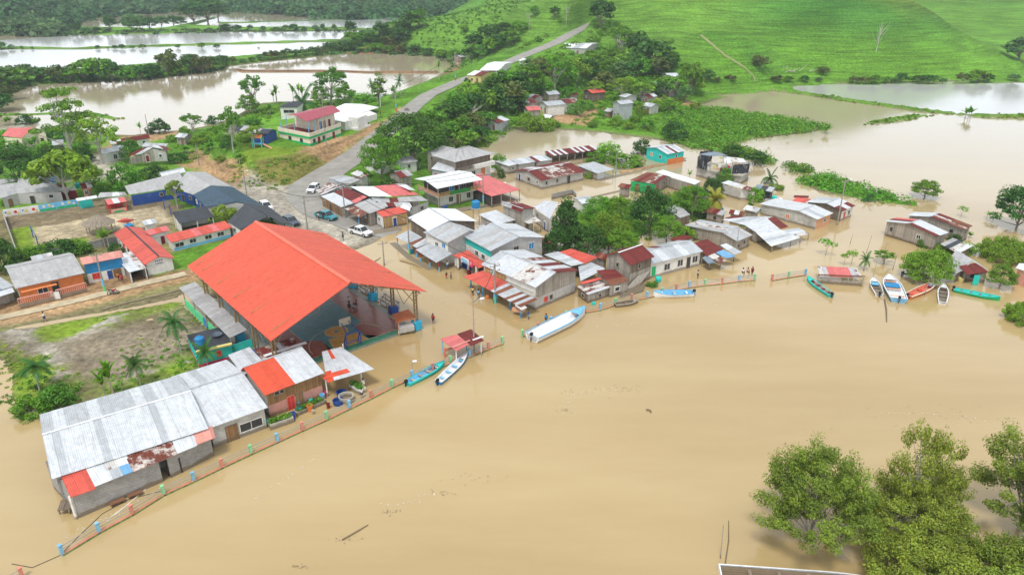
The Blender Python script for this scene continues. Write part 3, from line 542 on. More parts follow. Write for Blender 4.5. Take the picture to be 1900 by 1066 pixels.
# ======= riverside, lower left
r = house('long grey block house with wide zinc roof at the lower left river bank', (96, 888), (387, 794), (316, 700), 3.6, 'gl', ('WGWWWWGWWWWWWGWWWWW', 'GWGGWGGGWGWGG'), 'block', rh=1.1, ap=.52, z0=-.8, cap='Z')
panel(r, [(131, 922, 2.8), (178, 906, 2.8), (158, 866, 3.5), (112, 881, 3.5)], 'Q'); panel(r, [(171, 904, 2.85), (247, 874, 2.85), (234, 842, 3.5), (150, 868, 3.5)], 'WCGA/CWMC')
panel(r, [(247, 875, 2.87), (329, 842, 2.87), (318, 814, 3.5), (231, 843, 3.5)], 'NNNNN'); panel(r, [(329, 841, 2.86), (366, 826, 2.86), (358, 800, 3.5), (316, 815, 3.5)], 'WW'); panel(r, [(364, 825, 2.88), (400, 811, 2.9), (394, 789, 3.5), (356, 801, 3.5)], 'S')
def wallpx(root, q0, q1, zt, m, zb=-.8, name='wall', th=.16):
    a, b = P(*q0, 0), P(*q1, 0); d = b - a; l = np.linalg.norm(d); mb = MB(); u = d / l; n = np.array((-u[1], u[0], 0)); n = n if n[1] > 0 else -n; c = (a + b) / 2 + n * th / 2
    ts = zt if isinstance(zt, tuple) else (zt, zt); bt = [a, b, b + n * th, a + n * th]; mb.hexa([np.array((*p[:2], zb)) for p in bt], [np.array((*p[:2], t)) for p, t in zip(bt, (ts[0], ts[1], ts[1], ts[0]))])
    return mb.build(name, W(m), root)
wallpx(r, (148, 960), (303, 893), 2.8, 'block'); wallpx(r, (318, 886), (397, 845), 2.85, 'block')
b = MB(); p = P(310, 889, 0); b.box((p[0] + .5, p[1] + .9, .6), (1.5, .1, 2.6), rz=.45); b.build('doorway', W('dark'), r)  # dark board behind the gap, the inside's shade put into its colour
b = MB(); p = P(152, 957, 0); q = P(303, 893, 0); u_ = (q - p) / np.linalg.norm(q - p); s0 = p + u_ * .35; b.box((s0[0], s0[1] - .02, 1.25), (.9, .06, .75), u=u_); b.build('notice', W('sky'), r)
b = MB(); b.box((s0[0] - .0, s0[1] - .07, 1.3), (.3, .04, .35), u=u_); b.build('notice_symbol', W('white'), r)
wallpx(r, (148, 960), (100, 905), (2.8, 3.4), 'block'); posts(r, [(142, 962, 2.8)], 'white', .2)
r = house('white zinc roofed block house between the long grey house and the orange roof', (385, 795), (497, 755), (316, 699), 2.9, 'gl', ('WWWWWWWW', 'WWGWWWW'), {'f': ('gwh', .3, 'wblock'), 'l': 'wblock', 'r': 'wblock', 'b': 'wblock'}, rh=1.1, ap=.55, z0=-.7, win=[('f', .36, 1.0, 1.3, 2.2, 'd'), ('f', .72, 1.2, 2.6, 1.1, 'w')])
r = house('low zinc shed with red and white striped rusty sheets behind the orange roof', (487, 668), (560, 645), (537, 628), 3.0, 'sh', 'NRNRWNRN', 'block', hb=3.4, z0=-.5, name='shed', cat='shed')
panel(r, [(492, 661, 3.2), (570, 636, 3.2), (566, 633, 3.3), (488, 658, 3.3)], 'Z', 'ridge_cap')
r = freehouse_('pale zinc back shed beside the black roofed booth', [([(450, 695, 3.9), (492, 674, 3.8), (463, 643, 3.0), (423, 658, 3.0)], 'WWWGW')], [((423, 658), (463, 643), 2.9, 'wblock'), ((492, 674), (463, 643), 3.0, 'wblock')], 'shed', 'shed')
r = house('wooden house with half orange half white roof and tiled lower wall', (491, 733), (602, 691), 7.2, 3.5, 'gl', ('TTTWWW', 'TTTWWW'), {'f': ('brick', 1.7, 'bamb'), 'l': 'wblock', 'r': ('brick', 1.7, 'bamb'), 'b': 'wblock'}, rh=1.3, z0=-.5, ap=.78,
          win=[('f', .40, .9, .9, 2.0, 'wr'), ('f', .56, 1.0, .8, 1.8, 'd'), ('f', .18, 3.0, .7, .5, 'wb'), ('f', .26, 3.0, .6, .5, 'wb')])
r = empty('carport', P(640, 700, 0), 'open white roofed riverside shelter with orange stripe and slim white posts', 'shelter')
panel(r, [(607, 709, 2.7), (694, 684, 2.7), (633, 643, 3.3), (597, 652, 3.3)], 'TWWWWWW/WWWWWWW/WWTWWWW', 'roof'); panel(r, [(600, 704, 2.83), (650, 689, 2.83), (643, 683, 2.93), (598, 696, 2.93)], 'T', 'roof_stripe')
posts(r, [(672, 716, 2.65), (608, 735, 2.6), (612, 690, 3.1), (640, 675, 3.1)], 'white', .14)
# ======= booth beside the court, terraces
r = house('turquoise and pink flat roofed booth with yellow rim near the palms', (364, 654), (430, 637), (404, 607), 2.3, 'sh', 'KKK', {'f': ('hotpink', .45, 'teal'), 'l': ('hotpink', .45, 'teal'), 'r': 'teal', 'b': 'teal'}, hb=2.3, z0=-.3, ov=.06, name='booth', cat='booth')
panel(r, [(363, 653, 2.42), (430.5, 637.5, 2.42), (430, 634.5, 2.44), (363, 650, 2.44)], 'C', 'parapet', .2).data.materials[0] = W('yellow')
# ======= the left street
r = house('grey blue shed at the left edge of the street', (-40, 550), (26, 530), (14, 492), 2.9, 'sh', 'DDG', 'wood', hb=3.4, z0=.1, name='shed', cat='shed'); panel(r, [(-40, 562, 2.5), (27, 541, 2.5), (20, 528, 2.9), (-40, 545, 2.9)], 'W'); posts(r, [(17, 562, 2.4)], 'ywood')
r = house('orange veranda house under a big weathered fibre roof', (28, 535), (157, 506), (137, 466.5), 3.1, 'gl', ('FFFFFFFF', 'FFFFFFF'), {'f': 'orange', 'r': 'orange', 'l': 'white', 'b': 'orange'}, rh=1.1, z0=.2, ap=.6, win=[('f', .35, 1.6, 1.4, 1.0, 'w'), ('f', .55, 1.5, 1.0, 2.2, 'o')], cap='F')
def fence_px(root, pts, h, m, nm='railing', z=None, post_n=6, base='ston', hb=.7, bm=None):
    for (a, b) in zip(pts[:-1], pts[1:]):
        A_, B_ = G(*a), G(*b); A_[2] = z if z is not None else A_[2]; B_[2] = A_[2]; d = B_ - A_; l = np.linalg.norm(d); u = d / l
        if hb: mb = MB(); mb.box((A_ + B_) / 2 + np.array((0, 0, hb / 2)), (l, .15, hb), u=u); mb.build('low_wall', W(base), root)
        mb = MB(); mb.box((A_ + B_) / 2 + np.array((0, 0, h)), (l, .16, .12), u=u); n = int(l / .28)
        for i in range(n + 1): mb.box(A_ + d * i / n + np.array((0, 0, (h + hb) / 2)), (.09, .09, h - hb), u=u)
        mb.build(nm, W(m), root)
fence_px(r, [(38, 573), (102, 558)], 1.6, 'pink', z=.35); fence_px(r, [(108, 556), (163, 541)], 1.6, 'pink', z=.35)
panel(r, [(40, 543, 2.3), (106, 528, 2.3), (104, 525, 2.5), (38, 540, 2.5)], 'Q', 'fascia').data.materials[0] = W('orange')
b = MB(); p = G(105, 557); b.box(p + np.array((0, 0, .8)), (1.3, .1, 1.3), rz=.33); b.build('gate', W('white'), r)
r = house('bright blue fronted house with faded salmon roof', (152, 491), (230, 476), (223, 464), 4.0, 'sh', 'SSSS', {'f': ('white', 2.1, 'blue'), 'l': ('blue', 1.9, 'blue'), 'r': 'white', 'b': 'white'}, hb=4.5, z0=.3, win=[('f', .25, 1.5, 1.3, 1.0, 'wr'), ('f', .60, 1.2, .9, 1.7, 'db'), ('f', .78, 1.2, 1.4, 1.7, 'd')])
panel(r, [(195, 497, 2.5), (232, 488, 2.5), (231, 485.5, 2.7), (194, 494.5, 2.7)], 'S')
r = house('small white zinc carport between the blue house and the red school', (239, 505), (272, 497), (248, 465), 2.4, 'sh', 'WWM', {'l': 'wood', 'b': 'wood', 'r': 'wood'}, hb=3.0, z0=.3, name='carport', cat='carport', posts=2, band='white')
r = house('white schoolhouse gable end under a streaked red roof with lettering', (268, 491), (324, 478), 20., 2.7, 'gc', ('QQQQQQQ', 'QQQQQQQ'), 'white', rh=.9, z0=.2, cap='K', name='schoolhouse', cat='school')
w_ = r['_w']; a_ = np.array(w_[0:3]); u_ = np.array(w_[3:6]); n_ = np.array(w_[6:9])
b = MB(); rnd = random.Random(3)
for zz, x0, x1, hh in ((2.75, .36, .60, .2), (2.25, .36, .62, .1)):
    x = x0 * w_[9]
    while x < x1 * w_[9]: l = rnd.uniform(.12, .3) if hh > .15 else .16; b.box(a_ + u_ * (x + l / 2) + n_ * .32 + np.array((0, 0, zz - a_[2])), (l, .03, hh), u=u_); x += l + (.14 if hh > .15 else .03)
b.build('lettering', W('dblue'), r)
r = house('low red roofed classroom wing with small dark windows', (318, 449.5), (431, 422), (419, 409), 2.4, 'sh', 'QQQQPQQPQQ', {'f': ('sky', 1.0, 'white'), 'r': 'maroon', 'l': 'white', 'b': 'white'}, hb=3.0, z0=.2, win=[('f', .1, 1.5, 1.6, .8, 'w'), ('f', .33, 1.6, 1.2, .8, 'w'), ('f', .60, 1.6, 1.3, .8, 'w'), ('f', .82, 1.6, 1.3, .8, 'w')], name='classroom', cat='school')
r = house('short red roofed annex behind the schoolhouse ridge', (277, 436), (316, 427), (310, 418), 2.9, 'sh', 'PQP', 'white', hb=3.3, z0=.2, name='annex', cat='school')
r = house('black roofed open classroom with white end wall', (333, 414.5), (397, 402), (402, 378), 2.8, 'sh', 'KKKKK', {'l': 'white', 'b': 'white'}, hb=3.9, z0=.3, name='classroom', cat='school', posts=3, band='white')
r = house('school hall with dark blue stained roof beside the junction', (381, 383), (492, 385), 12., 3.1, 'gl', ('UUUUUUUU', 'UUUUUUUU'), 'gwh', rh=1.2, z0=.3, name='school_hall', cat='school') if 0 else None
freehouse('school hall under a broad blue black stained roof by the junction', [([(358, 361, 3.0), (382, 384, 3.0), (440, 374, 4.3), (391, 344, 4.3)], 'UUUU'), ([(430, 346, 3.0), (497, 386, 3.0), (440, 374, 4.3), (391, 344, 4.3)], 'UUUU')],
          [((360, 362), (382, 383), 3.0, 'dblue'), ((382, 383), (440, 374.5), (3.0, 4.2), 'gwh'), ((440, 374.5), (495, 386), (4.2, 3.0), 'gwh'), ((430, 347), (495, 386), 3.0, 'gwh')], 'school_hall', 'school', z0=.2)
freehouse('grey fibre roofed hall with royal blue wall facing the sandy yard', [([(240, 361, 3.0), (345, 344, 3.0), (333, 319, 4.1), (231, 345, 4.1)], 'FFFFFF'), ([(322, 349, 3.0), (358, 361, 3.0), (391, 344, 4.2), (347, 318, 4.1)], 'FFFF'), ([(381, 319, 3.0), (430, 346, 3.0), (391, 344, 4.2), (347, 318, 4.1)], 'FFFF')],
          [((243, 362), (345, 345), 2.95, 'dblue'), ((330, 352), (358, 361), 3.0, 'dblue'), ((381, 320), (428, 346), 3.0, 'white')], 'school_hall', 'school', z0=.3)
house('bright white roofed house behind the grey fibre hall', (301, 329), (345, 319), (382, 307), 3.0, 'gl', ('ZZZ', 'ZZZ'), 'white', rh=1.0, z0=.2)
r = freehouse('charcoal corrugated hall tucked behind the great orange roof', [([(422, 411, 3.0), (446, 426, 3.0), (497, 401, 4.4), (455, 377, 4.4)], 'KKK'), ([(497, 382, 3.0), (545, 418, 3.0), (520, 412, 4.4), (455, 377, 4.4)], 'KKKKK')], [((424, 412), (446, 425), 2.9, 'white'), ((497, 383), (545, 418), 3.0, 'white')], 'school_hall', 'school', z0=.3)
# ======= far left yard
freehouse('weathered grey roofed long house behind the painted wall', [([(0, 368, 2.9), (32, 359, 2.9), (29, 339, 3.8), (-6, 343, 3.8)], 'FO'), ([(32, 359, 2.9), (114, 354, 2.9), (103, 340, 3.7), (29, 339, 3.8)], 'FFFF'), ([(-6, 343, 3.2), (27, 336, 3.2), (28, 330, 3.7), (-6, 333, 3.7)], 'FF')],
          [((4, 367), (33, 359), 2.9, 'gwh'), ((33, 359), (113, 355), 2.9, 'gwh')], z0=.3)
freehouse('dark patched sheet roof shed just behind the long grey house', [([(32, 340, 3.1), (97, 339, 3.1), (95, 327, 3.9), (34, 331, 3.9)], 'OGOK')], [((33, 341), (97, 340), 3.0, 'wood')], 'shed', 'shed', z0=.3)
freehouse('rusty brown roofed stall row beside the blue water tank', [([(108, 354, 2.7), (141, 352, 2.7), (140, 347, 3.1), (107, 347, 3.1)], 'CC'), ([(106, 347, 3.1), (124, 347, 3.1), (122, 340, 3.5), (104, 341, 3.5)], 'B')], [((108, 353), (141, 352), 2.6, 'maroon')], 'shed', 'shed', z0=.3)
r = freehouse('white roofed open stall at the end of the painted wall', [([(143, 373, 2.6), (181, 367, 2.6), (179, 362, 3.0), (140, 368, 3.0)], 'CCC'), ([(180, 367, 2.5), (236, 362, 2.5), (232, 356, 3.2), (186, 357, 3.2)], 'FFCF')], [((146, 371), (170, 367), 2.4, 'teal')], 'stall', 'stall', z0=.3)
r = house('little pink and red snack kiosk on the sandy yard', (200, 379.5), (235, 373.5), (228, 365), 2.5, 'gl', ('PCP', 'PCP'), {'b': 'red'}, rh=.5, z0=.3, ap=.6, posts=2, band='red', name='kiosk', cat='kiosk')
w_ = r['_w']; b = MB(); b.box(np.array(w_[:3]) + np.array(w_[3:6]) * w_[9] / 2 + np.array(w_[6:9]) * .3 - np.array((0, 0, w_[2] - .75)), (w_[9] - .3, .12, .9), u=w_[3:5]); b.build('counter', W('pink'), r); b = MB(); b.box(np.array(w_[:3]) + np.array(w_[3:6]) * w_[9] / 2 + np.array(w_[6:9]) * .22 - np.array((0, 0, w_[2] - .6)), (w_[9] * .5, .08, .4), u=w_[3:5]); b.build('counter_panel', W('green'), r)
r = empty('thatched_hut', G(186, 430), 'round grey thatched shelter beside the sand court', 'hut'); b = MB(); c = G(187, 431); b.lathe([(3.0, 2.0), (1.6, 2.9), (.1, 3.8)], c, 16); b.lathe([(2.95, 1.95), (1.5, 2.8), (.1, 3.7)], c, 16); b.build('roof', W('thatch'), r)
for a in range(6): b = MB(); b.tube(c + np.array((2.4 * cos(a), 2.4 * sin(a), 0)), c + np.array((2.4 * cos(a), 2.4 * sin(a), 2.2)), .08); b.build('post', W('wood'), r)
r = freehouse('red tent roof square at the edge of the sand court', [([(215, 411, 2.6), (235, 414, 2.6), (233, 408, 3.3), (232, 407, 3.3)], 'Q'), ([(235, 414, 2.6), (251, 407, 2.6), (233, 407, 3.3), (233, 408, 3.3)], 'Q'), ([(251, 407, 2.6), (230, 404, 2.6), (232, 407, 3.3), (233, 407, 3.3)], 'Q'), ([(230, 404, 2.6), (215, 411, 2.6), (232, 408, 3.3), (232, 407, 3.3)], 'Q')], [], 'canopy_tent', 'tent')
posts(r, [(217, 433, 2.6), (235, 436, 2.6), (251, 428, 2.6), (230, 425, 2.6)], 'wire', .06)
r = house('cream gabled house with a faded pink roof at the far left', (41, 257), (63, 237), 8, 3.6, 'gc', ('P', 'PP'), 'cream', rh=.1, z0=.4) if 0 else None
freehouse('cream gabled house with a faded pink roof at the far left', [([(3, 252, 3.6), (40, 256, 3.6), (62, 237, 5.4), (17, 237, 5.4)], 'PPP'), ([(50, 240, 4.2), (85, 245, 4.0), (68, 238, 5.0), (60, 238, 5.2)], 'O')], [((6, 253), (40, 257), 3.4, 'cream'), ((40, 257), (62, 238), (3.5, 5.3), 'cream'), ((62, 239), (84, 246), (5.0, 3.9), 'cream')], z0=.4)
r = house('low house with white and maroon roof strips near the pond shore', (206, 268), (279, 256), (276, 249), 3.0, 'sh', 'MRNRRRR/WWRRRRR', 'white', hb=3.9, z0=.4)
house('white walled house with pale zinc roof beside the stilt house', (192, 286), (238, 275), (236, 266), 3.0, 'sh', 'WWGW', 'white', hb=3.7, z0=.4, win=[('f', .45, 1.6, 1.0, 1.2, 'w')])
house('grey zinc roofed house behind the stilt house', (262, 272), (306, 274), (300, 266), 3.2, 'sh', 'GOG', 'wood', hb=3.9, z0=.4)
r = freehouse('wooden stilt house with maroon roof and yellow disc on its wall', [([(236, 289, 3.6), (262, 286, 3.6), (284, 273, 5.0), (262, 275, 4.8)], 'RW'), ([(284, 273, 5.0), (322, 279, 3.8), (304, 271, 3.9), (283, 268, 4.9)], 'WR')], [((240, 291), (262, 287), 3.4, 'wood'), ((262, 287), (284, 275), (3.5, 4.8), 'wood'), ((284, 275), (308, 282), (4.8, 3.8), 'gwh')], 'stilt_house', 'house', z0=1.4)
posts(r, [(242, 309, 1.5), (256, 309, 1.5), (270, 308, 1.5), (285, 305, 1.5), (300, 302, 1.5)], 'wood', .16); b = MB(); p = P(248, 293, 2.6); b.tube(p, p + np.array((0, -.12, 0)), .75, n=16); b.build('wall_disc', W('yellow'), r)
# ======= school and clinic on the knoll
Z = 4.3
r = empty('school_building', P(574, 271, Z), 'two storey cream school with green bands and a maroon roof on the knoll', 'school')
def prism(parent, name, px, z0, z1, m, th=None):
    """solid between heights z0 and z1 whose top outline is seen at pixels px"""
    b = MB(); t = [P(*p, z1) for p in px]; 
    ar = sum(t[i][0] * t[(i + 1) % len(t)][1] - t[(i + 1) % len(t)][0] * t[i][1] for i in range(len(t)))
    if ar < 0: t = t[::-1]
    b.hexa([np.array((p[0], p[1], z0)) for p in t], t); return b.build(name, W(m), parent)
tp = [(516.6, 236), (574, 247), (631, 228), (578, 219)]
c4 = [P(*p, Z + 3.9)[:2] for p in tp]; cc4 = sum(c4) / 4
def ring(parent, name, z0, z1, m, k=1.0, hollow=False):
    b = MB(); q = [cc4 + (c - cc4) * k for c in c4]
    if hollow:
        q2 = [cc4 + (c - cc4) * (k - .03) for c in c4]
        for i in range(4): j = (i + 1) % 4; b.hexa([np.array((*p, z0)) for p in (q[i], q[j], q2[j], q2[i])], [np.array((*p, z1)) for p in (q[i], q[j], q2[j], q2[i])])
    else: b.hexa([np.array((*p, z0)) for p in q], [np.array((*p, z1)) for p in q])
    return b.build(name, W(m), parent)
ring(r, 'plinth', Z - 1.2, Z + .15, 'peach', 1.06); ring(r, 'lower_wall', Z + .15, Z + 1.1, 'green', 1.0); ring(r, 'wall', Z + 1.1, Z + 2.4, 'cream', .998); ring(r, 'green_band', Z + 2.4, Z + 2.95, 'green', 1.03); ring(r, 'terrace_floor', Z + 2.95, Z + 3.0, 'maroon', .97); ring(r, 'parapet', Z + 2.95, Z + 3.9, 'cream', 1.03, True)
q = [P(*p, Z + 6.9) for p in [(569, 225.5), (632, 206.5), (606.5, 196.4), (531, 213.6)]]; mb = MB(); ms = []; cA = (q[0] + q[3]) / 2; cB = (q[1] + q[2]) / 2; up = np.array((0, 0, .8)); slope(mb, ms, q[0], q[1], cB + up, cA + up, 'VVVVVV'); slope(mb, ms, q[3], q[2], cB + up, cA + up, 'VVVVVV'); mb.build('roof', ms, r)
def lerp4(a, b): return (c4[1] * (1 - a) + c4[2] * a) * (1 - b) + (c4[0] * (1 - a) + c4[3] * a) * b
b = MB(); z0_, z1_ = Z + 2.95, Z + 6.6; q = [lerp4(a, d) for a, d in ((.42, .14), (.97, .14), (.97, .92), (.42, .92))]; b.hexa([np.array((*p, z0_)) for p in q], [np.array((*p, z1_)) for p in q]); up_ = b.build('upper_wall', W('cream'), r)
for t_, wd_ in ((.5, .9), (.62, .9), (.78, .9)):
    p = lerp4(t_, .14); e = (c4[2] - c4[1]); e = e / np.linalg.norm(e); b = MB(); b.box((p[0] + e[1] * .04, p[1] - e[0] * .04, Z + 4.2), (wd_, .08, 2.2), u=e); b.build('door', W('maroon'), r)
for a_, d_ in ((.03, .04), (.03, .5), (.03, .96), (.22, .04), (.4, .04), (.22, .96)): p = lerp4(a_, d_); b = MB(); b.box((p[0], p[1], Z + 4.9), (.14, .14, 3.9)); b.build('post', W('sky'), r)
for i_, (t_, k_) in enumerate(((.12, 'w'), (.27, 'd'), (.42, 'w'), (.75, 'd'))):
    p = lerp4(t_, 0); e = (c4[2] - c4[1]); e = e / np.linalg.norm(e); b = MB(); b.box((p[0] + e[1] * .05, p[1] - e[0] * .05, Z + (1.55 if k_ == 'w' else 1.1)), (.95, .1, 1.0 if k_ == 'w' else 2.1), u=e); b.build('window' if k_ == 'w' else 'door', W('glass' if k_ == 'w' else 'maroon'), r)
for t_ in (.35, .72): p = c4[1] * t_ + c4[0] * (1 - t_); e = (c4[1] - c4[0]); e = e / np.linalg.norm(e); b = MB(); b.box((p[0] + e[1] * .05, p[1] - e[0] * .05, Z + 1.6), (1.1, .1, .9), u=e); b.build('window', W('glass'), r)
r = empty('clinic_building', P(650, 236, Z), 'low white flat roofed clinic with blue lines behind the cream school', 'clinic')
prism(r, 'wall', [(612, 221), (640, 226), (660, 222), (699, 211), (672, 200), (612, 206)], Z - 1, Z + 2.9, 'white')
prism(r, 'roof', [(606, 206), (612, 222), (640, 226), (662, 211), (703, 199), (672, 193), (640, 192)], Z + 2.95, Z + 3.15, 'vwhite')
prism(r, 'porch_block', [(646, 217), (664, 219), (681, 213), (668, 208)], Z, Z + 3.8, 'white'); wallb = [(629, 232), (685, 240), (687, 236)]
prism(r, 'garden_wall', [(631, 233), (660, 239), (688, 231), (687, 230), (660, 237.5), (632, 231.5)], Z - .5, Z + .9, 'white')
for (u, v, n2) in ((650, 229, 'door'), (668, 227, 'door'), (626, 225, 'window'), (634, 225.5, 'window'), (692, 213, 'window')): p = P(u, v + 1, Z + (1.2 if n2 == 'door' else 1.9)); b = MB(); b.box(p + np.array((0, -.3, 0)), (1.1, .2, 1.9 if n2 == 'door' else .9), rz=.3 if u > 640 else -.3); b.build(n2, W('glass'), r)
house('dark slate roofed pavilion with pale walls among the shore plants', (517, 199), (552, 199), (548, 190), 3.0, 'hip', 'K', 'white', rh=1.0, zb=2.2, z0=1.2, name='pavilion', cat='pavilion', win=[('f', .5, 1.6, 3.5, 1.1, 'w')])
house('small grey zinc hut by the pond just left of the road', (690, 181), (718, 184), (728, 176), 2.5, 'sh', 'GF', 'wood', hb=3, zb=1.2, name='hut', cat='hut')
# ======= block of stores by the junction
z0j = .2
r = freehouse('corner store row with patched white maroon and pink sheet roof at the junction', [([(595.6, 364, 2.7), (633, 384, 2.7), (658, 376, 3.2), (619, 356.7, 3.2)], 'WWWW'), ([(620, 356.5, 3.25), (652, 373, 3.25), (674, 362, 3.9), (641, 347.5, 3.9)], 'RRR'), ([(651, 373, 3.28), (659, 377, 3.28), (681, 365, 3.92), (674, 362, 3.92)], 'P'),
      ([(650, 346, 3.8), (685, 364, 3.8), (727, 364, 4.2), (693, 345.5, 4.2)], 'ZZZ'), ([(727, 364, 3.2), (778, 361, 3.2), (734, 341, 4.3), (693.5, 345.5, 4.3)], 'PP'), ([(771, 353, 3.4), (752, 341, 3.6), (734, 341, 4.2), (760, 352, 4.2)], 'Z')],
      [((597, 365), (633, 384), 2.65, 'bamb'), ((633, 384), (658, 376), (2.65, 3.1), 'wood'), ((690, 372), (778, 362), 3.0, 'wood'), ((640, 347), (693, 345), 3.8, 'wood')], 'store_row', 'shop', z0=z0j)
for (u, v) in ((601, 385), (611, 391), (622, 397), (632, 402)): posts(r, [(u, v, 2.6)], 'wood', .12)
r = freehouse('grey roofed store with rusty striped awning beside the blue pickup', [([(657, 380, 3.1), (685, 396, 3.1), (716, 385, 3.6), (686, 368, 3.6)], 'FFF'), ([(639.5, 387, 2.7), (666.5, 403, 2.6), (685, 393.5, 3.1), (660, 381, 3.1)], 'NBNBN')], [((659, 382), (685, 396), 3.0, 'dwood'), ((685, 396), (715, 386), 3.0, 'wood')], 'store', 'shop', z0=z0j)
posts(r, [(641, 406, 2.7), (667, 421, 2.5)], 'sky', .14)
r = freehouse('small store with clean red roof and bamboo front on the corner', [([(710, 402.5, 2.7), (757, 393, 2.7), (742.5, 383, 3.2), (697, 391.5, 3.2)], 'QQQQ'), ([(742, 384, 3.2), (760, 391, 3.1), (762, 384, 3.3), (748, 379, 3.3)], 'Z')], [((712, 403), (755, 394), 2.6, 'ywood'), ((698, 392), (711, 403), (3.0, 2.7), 'white')], 'store', 'shop', z0=z0j)
r = freehouse('patchwork grey and maroon back sheds behind the red store', [([(705, 383, 3.0), (765, 384, 2.9), (760, 376, 3.2), (700, 374, 3.2)], 'FRFW'), ([(694, 373, 3.2), (724, 376, 3.2), (722, 367, 3.5), (688, 366, 3.5)], 'GF'), ([(722, 376, 3.1), (794, 372, 2.8), (780, 363, 3.3), (722, 367, 3.4)], 'RFOF')], [((765, 384), (794, 373), 2.8, 'sheetw'), ((705, 383), (765, 384), 2.8, 'sheetw')], 'shed', 'shed', z0=z0j)
freehouse('grey zinc roof shed in the bend of the uphill road', [([(608, 329, 3.0), (645, 343, 3.0), (668, 333, 3.4), (638, 324.5, 3.6)], 'OGO')], [((645, 343), (668, 334), 2.9, 'wblock'), ((610, 331), (645, 343), 2.8, 'sheetw')], 'shed', 'shed', z0=.3)
freehouse('low awning patched with white and rusty sheets beside the parked white car', [([(585.5, 353, 2.4), (596, 361, 2.4), (632, 346, 2.8), (621, 341, 2.8)], 'MNMNW'), ([(600, 345, 2.6), (612, 350, 2.6), (622, 343, 2.9), (610, 338, 2.9)], 'NM')], [((610, 352), (630, 346), 2.6, 'wood')], 'awning_stall', 'stall', z0=.3)
house('weathered house with drooping grey roof under the broad dark tree', (742, 305), (776, 299), (768, 289), 3.0, 'gl', ('OFO', 'OFO'), 'white', rh=.7, z0=.3)
house('low grey shack in the shade beside the uphill road', (672, 300), (706, 309), (720, 300), 2.6, 'sh', 'FO', 'white', hb=3.0, z0=.5, name='shack', cat='shack')
# ======= flooded street, middle
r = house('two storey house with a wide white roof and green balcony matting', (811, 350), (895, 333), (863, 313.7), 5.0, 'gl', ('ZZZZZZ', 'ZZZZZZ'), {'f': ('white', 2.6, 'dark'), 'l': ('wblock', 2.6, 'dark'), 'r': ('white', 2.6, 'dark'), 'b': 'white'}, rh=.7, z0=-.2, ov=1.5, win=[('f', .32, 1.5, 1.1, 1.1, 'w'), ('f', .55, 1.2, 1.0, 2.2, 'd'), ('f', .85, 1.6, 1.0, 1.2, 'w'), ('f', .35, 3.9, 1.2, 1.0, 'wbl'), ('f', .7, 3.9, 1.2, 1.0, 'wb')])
w_ = r['_w']; a_, u_, n_ = (np.array(w_[i:i + 3]) for i in (0, 3, 6)); 
def lf(s, d, z): return np.array((a_[0] + u_[0] * s + n_[0] * d, a_[1] + u_[1] * s + n_[1] * d, z))
LL, DD = w_[9], w_[10]; b = MB(); b.box(lf(LL / 2, DD / 2, 2.75), (LL - .8, DD - .8, .18), u=u_); b.build('balcony_floor', W('conc'), r)
b = MB(); b.box(lf(LL * .52, .42, 3.3), (LL * .45, .1, .8), u=u_); b.build('green_matting', W('grass'), r)
for s0, s1 in ((.04, .29), (.76, .97)):
    b = MB(); x0, x1 = LL * s0, LL * s1
    for zz in (3.0, 3.35, 3.7): b.box(lf((x0 + x1) / 2, .42, zz), (x1 - x0, .07, .09), u=u_)
    for i in range(9): b.box(lf(x0 + (x1 - x0) * i / 8, .42, 3.3), (.07, .07, .9), u=u_)
    b.build('railing', W('ywood'), r)
b = MB(); 
for zz in (3.0, 3.35, 3.7): b.box(lf(.42, DD / 2, zz), (.07, DD - 1, .09), u=u_)
for i in range(12): b.box(lf(.42, .5 + (DD - 1) * i / 11, 3.3), (.07, .07, .9), u=u_)
b.build('railing', W('peach'), r)
for s, d in ((.5, .5), (LL / 2, .5), (LL - .5, .5), (.5, DD / 2), (.5, DD - .5), (LL - .5, DD - .5)): b = MB(); b.box(lf(s, d, 2.4), (.16, .16, 5.), u=u_); b.build('post', W('wood'), r)
r = house('tall white house with grey hipped roof and arched orange door', (844, 301), (919, 284), (878, 271.5), 6.2, 'hip', 'FFFF', {'f': ('white', 3.4, 'dwood'), 'l': ('white', 3.2, 'wood'), 'r': 'white', 'b': 'white'}, rh=1.7, z0=-.6, ov=.9, win=[('f', .12, 1.5, 1.0, 2.1, 'd'), ('f', .5, 2.0, 1.1, 1.5, 'w'), ('f', .78, 2.0, 1.3, 2.1, 'wo')])
w_ = r['_w']; a_, u_, n_ = (np.array(w_[i:i + 3]) for i in (0, 3, 6)); LL, DD = w_[9], w_[10]; b = MB(); b.box(lf(LL * .72, .2, 3.95), (LL * .5, 1.1, .95), u=u_); b.build('balcony', W('white'), r); b = MB()
for zz in (3.6, 4.0, 4.4): b.box(lf(LL * .26, .1, zz), (LL * .4, .08, .09), u=u_)
for i in range(9): b.box(lf(LL * (.07 + .38 * i / 8), .1, 4.0), (.08, .08, .9), u=u_)
b.build('railing', W('wood'), r); b = MB(); b.box(lf(LL * .26, .5, 3.45), (LL * .42, 1.2, .15), u=u_); b.build('balcony_floor', W('conc'), r)
r = freehouse('grey plank annex left of the hipped roof house', [([(800, 313, 4.2), (845, 322, 3.8), (842, 308, 4.6), (812, 300, 4.8)], 'WW'), ([(793, 282, 5.2), (812, 291, 5.2), (846, 275, 5.9), (822, 270, 5.9)], 'FF')], [((799, 288), (800, 313), (5.0, 4.2), 'sheetw'), ((800, 313), (843, 322), (4.1, 3.7), 'sheetw'), ((793, 283), (812, 291), 5.1, 'wood')], 'annex', 'house')
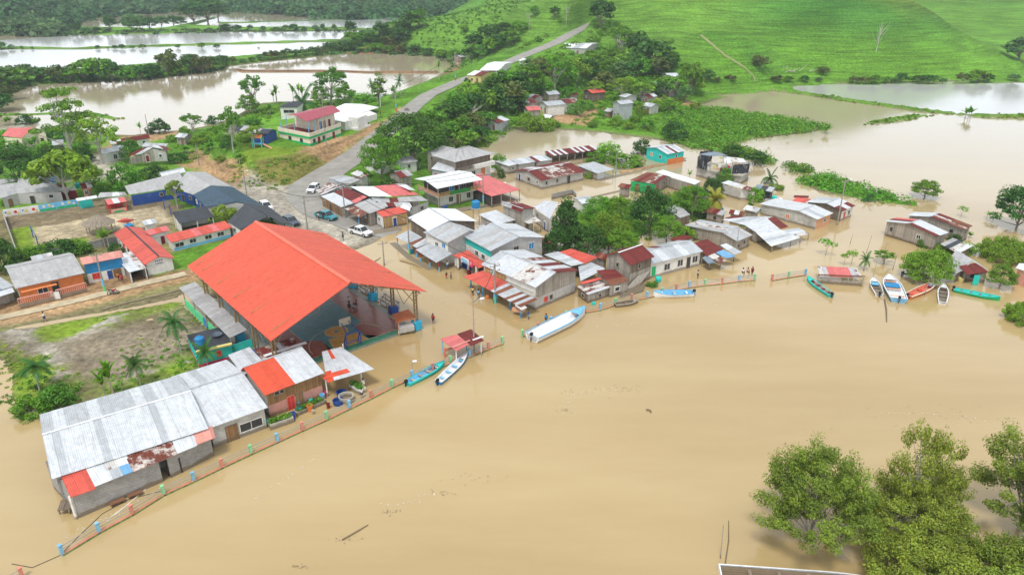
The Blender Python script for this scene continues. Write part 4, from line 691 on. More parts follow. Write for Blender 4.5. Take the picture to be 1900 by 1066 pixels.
r = house('open pink roofed shop beside the balcony house', (912, 364), (966, 351.5), (896, 321), 2.7, 'sh', 'PPPPP', {'l': 'dark', 'b': 'dark'}, hb=3.3, z0=-.2, posts=4, band='wood', name='shop', cat='shop', floor=.3)
r = house('long low warehouse with maroon rusted roof in the flooded street', (953, 316), (1005, 334.7), (1092.6, 320), 2.3, 'gc', ('RWRRR', 'RNNNR/RNMNR'), 'gwh', rh=1.1, ap=.5, z0=-.7, cap='Z', name='warehouse', cat='warehouse')
house('open grey sheet shed at the end of the maroon warehouse', (1108, 321.5), (1140, 314), (1105, 299), 1.9, 'sh', 'GG', {'l': 'wood'}, hb=2.4, z0=-.4, posts=3, name='shed', cat='shed')
house('small white block hut nearest the hipped house in the pond row', (944, 308), (964, 303), (946, 291), 2.2, 'sh', 'W', 'wblock', hb=2.5, z0=-.6, name='hut', cat='hut')
house('white zinc shed second in the row along the small pond', (963, 305), (996, 299.5), (985, 290), 2.2, 'sh', 'GWG', 'wblock', hb=2.6, z0=-.6, name='shed', cat='shed')
house('white zinc shed with a maroon stripe third in the pond row', (996, 300.5), (1025, 296), (1019, 285), 2.2, 'sh', 'RWWG', 'wblock', hb=2.6, z0=-.6, name='shed', cat='shed')
house('long narrow shed with maroon and white striped roof by the small pond', (1023, 289.5), (1111, 277.5), (1098, 269), 2.1, 'sh', 'RWRWRWRRRWRWRWRRW', {'b': 'wood', 'r': 'wood'}, hb=2.6, z0=-.5, posts=7, name='shed', cat='shed')
r = house('turquoise and orange house with striped white roof at the street end', (1197, 273.5), (1238.5, 286), (1270.5, 279.5), 3.0, 'gc', ('W', 'WGWRWGW'), {'f': 'teal', 'l': 'teal', 'b': 'teal', 'r': ('orange', 1.5, 'teal')}, rh=.9, ap=.5, z0=-.4, win=[('f', .25, 1.6, .9, 1.0, 'wo'), ('f', .68, 1.6, .9, .9, 'w'), ('r', .55, 2.0, .7, .7, 'w')])
r = freehouse('green shack with ragged rusty roof behind the leafy yard', [([(1168.6, 334, 2.6), (1217, 341, 2.6), (1239, 326, 3.1), (1201, 319, 3.1)], 'BRBNR')], [((1171, 335), (1216, 341), 2.5, 'green'), ((1216, 341), (1238, 326), (2.5, 3.0), 'wood')], 'shack', 'shack')
r = freehouse('long grey block house with clean white roof strip', [([(1216, 319, 2.8), (1289, 342, 2.8), (1300, 336, 3.0), (1230, 315, 3.0)], 'ZZZZ')], [((1221, 322), (1289, 342), 2.7, 'wood'), ((1289, 342), (1299, 337), 2.8, 'wblock')])
r = freehouse('small block house with stained white roof beside the tarpaulin shelter', [([(1337.5, 339, 2.6), (1390, 354, 2.6), (1397, 348, 3.0), (1352, 334.5, 3.0)], 'WWMN')], [((1339, 341), (1375, 351), 2.5, 'wblock'), ((1375, 351), (1396, 349), (2.4, 2.8), 'white')])
r = house('small white house half hidden by the round dark trees', (1061, 367), (1080, 378), (1103, 372), 2.6, 'gc', ('G', 'WG'), 'white', rh=.4, z0=-.4, win=[('r', .5, 1.4, .8, .9, 'w')])
prw = empty('ruined_wall', P(1040, 372, 0), 'roofless grey block wall standing in the flooded street', 'wall'); wallpx(prw, (1024, 370), (1063, 361), 1.3, 'block'); wallpx(prw, (1063, 361), (1068, 366), 1.0, 'block')
# tarpaulin shelter on a concrete first floor
r = empty('unfinished_house', P(1340, 330, 0), 'half built concrete house whose upper floor is hung with black tarpaulins and laundry', 'house')
prism(r, 'floor_slab', [(1291, 310), (1320, 318), (1378, 326), (1395, 316), (1360, 304), (1310, 300)], 2.0, 2.3, 'conc'); prism(r, 'lower_wall', [(1293, 312), (1320, 320), (1376, 327), (1390, 318), (1358, 306), (1312, 302)], -.7, 2.0, 'wblock')
mb = MB(); ms = []; slope(mb, ms, P(1296, 286, 5.4), P(1316, 289, 5.4), P(1351, 288, 5.6), P(1325, 281, 5.8), 'D'); slope(mb, ms, P(1344, 303, 4.6), P(1385, 301, 4.6), P(1379, 294, 4.9), P(1343, 290, 5.0), 'CMC'); mb.build('roof', ms, r)
def hang(parent, p0, p1, z1, z2, m, name='tarpaulin', seg=8, amp=.18):
    a, b_ = P(*p0, z2), P(*p1, z2); mb = MB(); d = b_ - a; n = np.array((-d[1], d[0], 0)); n /= np.linalg.norm(n)
    pr = [a + d * i / seg + n * amp * sin(i * 2.1) for i in range(seg + 1)]
    for i in range(seg):
        for k in range(3):
            za, zb_ = z2 + (z1 - z2) * k / 3, z2 + (z1 - z2) * (k + 1) / 3; o0 = n * .15 * sin(k * 1.7 + i); o1 = n * .15 * sin((k + 1) * 1.7 + i)
            mb.quad([np.array((*(pr[i] + o0)[:2], za)), np.array((*(pr[i + 1] + o0)[:2], za)), np.array((*(pr[i + 1] + o1)[:2], zb_)), np.array((*(pr[i] + o1)[:2], zb_))])
    return mb.build(name, W(m), parent, smooth=True)
hang(r, (1293, 311), (1312, 316), 5.3, 2.4, 'tarp'); hang(r, (1358, 323), (1388, 321), 4.6, 2.3, 'tarp'); hang(r, (1296, 303), (1320, 300), 5.4, 2.4, 'tarp')
for u, v in ((1293, 312), (1317, 319), (1357, 324), (1388, 320), (1345, 322)): p = P(u, v, 2.3); b = MB(); b.box((p[0], p[1], 3.8), (.16, .16, 3.2)); b.build('post', W('wood'), r)
rnd = random.Random(5)
for i, (u, c) in enumerate(((1321, 'white'), (1325, 'yellow'), (1330, 'pink'), (1334, 'white'), (1338, 'maroon'), (1342, 'sky'), (1347, 'white'), (1351, 'hotpink'), (1355, 'teal'))):
    p = P(u, 319 + (i % 3), 2.3); b = MB(); x = rnd.uniform(.5, .8); b.box((p[0], p[1], 3.3 + rnd.uniform(-.5, .6)), (x, .05, x * 1.4), rz=rnd.uniform(-.4, .2)); tagit(b.build('hanging_laundry', W(c)), f"{dict(white='white', yellow='yellow', pink='salmon', maroon='maroon', sky='light blue', hotpink='magenta', teal='turquoise')[c]} cloth hanging in the tarpaulin house, {['first', 'second', 'third', 'fourth', 'fifth', 'sixth', 'seventh', 'eighth', 'ninth'][i]} from its left post", 'laundry', 'clothes hung on the unfinished upper floor')
# ======= centre cluster
r = house('two storey wooden house with gleaming white gable roof at the square', (750, 406), (794, 428), 11.5, 4.9, 'gl', ('ZZZ', 'ZZZ'), 'wood', z0=-.3, rh=1.0) if 0 else None
r = house('two storey wooden house with gleaming white gable roof at the square', (794, 428), (885, 410), (847, 387), 4.9, 'gc', ('ZZZ', 'ZZZ'), 'dwood', z0=-.3, rh=1.2, ap=.44)
panel(r, [(733, 439, 2.2), (758, 451, 2.2), (784, 440, 3.0), (759, 426, 3.0)], 'GGG'); panel(r, [(764, 454, 2.3), (773, 460, 2.3), (800, 449, 2.9), (791, 440, 2.9)], 'WG'); panel(r, [(759, 451, 2.4), (765, 454, 2.4), (786, 443, 2.8), (781, 440, 2.8)], 'B')
posts(r, [(738, 456, 2.2), (773, 477, 2.2), (760, 470, 2.3)], 'red', .16, low='sky')
r = house('grey roofed two storey house with blue arched window behind the awnings', (830, 450.5), (893, 432), (860, 410), 4.7, 'gc', ('FGFG', 'FFF'), {'f': 'gwh', 'l': 'white', 'r': 'gwh', 'b': 'gwh'}, z0=-.3, rh=1.1, ap=.66, win=[('l', .82, 3.7, 1.0, .9, 'wbl'), ('l', .5, 3.4, .9, .7, 'w')])
panel(r, [(771, 463, 2.2), (809.5, 487, 2.1), (839, 470, 3.0), (800, 449, 3.0)], 'GGGGG'); posts(r, [(774, 477, 2.1), (781, 486, 2.1), (798, 495, 2.1), (815, 504, 2.1)], 'red', .18, low='sky')
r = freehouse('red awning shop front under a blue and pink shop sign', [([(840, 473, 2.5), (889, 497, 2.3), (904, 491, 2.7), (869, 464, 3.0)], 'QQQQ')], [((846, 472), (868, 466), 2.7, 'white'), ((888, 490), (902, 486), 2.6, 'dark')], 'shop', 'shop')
posts(r, [(846, 496, 2.4), (850, 500, 2.3), (869, 505, 2.3), (884, 517, 2.2)], 'white', .35); b = MB(); A_, B_ = P(849.5, 500, 0), P(868, 507, 0); b.box((A_ + B_) / 2 + np.array((.2, 1.6, .8)), (3.4, .1, 2.4), u=(B_ - A_)[:2] / np.linalg.norm(B_ - A_)); b.build('shopfront', W('dblue'), r)
sgn = empty('shop_sign', P(863, 478, 2.7), 'blue and white shop board with a magenta end on the red awning', 'sign'); A_, B_ = P(855.5, 484, 2.45), P(870, 491.5, 2.45); u_ = (B_ - A_) / np.linalg.norm(B_ - A_)
def board(parent, name, a, b_, z0_, z1_, m, off=0.): u = (b_ - a) / np.linalg.norm(b_ - a); n = np.array((u[1], -u[0], 0)); mb = MB(); c = (a + b_) / 2 + n * off; mb.box((c[0], c[1], (z0_ + z1_) / 2), (np.linalg.norm(b_ - a), .06, z1_ - z0_), u=u); return mb.build(name, W(m), parent)
board(sgn, 'board', A_, B_, 2.35, 3.35, 'vwhite'); board(sgn, 'lettering_band', A_ + u_ * .15, B_ - u_ * .5, 3.0, 3.2, 'sky', .05); board(sgn, 'lettering_band', A_ + u_ * .15, B_ - u_ * .3, 2.62, 2.85, 'sky', .05); board(sgn, 'lettering_band', A_ + u_ * .5, B_ - u_ * .15, 2.42, 2.5, 'dblue', .05)
C_ = P(877.5, 495, 2.45); C_[2] = A_[2]; board(sgn, 'board_end', B_ + u_ * .06, C_, 2.3, 3.5, 'hotpink'); b = MB(); c_ = (B_ + C_) / 2; nn_ = np.array((u_[1], -u_[0], 0)); c_[2] = 2.95; b.tube(c_, c_ + nn_ * .08, .33, n=14); b.build('emblem', W('pink'), sgn)
r = house('large grey gabled house with green balcony band at the cluster centre', (910, 465.5), (1011, 440), (936, 420), 4.8, 'gc', ('GFGFGG', 'WWGWW'), {'f': 'gwh', 'l': ('white', 3.4, 'teal'), 'r': 'gwh', 'b': 'gwh'}, z0=-.6, rh=1.3, ap=.52, win=[('f', .48, 3.7, 1.0, 1.2, 'wb'), ('f', .78, 3.7, 1.1, 1.2, 'wbl'), ('l', .7, 2.8, 1.0, .9, 'w'), ('l', .45, 2.8, 1.0, .9, 'w')])
r = house('two storey plank house over grey plaster wall with rust streaked zinc roof at the river', (994, 533), (1074, 501), (981, 459), 4.1, 'gc', ('WMMWWWG', 'RWRWNWWW'), {'f': ('gwh', 2.0, 'wood'), 'l': ('gwh', 2.2, 'white'), 'r': 'wood', 'b': 'wood'}, z0=-.7, rh=1.2, ap=.45, win=[('f', .25, 1.2, .75, .8, 'wr'), ('f', .38, 1.2, .7, .8, 'wb')])
w_ = r['_w']; a_, u_, n_ = (np.array(w_[i:i + 3]) for i in (0, 3, 6)); LL, DD = w_[9], w_[10]
b = MB(); b.box(lf(.3, DD * .75, 3.0), (.12, DD * .4, 1.5), u=u_); b.build('yellow_wall_panel', W('ywood'), r); b = MB(); 
for k in range(8): b.box(lf(.2, .6 + k * DD * .07, 2.7), (.05, .05, 1.0), u=u_)
for zz in (2.3, 3.1): b.box(lf(.2, DD * .3, zz), (.06, DD * .52, .08), u=u_)
b.build('railing', W('white'), r); panel(r, [(998, 537, 3.2), (1018, 528, 3.2), (1015, 526, 3.6), (995, 534, 3.6)], 'R')
r = empty('awning_row', P(930, 560, 0), 'long red and rusty sheet awning on blue posts before the plank house', 'awning')
panel(r, [(860, 512.5, 2.3), (910, 539, 2.1), (942, 524, 3.0), (896, 501.5, 3.1)], 'QQQQQQ', 'roof'); panel(r, [(910, 539, 2.1), (936, 553, 2.0), (968, 541, 2.8), (942, 524, 2.95)], 'GBGG', 'roof'); panel(r, [(934, 553, 2.1), (966, 569, 2.0), (998, 555, 2.7), (966, 541, 2.8)], 'BGBGB', 'roof')
posts(r, [(874, 533, 2.1), (896, 549, 2.0), (917, 562, 2.0), (922, 561, 2.0), (946, 574, 1.9), (967, 589, 1.9)], 'sky', .22, low='blue', zl=.7)
r = freehouse('small wooden food stall at the river end of the rusty awning', [([(955, 566, 1.9), (968, 575, 1.8), (978, 570, 2.0), (966, 560, 2.1)], 'M')], [], 'stall', 'stall'); b = MB(); p = P(963, 583, 0); b.box(p + np.array((0, 0, .9)), (1.8, 1.3, .5), rz=-.5); b.build('counter', W('peach'), r); posts(r, [(957, 584, 1.8), (968, 588, 1.8), (974, 584, 1.9)], 'wood', .1)
house('low house with bright white roof behind the blue tank tower', (923, 416.5), (956, 407.5), (921, 389), 2.9, 'sh', 'WW', 'gwh', hb=3.4, z0=-.5)
r = house('tall narrow shack with maroon roof and grey plank gable', (968, 393.5), (994.5, 386), (967, 369.5), 5.0, 'gc', ('RO', 'RRN'), {'f': 'wblock', 'l': 'wood', 'r': 'wblock', 'b': 'wood'}, z0=-.6, rh=.6, ap=.1); panel(r, [(967, 409, 2.8), (981, 415, 2.6), (1004, 410, 2.8), (990, 399, 3.3)], 'M'); posts(r, [(981, 434, 2.6), (1003, 428, 2.7)], 'wood')
freehouse('house with long curving white roof beside the round dark trees', [([(990, 384, 3.2), (1020, 406, 3.0), (1036, 375, 3.6), (1011, 372, 3.8)], 'WWW')], [((991, 386), (1019, 406), 3.0, 'wblock')])
r = freehouse('flat pale sheet roofs behind the rust streaked plank house', [([(1009, 472, 2.9), (1060, 493, 2.8), (1083, 488, 3.1), (1036, 466, 3.2)], 'GWGW'), ([(1073, 494, 2.6), (1077, 521, 2.5), (1123, 498, 2.8), (1097, 486, 2.9)], 'GW'), ([(1076, 523, 2.45), (1080, 527, 2.35), (1118, 517, 2.4), (1112, 514, 2.5)], 'Q')], [((1077, 521), (1120, 512), 2.4, 'wood')])
freehouse('faded red roofed house behind the flat pale roofs', [([(1037.6, 467, 3.1), (1085, 489, 3.0), (1109, 477, 3.3), (1060, 461, 3.5)], 'QQQQQ')], [((1085, 489), (1108, 478), 3.0, 'wood'), ((1040, 468), (1085, 489), 2.9, 'wood')])
r = freehouse('low grey plank shack with rusty patchwork roof beside the river railing', [([(1071, 531, 1.7), (1091, 546, 1.6), (1134, 532, 1.8), (1110, 520, 2.1)], 'MNMNW')], [((1073, 532), (1091, 545.5), (1.6, 1.6), 'dwood'), ((1091, 545.5), (1133, 532), 1.6, 'wood')], 'shack', 'shack')
freehouse('leaning maroon roofed shack between the plank houses', [([(1107, 501, 3.0), (1132, 529, 2.2), (1166, 520, 2.4), (1141, 499, 3.2)], 'RRB')], [((1132, 529), (1165, 520.5), 2.2, 'wood'), ((1109, 503), (1132, 529), (2.8, 2.1), 'wood')], 'shack', 'shack')
r = house('two storey silver plank house with dark maroon gable roof', (1121.6, 473), (1170.5, 492), (1215.5, 476), 4.2, 'gc', ('RR', 'RRRR'), {'f': 'wood', 'l': 'wood', 'r': ('wood', 2.4, 'dwood'), 'b': 'wood'}, rh=1.3, z0=-.6, ap=.5, cap='Z')
r = house('long white house with grey roof and green door facing the river', (1205.6, 490.6), (1305, 466), (1256, 446), 2.8, 'gl', ('GGWGGWGG', 'WGGRGGWG'), 'white', rh=1.0, ap=.5, z0=-.5, win=[('f', .08, 1.2, 1.0, 1.8, 'dg'), ('f', .34, 1.4, 1.3, 1.2, 'w'), ('f', .60, 1.5, 1.2, 1.2, 'w'), ('f', .77, 1.2, .8, 1.9, 'o'), ('f', .90, 1.5, 1.2, 1.2, 'w')])
r = freehouse('shack with dark maroon roof and patchwork awnings at the river', [([(1279.6, 453, 2.9), (1312, 474, 2.4), (1342, 462, 2.5), (1312, 443, 3.1)], 'RRR')], [((1300, 466), (1340, 462), 2.3, 'wood')], 'shack', 'shack')
panel(r, [(1303, 478, 1.9), (1314, 489, 1.6), (1328, 487, 1.6), (1312, 473, 2.3)], 'D'); panel(r, [(1312, 473.5, 2.3), (1336, 488, 1.7), (1348, 484, 1.7), (1324, 468, 2.4)], 'MN'); panel(r, [(1327, 467.5, 2.4), (1347, 479, 1.9), (1365, 475, 1.9), (1343, 463, 2.5)], 'AA'); panel(r, [(1336, 454.5, 2.5), (1362.5, 472.5, 1.9), (1377, 467.5, 1.9), (1348, 451, 2.6)], 'WG'); posts(r, [(1315, 500, 1.6), (1336, 496, 1.6), (1361, 485, 1.8), (1301, 491, 1.8)], 'wood')
freehouse('small maroon roof over a lean to behind the long white house', [([(1241, 443, 2.6), (1262, 449, 2.5), (1286, 440, 2.7), (1270, 435, 2.9)], 'RR')], [((1262, 449), (1285, 441), 2.4, 'wood')], 'shed', 'shed')
r = house('weathered silver plank house with low grey gable roof by the thin mast', (1270, 417.5), (1368, 447.5), (1404.5, 438), 2.4, 'gc', ('OMG', 'OGOO'), 'wood', rh=.8, ap=.72, z0=-.6, win=[('r', .2, 1.1, .7, .7, 'wb'), ('r', .6, 1.4, .6, .7, 'wb')])
r = freehouse('broad white roofed house with maroon strip and shaggy awning over the water', [([(1340, 407, 2.6), (1382, 417.5, 2.5), (1433, 402, 2.9), (1390, 401, 3.1)], 'WGW'), ([(1382, 417.5, 2.5), (1404, 431, 2.3), (1445, 424, 2.4), (1424, 405, 2.9)], 'WW'), ([(1424, 405.5, 2.85), (1449, 424, 2.4), (1463, 420, 2.4), (1438, 402, 2.9)], 'RR'), ([(1345, 404, 2.7), (1372, 407, 2.6), (1384, 402, 2.8), (1366, 399, 2.9)], 'R')], [((1404, 431), (1445, 424), 2.2, 'wood'), ((1384, 419), (1404, 431), 2.2, 'wood')])
panel(r, [(1403, 431.5, 2.3), (1431, 457, 1.4), (1485, 441, 1.5), (1444, 424, 2.4)], 'WCWGWC'); panel(r, [(1451, 427, 2.2), (1471, 441, 1.5), (1501, 434, 1.5), (1483, 422, 2.2)], 'GWM'); posts(r, [(1431, 468, 1.4), (1449, 462, 1.4), (1466, 457, 1.4), (1484, 451, 1.4), (1499, 444, 1.4)], 'wood')
freehouse('low grey roofed hut against the leafy yard', [([(1235, 387, 2.4), (1262, 404, 2.1), (1281, 398, 2.2), (1257.6, 378, 2.8)], 'OO')], [((1237, 388), (1262, 404), 2.1, 'wood'), ((1262, 404), (1280, 399), 2.1, 'dwood')], 'hut', 'hut')
r = house('long block house with white gable roof and peach end room', (1409, 378), (1517, 407), (1552, 396.5), 2.3, 'gc', ('WWW', 'WGWW'), {'f': 'wblock', 'l': 'wblock', 'r': 'peach', 'b': 'wblock'}, rh=.7, ap=.68, z0=-.6, win=[('f', .5, 1.2, .8, .8, 'wo'), ('r', .6, 1.2, .9, .8, 'w')])
r = house('wood and plaster house with white and maroon roof near the tall lamp pole', (1495, 374.5), (1564, 391.5), (1592, 382.5), 2.4, 'gc', ('WG', 'RWR/WWW'), {'f': 'dwood', 'l': 'wood', 'r': 'white', 'b': 'wood'}, rh=.8, ap=.55, z0=-.6, win=[('r', .3, 1.0, .6, 1.3, 'wr'), ('r', .7, 1.2, .7, .8, 'wb')])
freehouse('bright red low roof and sheet fence behind the white gable house', [([(1468, 374, 2.2), (1492, 377, 2.2), (1505, 369, 2.5), (1478, 366, 2.5)], 'Q'), ([(1472, 366, 2.3), (1500, 367, 2.3), (1501, 363, 2.6), (1474, 362, 2.6)], 'R')], [((1420, 367), (1472, 372), 1.6, 'sheetw')], 'shed', 'shed')
# ======= right bank
r = house('left wooden stilt house with pink edged white roof on the right bank', (1641, 410), (1739, 438.7), (1760.5, 431), 2.9, 'gc', ('WRP', 'RWWW'), 'wood', rh=.9, ap=.45, z0=.15, win=[('f', .68, 1.7, .8, .8, 'w'), ('f', .12, 1.6, .6, .9, 'wb')])
posts(r, [(1642, 437, .2), (1660, 441, .2), (1682, 447, .2), (1704, 453, .2), (1726, 459, .2)], 'wood', .18)
house('wooden house with long rusty roof slope behind the pink edged one', (1683, 399.5), (1790, 426), (1803, 418), 2.9, 'gc', ('WW', 'BNBBB/RBMRR'), 'wood', rh=.9, ap=.4, z0=-.6)
r = empty('jetty_hut', P(1560, 525, 0), 'low slatted hut with pink sheet roof floating at the right bank', 'hut')
panel(r, [(1521, 512, 1.3), (1600, 515, 1.3), (1590, 497, 1.9), (1516, 493, 1.9)], 'MOPPPPPGM', 'roof'); panel(r, [(1518, 509.5, 1.5), (1606, 513, 1.5), (1606, 511.5, 1.55), (1518, 508, 1.55)], 'B', 'roof_batten')
for q0, q1 in (((1517, 525), (1598, 531)), ((1598, 531), (1602, 520)), ((1517, 525), (1520, 514))): wallpx(r, q0, q1, .75, 'wood', name='slat_wall')
posts(r, [(1518, 525, 1.3), (1545, 527, 1.3), (1572, 529, 1.3), (1598, 531, 1.3)], 'wood', .13)
r = freehouse('dark gabled hut with grey roof and maroon front awning on the right bank', [([(1748, 494, 1.9), (1769, 512, 1.7), (1806, 484, 2.9), (1774, 464, 3.0)], 'FOFO'), ([(1806, 484, 2.9), (1836, 502, 2.0), (1812, 486, 2.0), (1778, 465, 3.0)], 'WG'), ([(1794, 509, 2.0), (1834, 504, 2.0), (1812, 487, 2.6), (1780, 493, 2.6)], 'RRR')], [((1789, 500), (1832, 504), 2.0, 'wood'), ((1774, 506), (1790, 500), 1.8, 'dwood')], 'hut', 'hut')
b = MB(); p = P(1808, 528, 0); b.box((p[0], p[1] - .1, .9), (1.0, .1, 1.7)); b.build('door', W('teal'), r)
r = freehouse('pink and white house cut off by the right edge', [([(1884, 497, 2.8), (1915, 506, 2.8), (1925, 490, 3.2), (1891, 488, 3.2)], 'W')], [((1889, 498), (1915, 507), 2.7, 'pink'), ((1892, 489), (1889, 498), 2.7, 'white')])
freehouse('junk roofed lean to behind the round green tree', [([(1745, 452, 1.9), (1778, 470, 1.7), (1808, 455, 1.9), (1768, 441, 2.2)], 'OKMC')], [((1778, 470), (1806, 456), 1.6, 'dwood')], 'shed', 'shed')
# ======= hamlet at the foot of the hill and along the ridge road
for lb, A_, B_, C_, kd, rp_, wl_, he_ in (('black and teal sheet hut right of the tarpaulin house', (1398, 350), (1432, 356), (1440, 348), 'sh', 'DKG', 'tarp', 2.0), ('small rusty lean to beside the golden palm', (1308, 392), (1340, 400), (1350, 392), 'sh', 'BRO', 'wood', 2.0), ('little red awning hut behind the grey gabled house', (994, 446), (1014, 455), (1026, 449), 'sh', 'QQ', 'wood', 2.4),
      ('grey sheet shed squeezed behind the white gable house at the square', (896, 430), (918, 424), (908, 414), 'sh', 'OGR', 'wood', 3.0), ('rusty roof shack behind the silver gable house', (1102, 476), (1122, 482), (1134, 474), 'sh', 'RBR', 'wood', 2.8), ('small white roofed shack left of the long block house', (1378, 388), (1404, 394), (1412, 386), 'sh', 'WMG', 'wood', 2.0), ('patched shack behind the broad white roofed house', (1352, 396), (1380, 400), (1388, 393), 'sh', 'RWB', 'wood', 2.2),
      ('grey shack between the shelter and the small block house', (1300, 350), (1326, 357), (1336, 349), 'sh', 'OG', 'wblock', 2.3), ('rusty hut beside the green shack', (1146, 346), (1166, 350), (1172, 343), 'sh', 'BR', 'wood', 2.2), ('tin shed behind the pink roofed shop', (868, 318), (890, 313), (884, 306), 'sh', 'GM', 'wood', 2.6), ('white and rusty shed at the foot of the uphill road', (650, 322), (672, 330), (684, 323), 'sh', 'MWN', 'wblock', 2.6),
      ('maroon patched hut left of the weathered drooping roof', (720, 322), (744, 330), (756, 321), 'gc', 'RO', 'wood', 2.8), ('grey hut with white sheet behind the school annex', (268, 418), (292, 413), (286, 405), 'sh', 'GCG', 'white', 2.3), ('tin roof house behind the orange veranda house', (60, 486), (100, 478), (94, 468), 'sh', 'OGFM', 'wood', 2.6)):
    house(lb, A_, B_, C_, he_, kd, rp_, wl_, hb=he_ + .5 if kd == 'sh' else None, zb='g', name='shack', cat='shack', group='small shacks among the houses')
far = [('tin roofed hut tucked behind the white walled hamlet house', (976, 180), (992, 183), (1000, 178), 'gl', 'GR', 'wood', 2.6), ('pale roofed hut lowest on the right of the hamlet', (1190, 196), (1208, 199), (1216, 194), 'gl', 'WG', 'wblock', 2.8), ('maroon roofed hut right of the blue and grey house', (1188, 178), (1204, 181), (1212, 177), 'gc', 'RW', 'wood', 2.8), ('small grey shelter in the hamlet yard', (1120, 206), (1132, 208), (1138, 204), 'gl', 'O', 'dwood', 2.2),
       ('rusty roofed hut left of the hamlet path', (1046, 176), (1060, 178), (1067, 174), 'gc', 'BR', 'wood', 2.6), ('white shelter roof at the hill foot path', (1228, 168), (1244, 170), (1252, 166), 'gl', 'Z', 'wood', 2.4), ('blue walled shed with grey roof left of the cream school', (460, 246), (496, 249), (490, 240), 'gl', 'OK', 'dblue', 2.4), ('dark roofed shed beside the blue walled shed', (430, 240), (458, 243), (456, 235), 'gl', 'KO', 'wood', 2.4),
       ('grey roofed hut at the dirt clearing by the pond', (324, 254), (342, 256), (348, 250), 'gl', 'WG', 'wood', 2.3), ('pink walled hut behind the rusty stalls', (152, 350), (172, 347), (168, 340), 'gl', 'RM', 'pink', 2.6), ('tin hut among the trees of the far left bank', (96, 270), (118, 268), (114, 261), 'gl', 'GO', 'wood', 2.6), ('low brown roofed hut at the left edge under the trees', (0, 283), (26, 284), (24, 276), 'gl', 'BO', 'dwood', 2.5),
       ('yellow hut with white roof beside the ridge road', (866, 139), (893, 141), (906, 132), 'gl', 'ZR', 'yellow', 3.0), ('long white roofed house below the ridge road', (890, 130), (925, 131), (942, 115), 'gl', 'ZZZ', 'white', 3.0), ('small white roofed house farther up the ridge road', (962, 112), (979, 119), (990, 115), 'gl', 'ZZ', 'white', 2.8),
       ('long white roofed building highest on the ridge road', (1036, 88), (1088, 90), (1110, 80), 'gl', 'ZZGZ', 'wblock', 3.2), ('blue grey roofed hut at the foot of the wooded slope', (1003, 170), (1018, 176), (1036, 173), 'gc', 'G', 'wood', 3.2), ('small hut with white and maroon roof in the hamlet', (961, 186), (972, 191.5), (993, 189), 'gc', 'WR', 'wood', 2.8),
       ('white walled house with grey roof in the hamlet', (998, 190), (1016, 196.5), (1043, 191), 'gc', 'GG', 'white', 3.0), ('white house with rusty striped roof in the hamlet', (1031, 184), (1052, 192), (1072, 188), 'gc', 'RN', 'white', 3.0), ('hut with faded pink roof in the hamlet', (968, 199), (980, 205.5), (1003, 203), 'gc', 'P', 'wood', 2.4),
       ('grey plank shack standing at the small pond edge', (891.6, 223), (926, 228), (946, 222), 'gc', 'RW', 'sheetw', 2.9), ('white roofed shack by the small pond below the hamlet', (1003, 218), (1020, 220), (1028, 216), 'gl', 'Z', 'wood', 2.3), ('red roofed stilt house in the hamlet', (1081, 168), (1098, 173), (1119, 169), 'gc', 'QQ', 'dwood', 3.6),
       ('two storey blue and grey house in the hamlet', (1135, 190), (1152, 194), (1173, 190), 'gc', 'G', 'sheetw', 5.2), ('pale walled house behind the blue and grey one', (1148, 178), (1160, 181), (1178, 177), 'gl', 'W', 'wblock', 3.0), ('white roofed house half hidden by trees at the hill foot', (1176, 156), (1204, 161), (1221, 156), 'gc', 'WZ', 'wood', 2.8),
       ('grey block house highest in the hamlet', (1227, 137), (1241, 142.5), (1260, 141), 'gc', 'WW', 'block', 3.2), ('tiny plank hut on the far pond bank', (841, 105), (855, 106.5), (861, 103), 'gc', 'O', 'wood', 2.4)]
for lb, A_, B_, C_, kd, rp_, wl_, he_ in far:
    r = house(lb, A_, B_, C_, he_, kd, rp_, wl_, rh=.8, zb='g', win=[('f', .3, 1.5, .8, .9, 'w'), ('f', .7, 1.2, .8, 1.8, 'd')], name='house' if 'house' in lb else 'hut', cat='house' if 'house' in lb or 'building' in lb else 'hut', group='houses along the hill')
# ---------------------------------------------------------------- covered court
A_, B_ = P(347, 493, 6.5), P(497, 635, 6.5); E1_, E2_ = P(603, 435, 6.5), P(797, 543, 6.5)
ct = (B_ - A_ + E2_ - E1_); CL = np.linalg.norm(ct) / 2; ct /= np.linalg.norm(ct); cs = np.array((-ct[1], ct[0], 0)); CW = 23.2; CZ = .3
def cl(s, t, z): return np.array((A_[0] + cs[0] * s + ct[0] * t, A_[1] + cs[1] * s + ct[1] * t, z))
pav = empty('court_pavilion', cl(CW / 2, CL / 2, 0), 'huge orange red gabled roof on tall steel columns over the sports court', 'pavilion')
mb = MB(); ms = []; slope(mb, ms, cl(0, 0, 6.5), cl(0, CL, 6.5), cl(CW / 2, CL, 11.2), cl(CW / 2, 0, 11.2), 'T'); slope(mb, ms, cl(CW, 0, 6.5), cl(CW, CL, 6.5), cl(CW / 2, CL, 11.2), cl(CW / 2, 0, 11.2), 'T'); rf = mb.build('roof', ms, pav)
b = MB(); e = np.array((0, 0, .09))
for sg in (-1, 1): q = [cl(CW / 2 + sg * .35, 0, 11.2 - .35 * .405), cl(CW / 2 + sg * .35, CL, 11.2 - .35 * .405), cl(CW / 2, CL, 11.25), cl(CW / 2, 0, 11.25)]; b.quad([p + e for p in (q if sg > 0 else q[::-1])])
b.build('ridge_cap', mat('faded_orange_cap', (.72, .16, .10), .6), rf)
STL = mat('ochre_steel', (.30, .21, .10), .6, .2); 
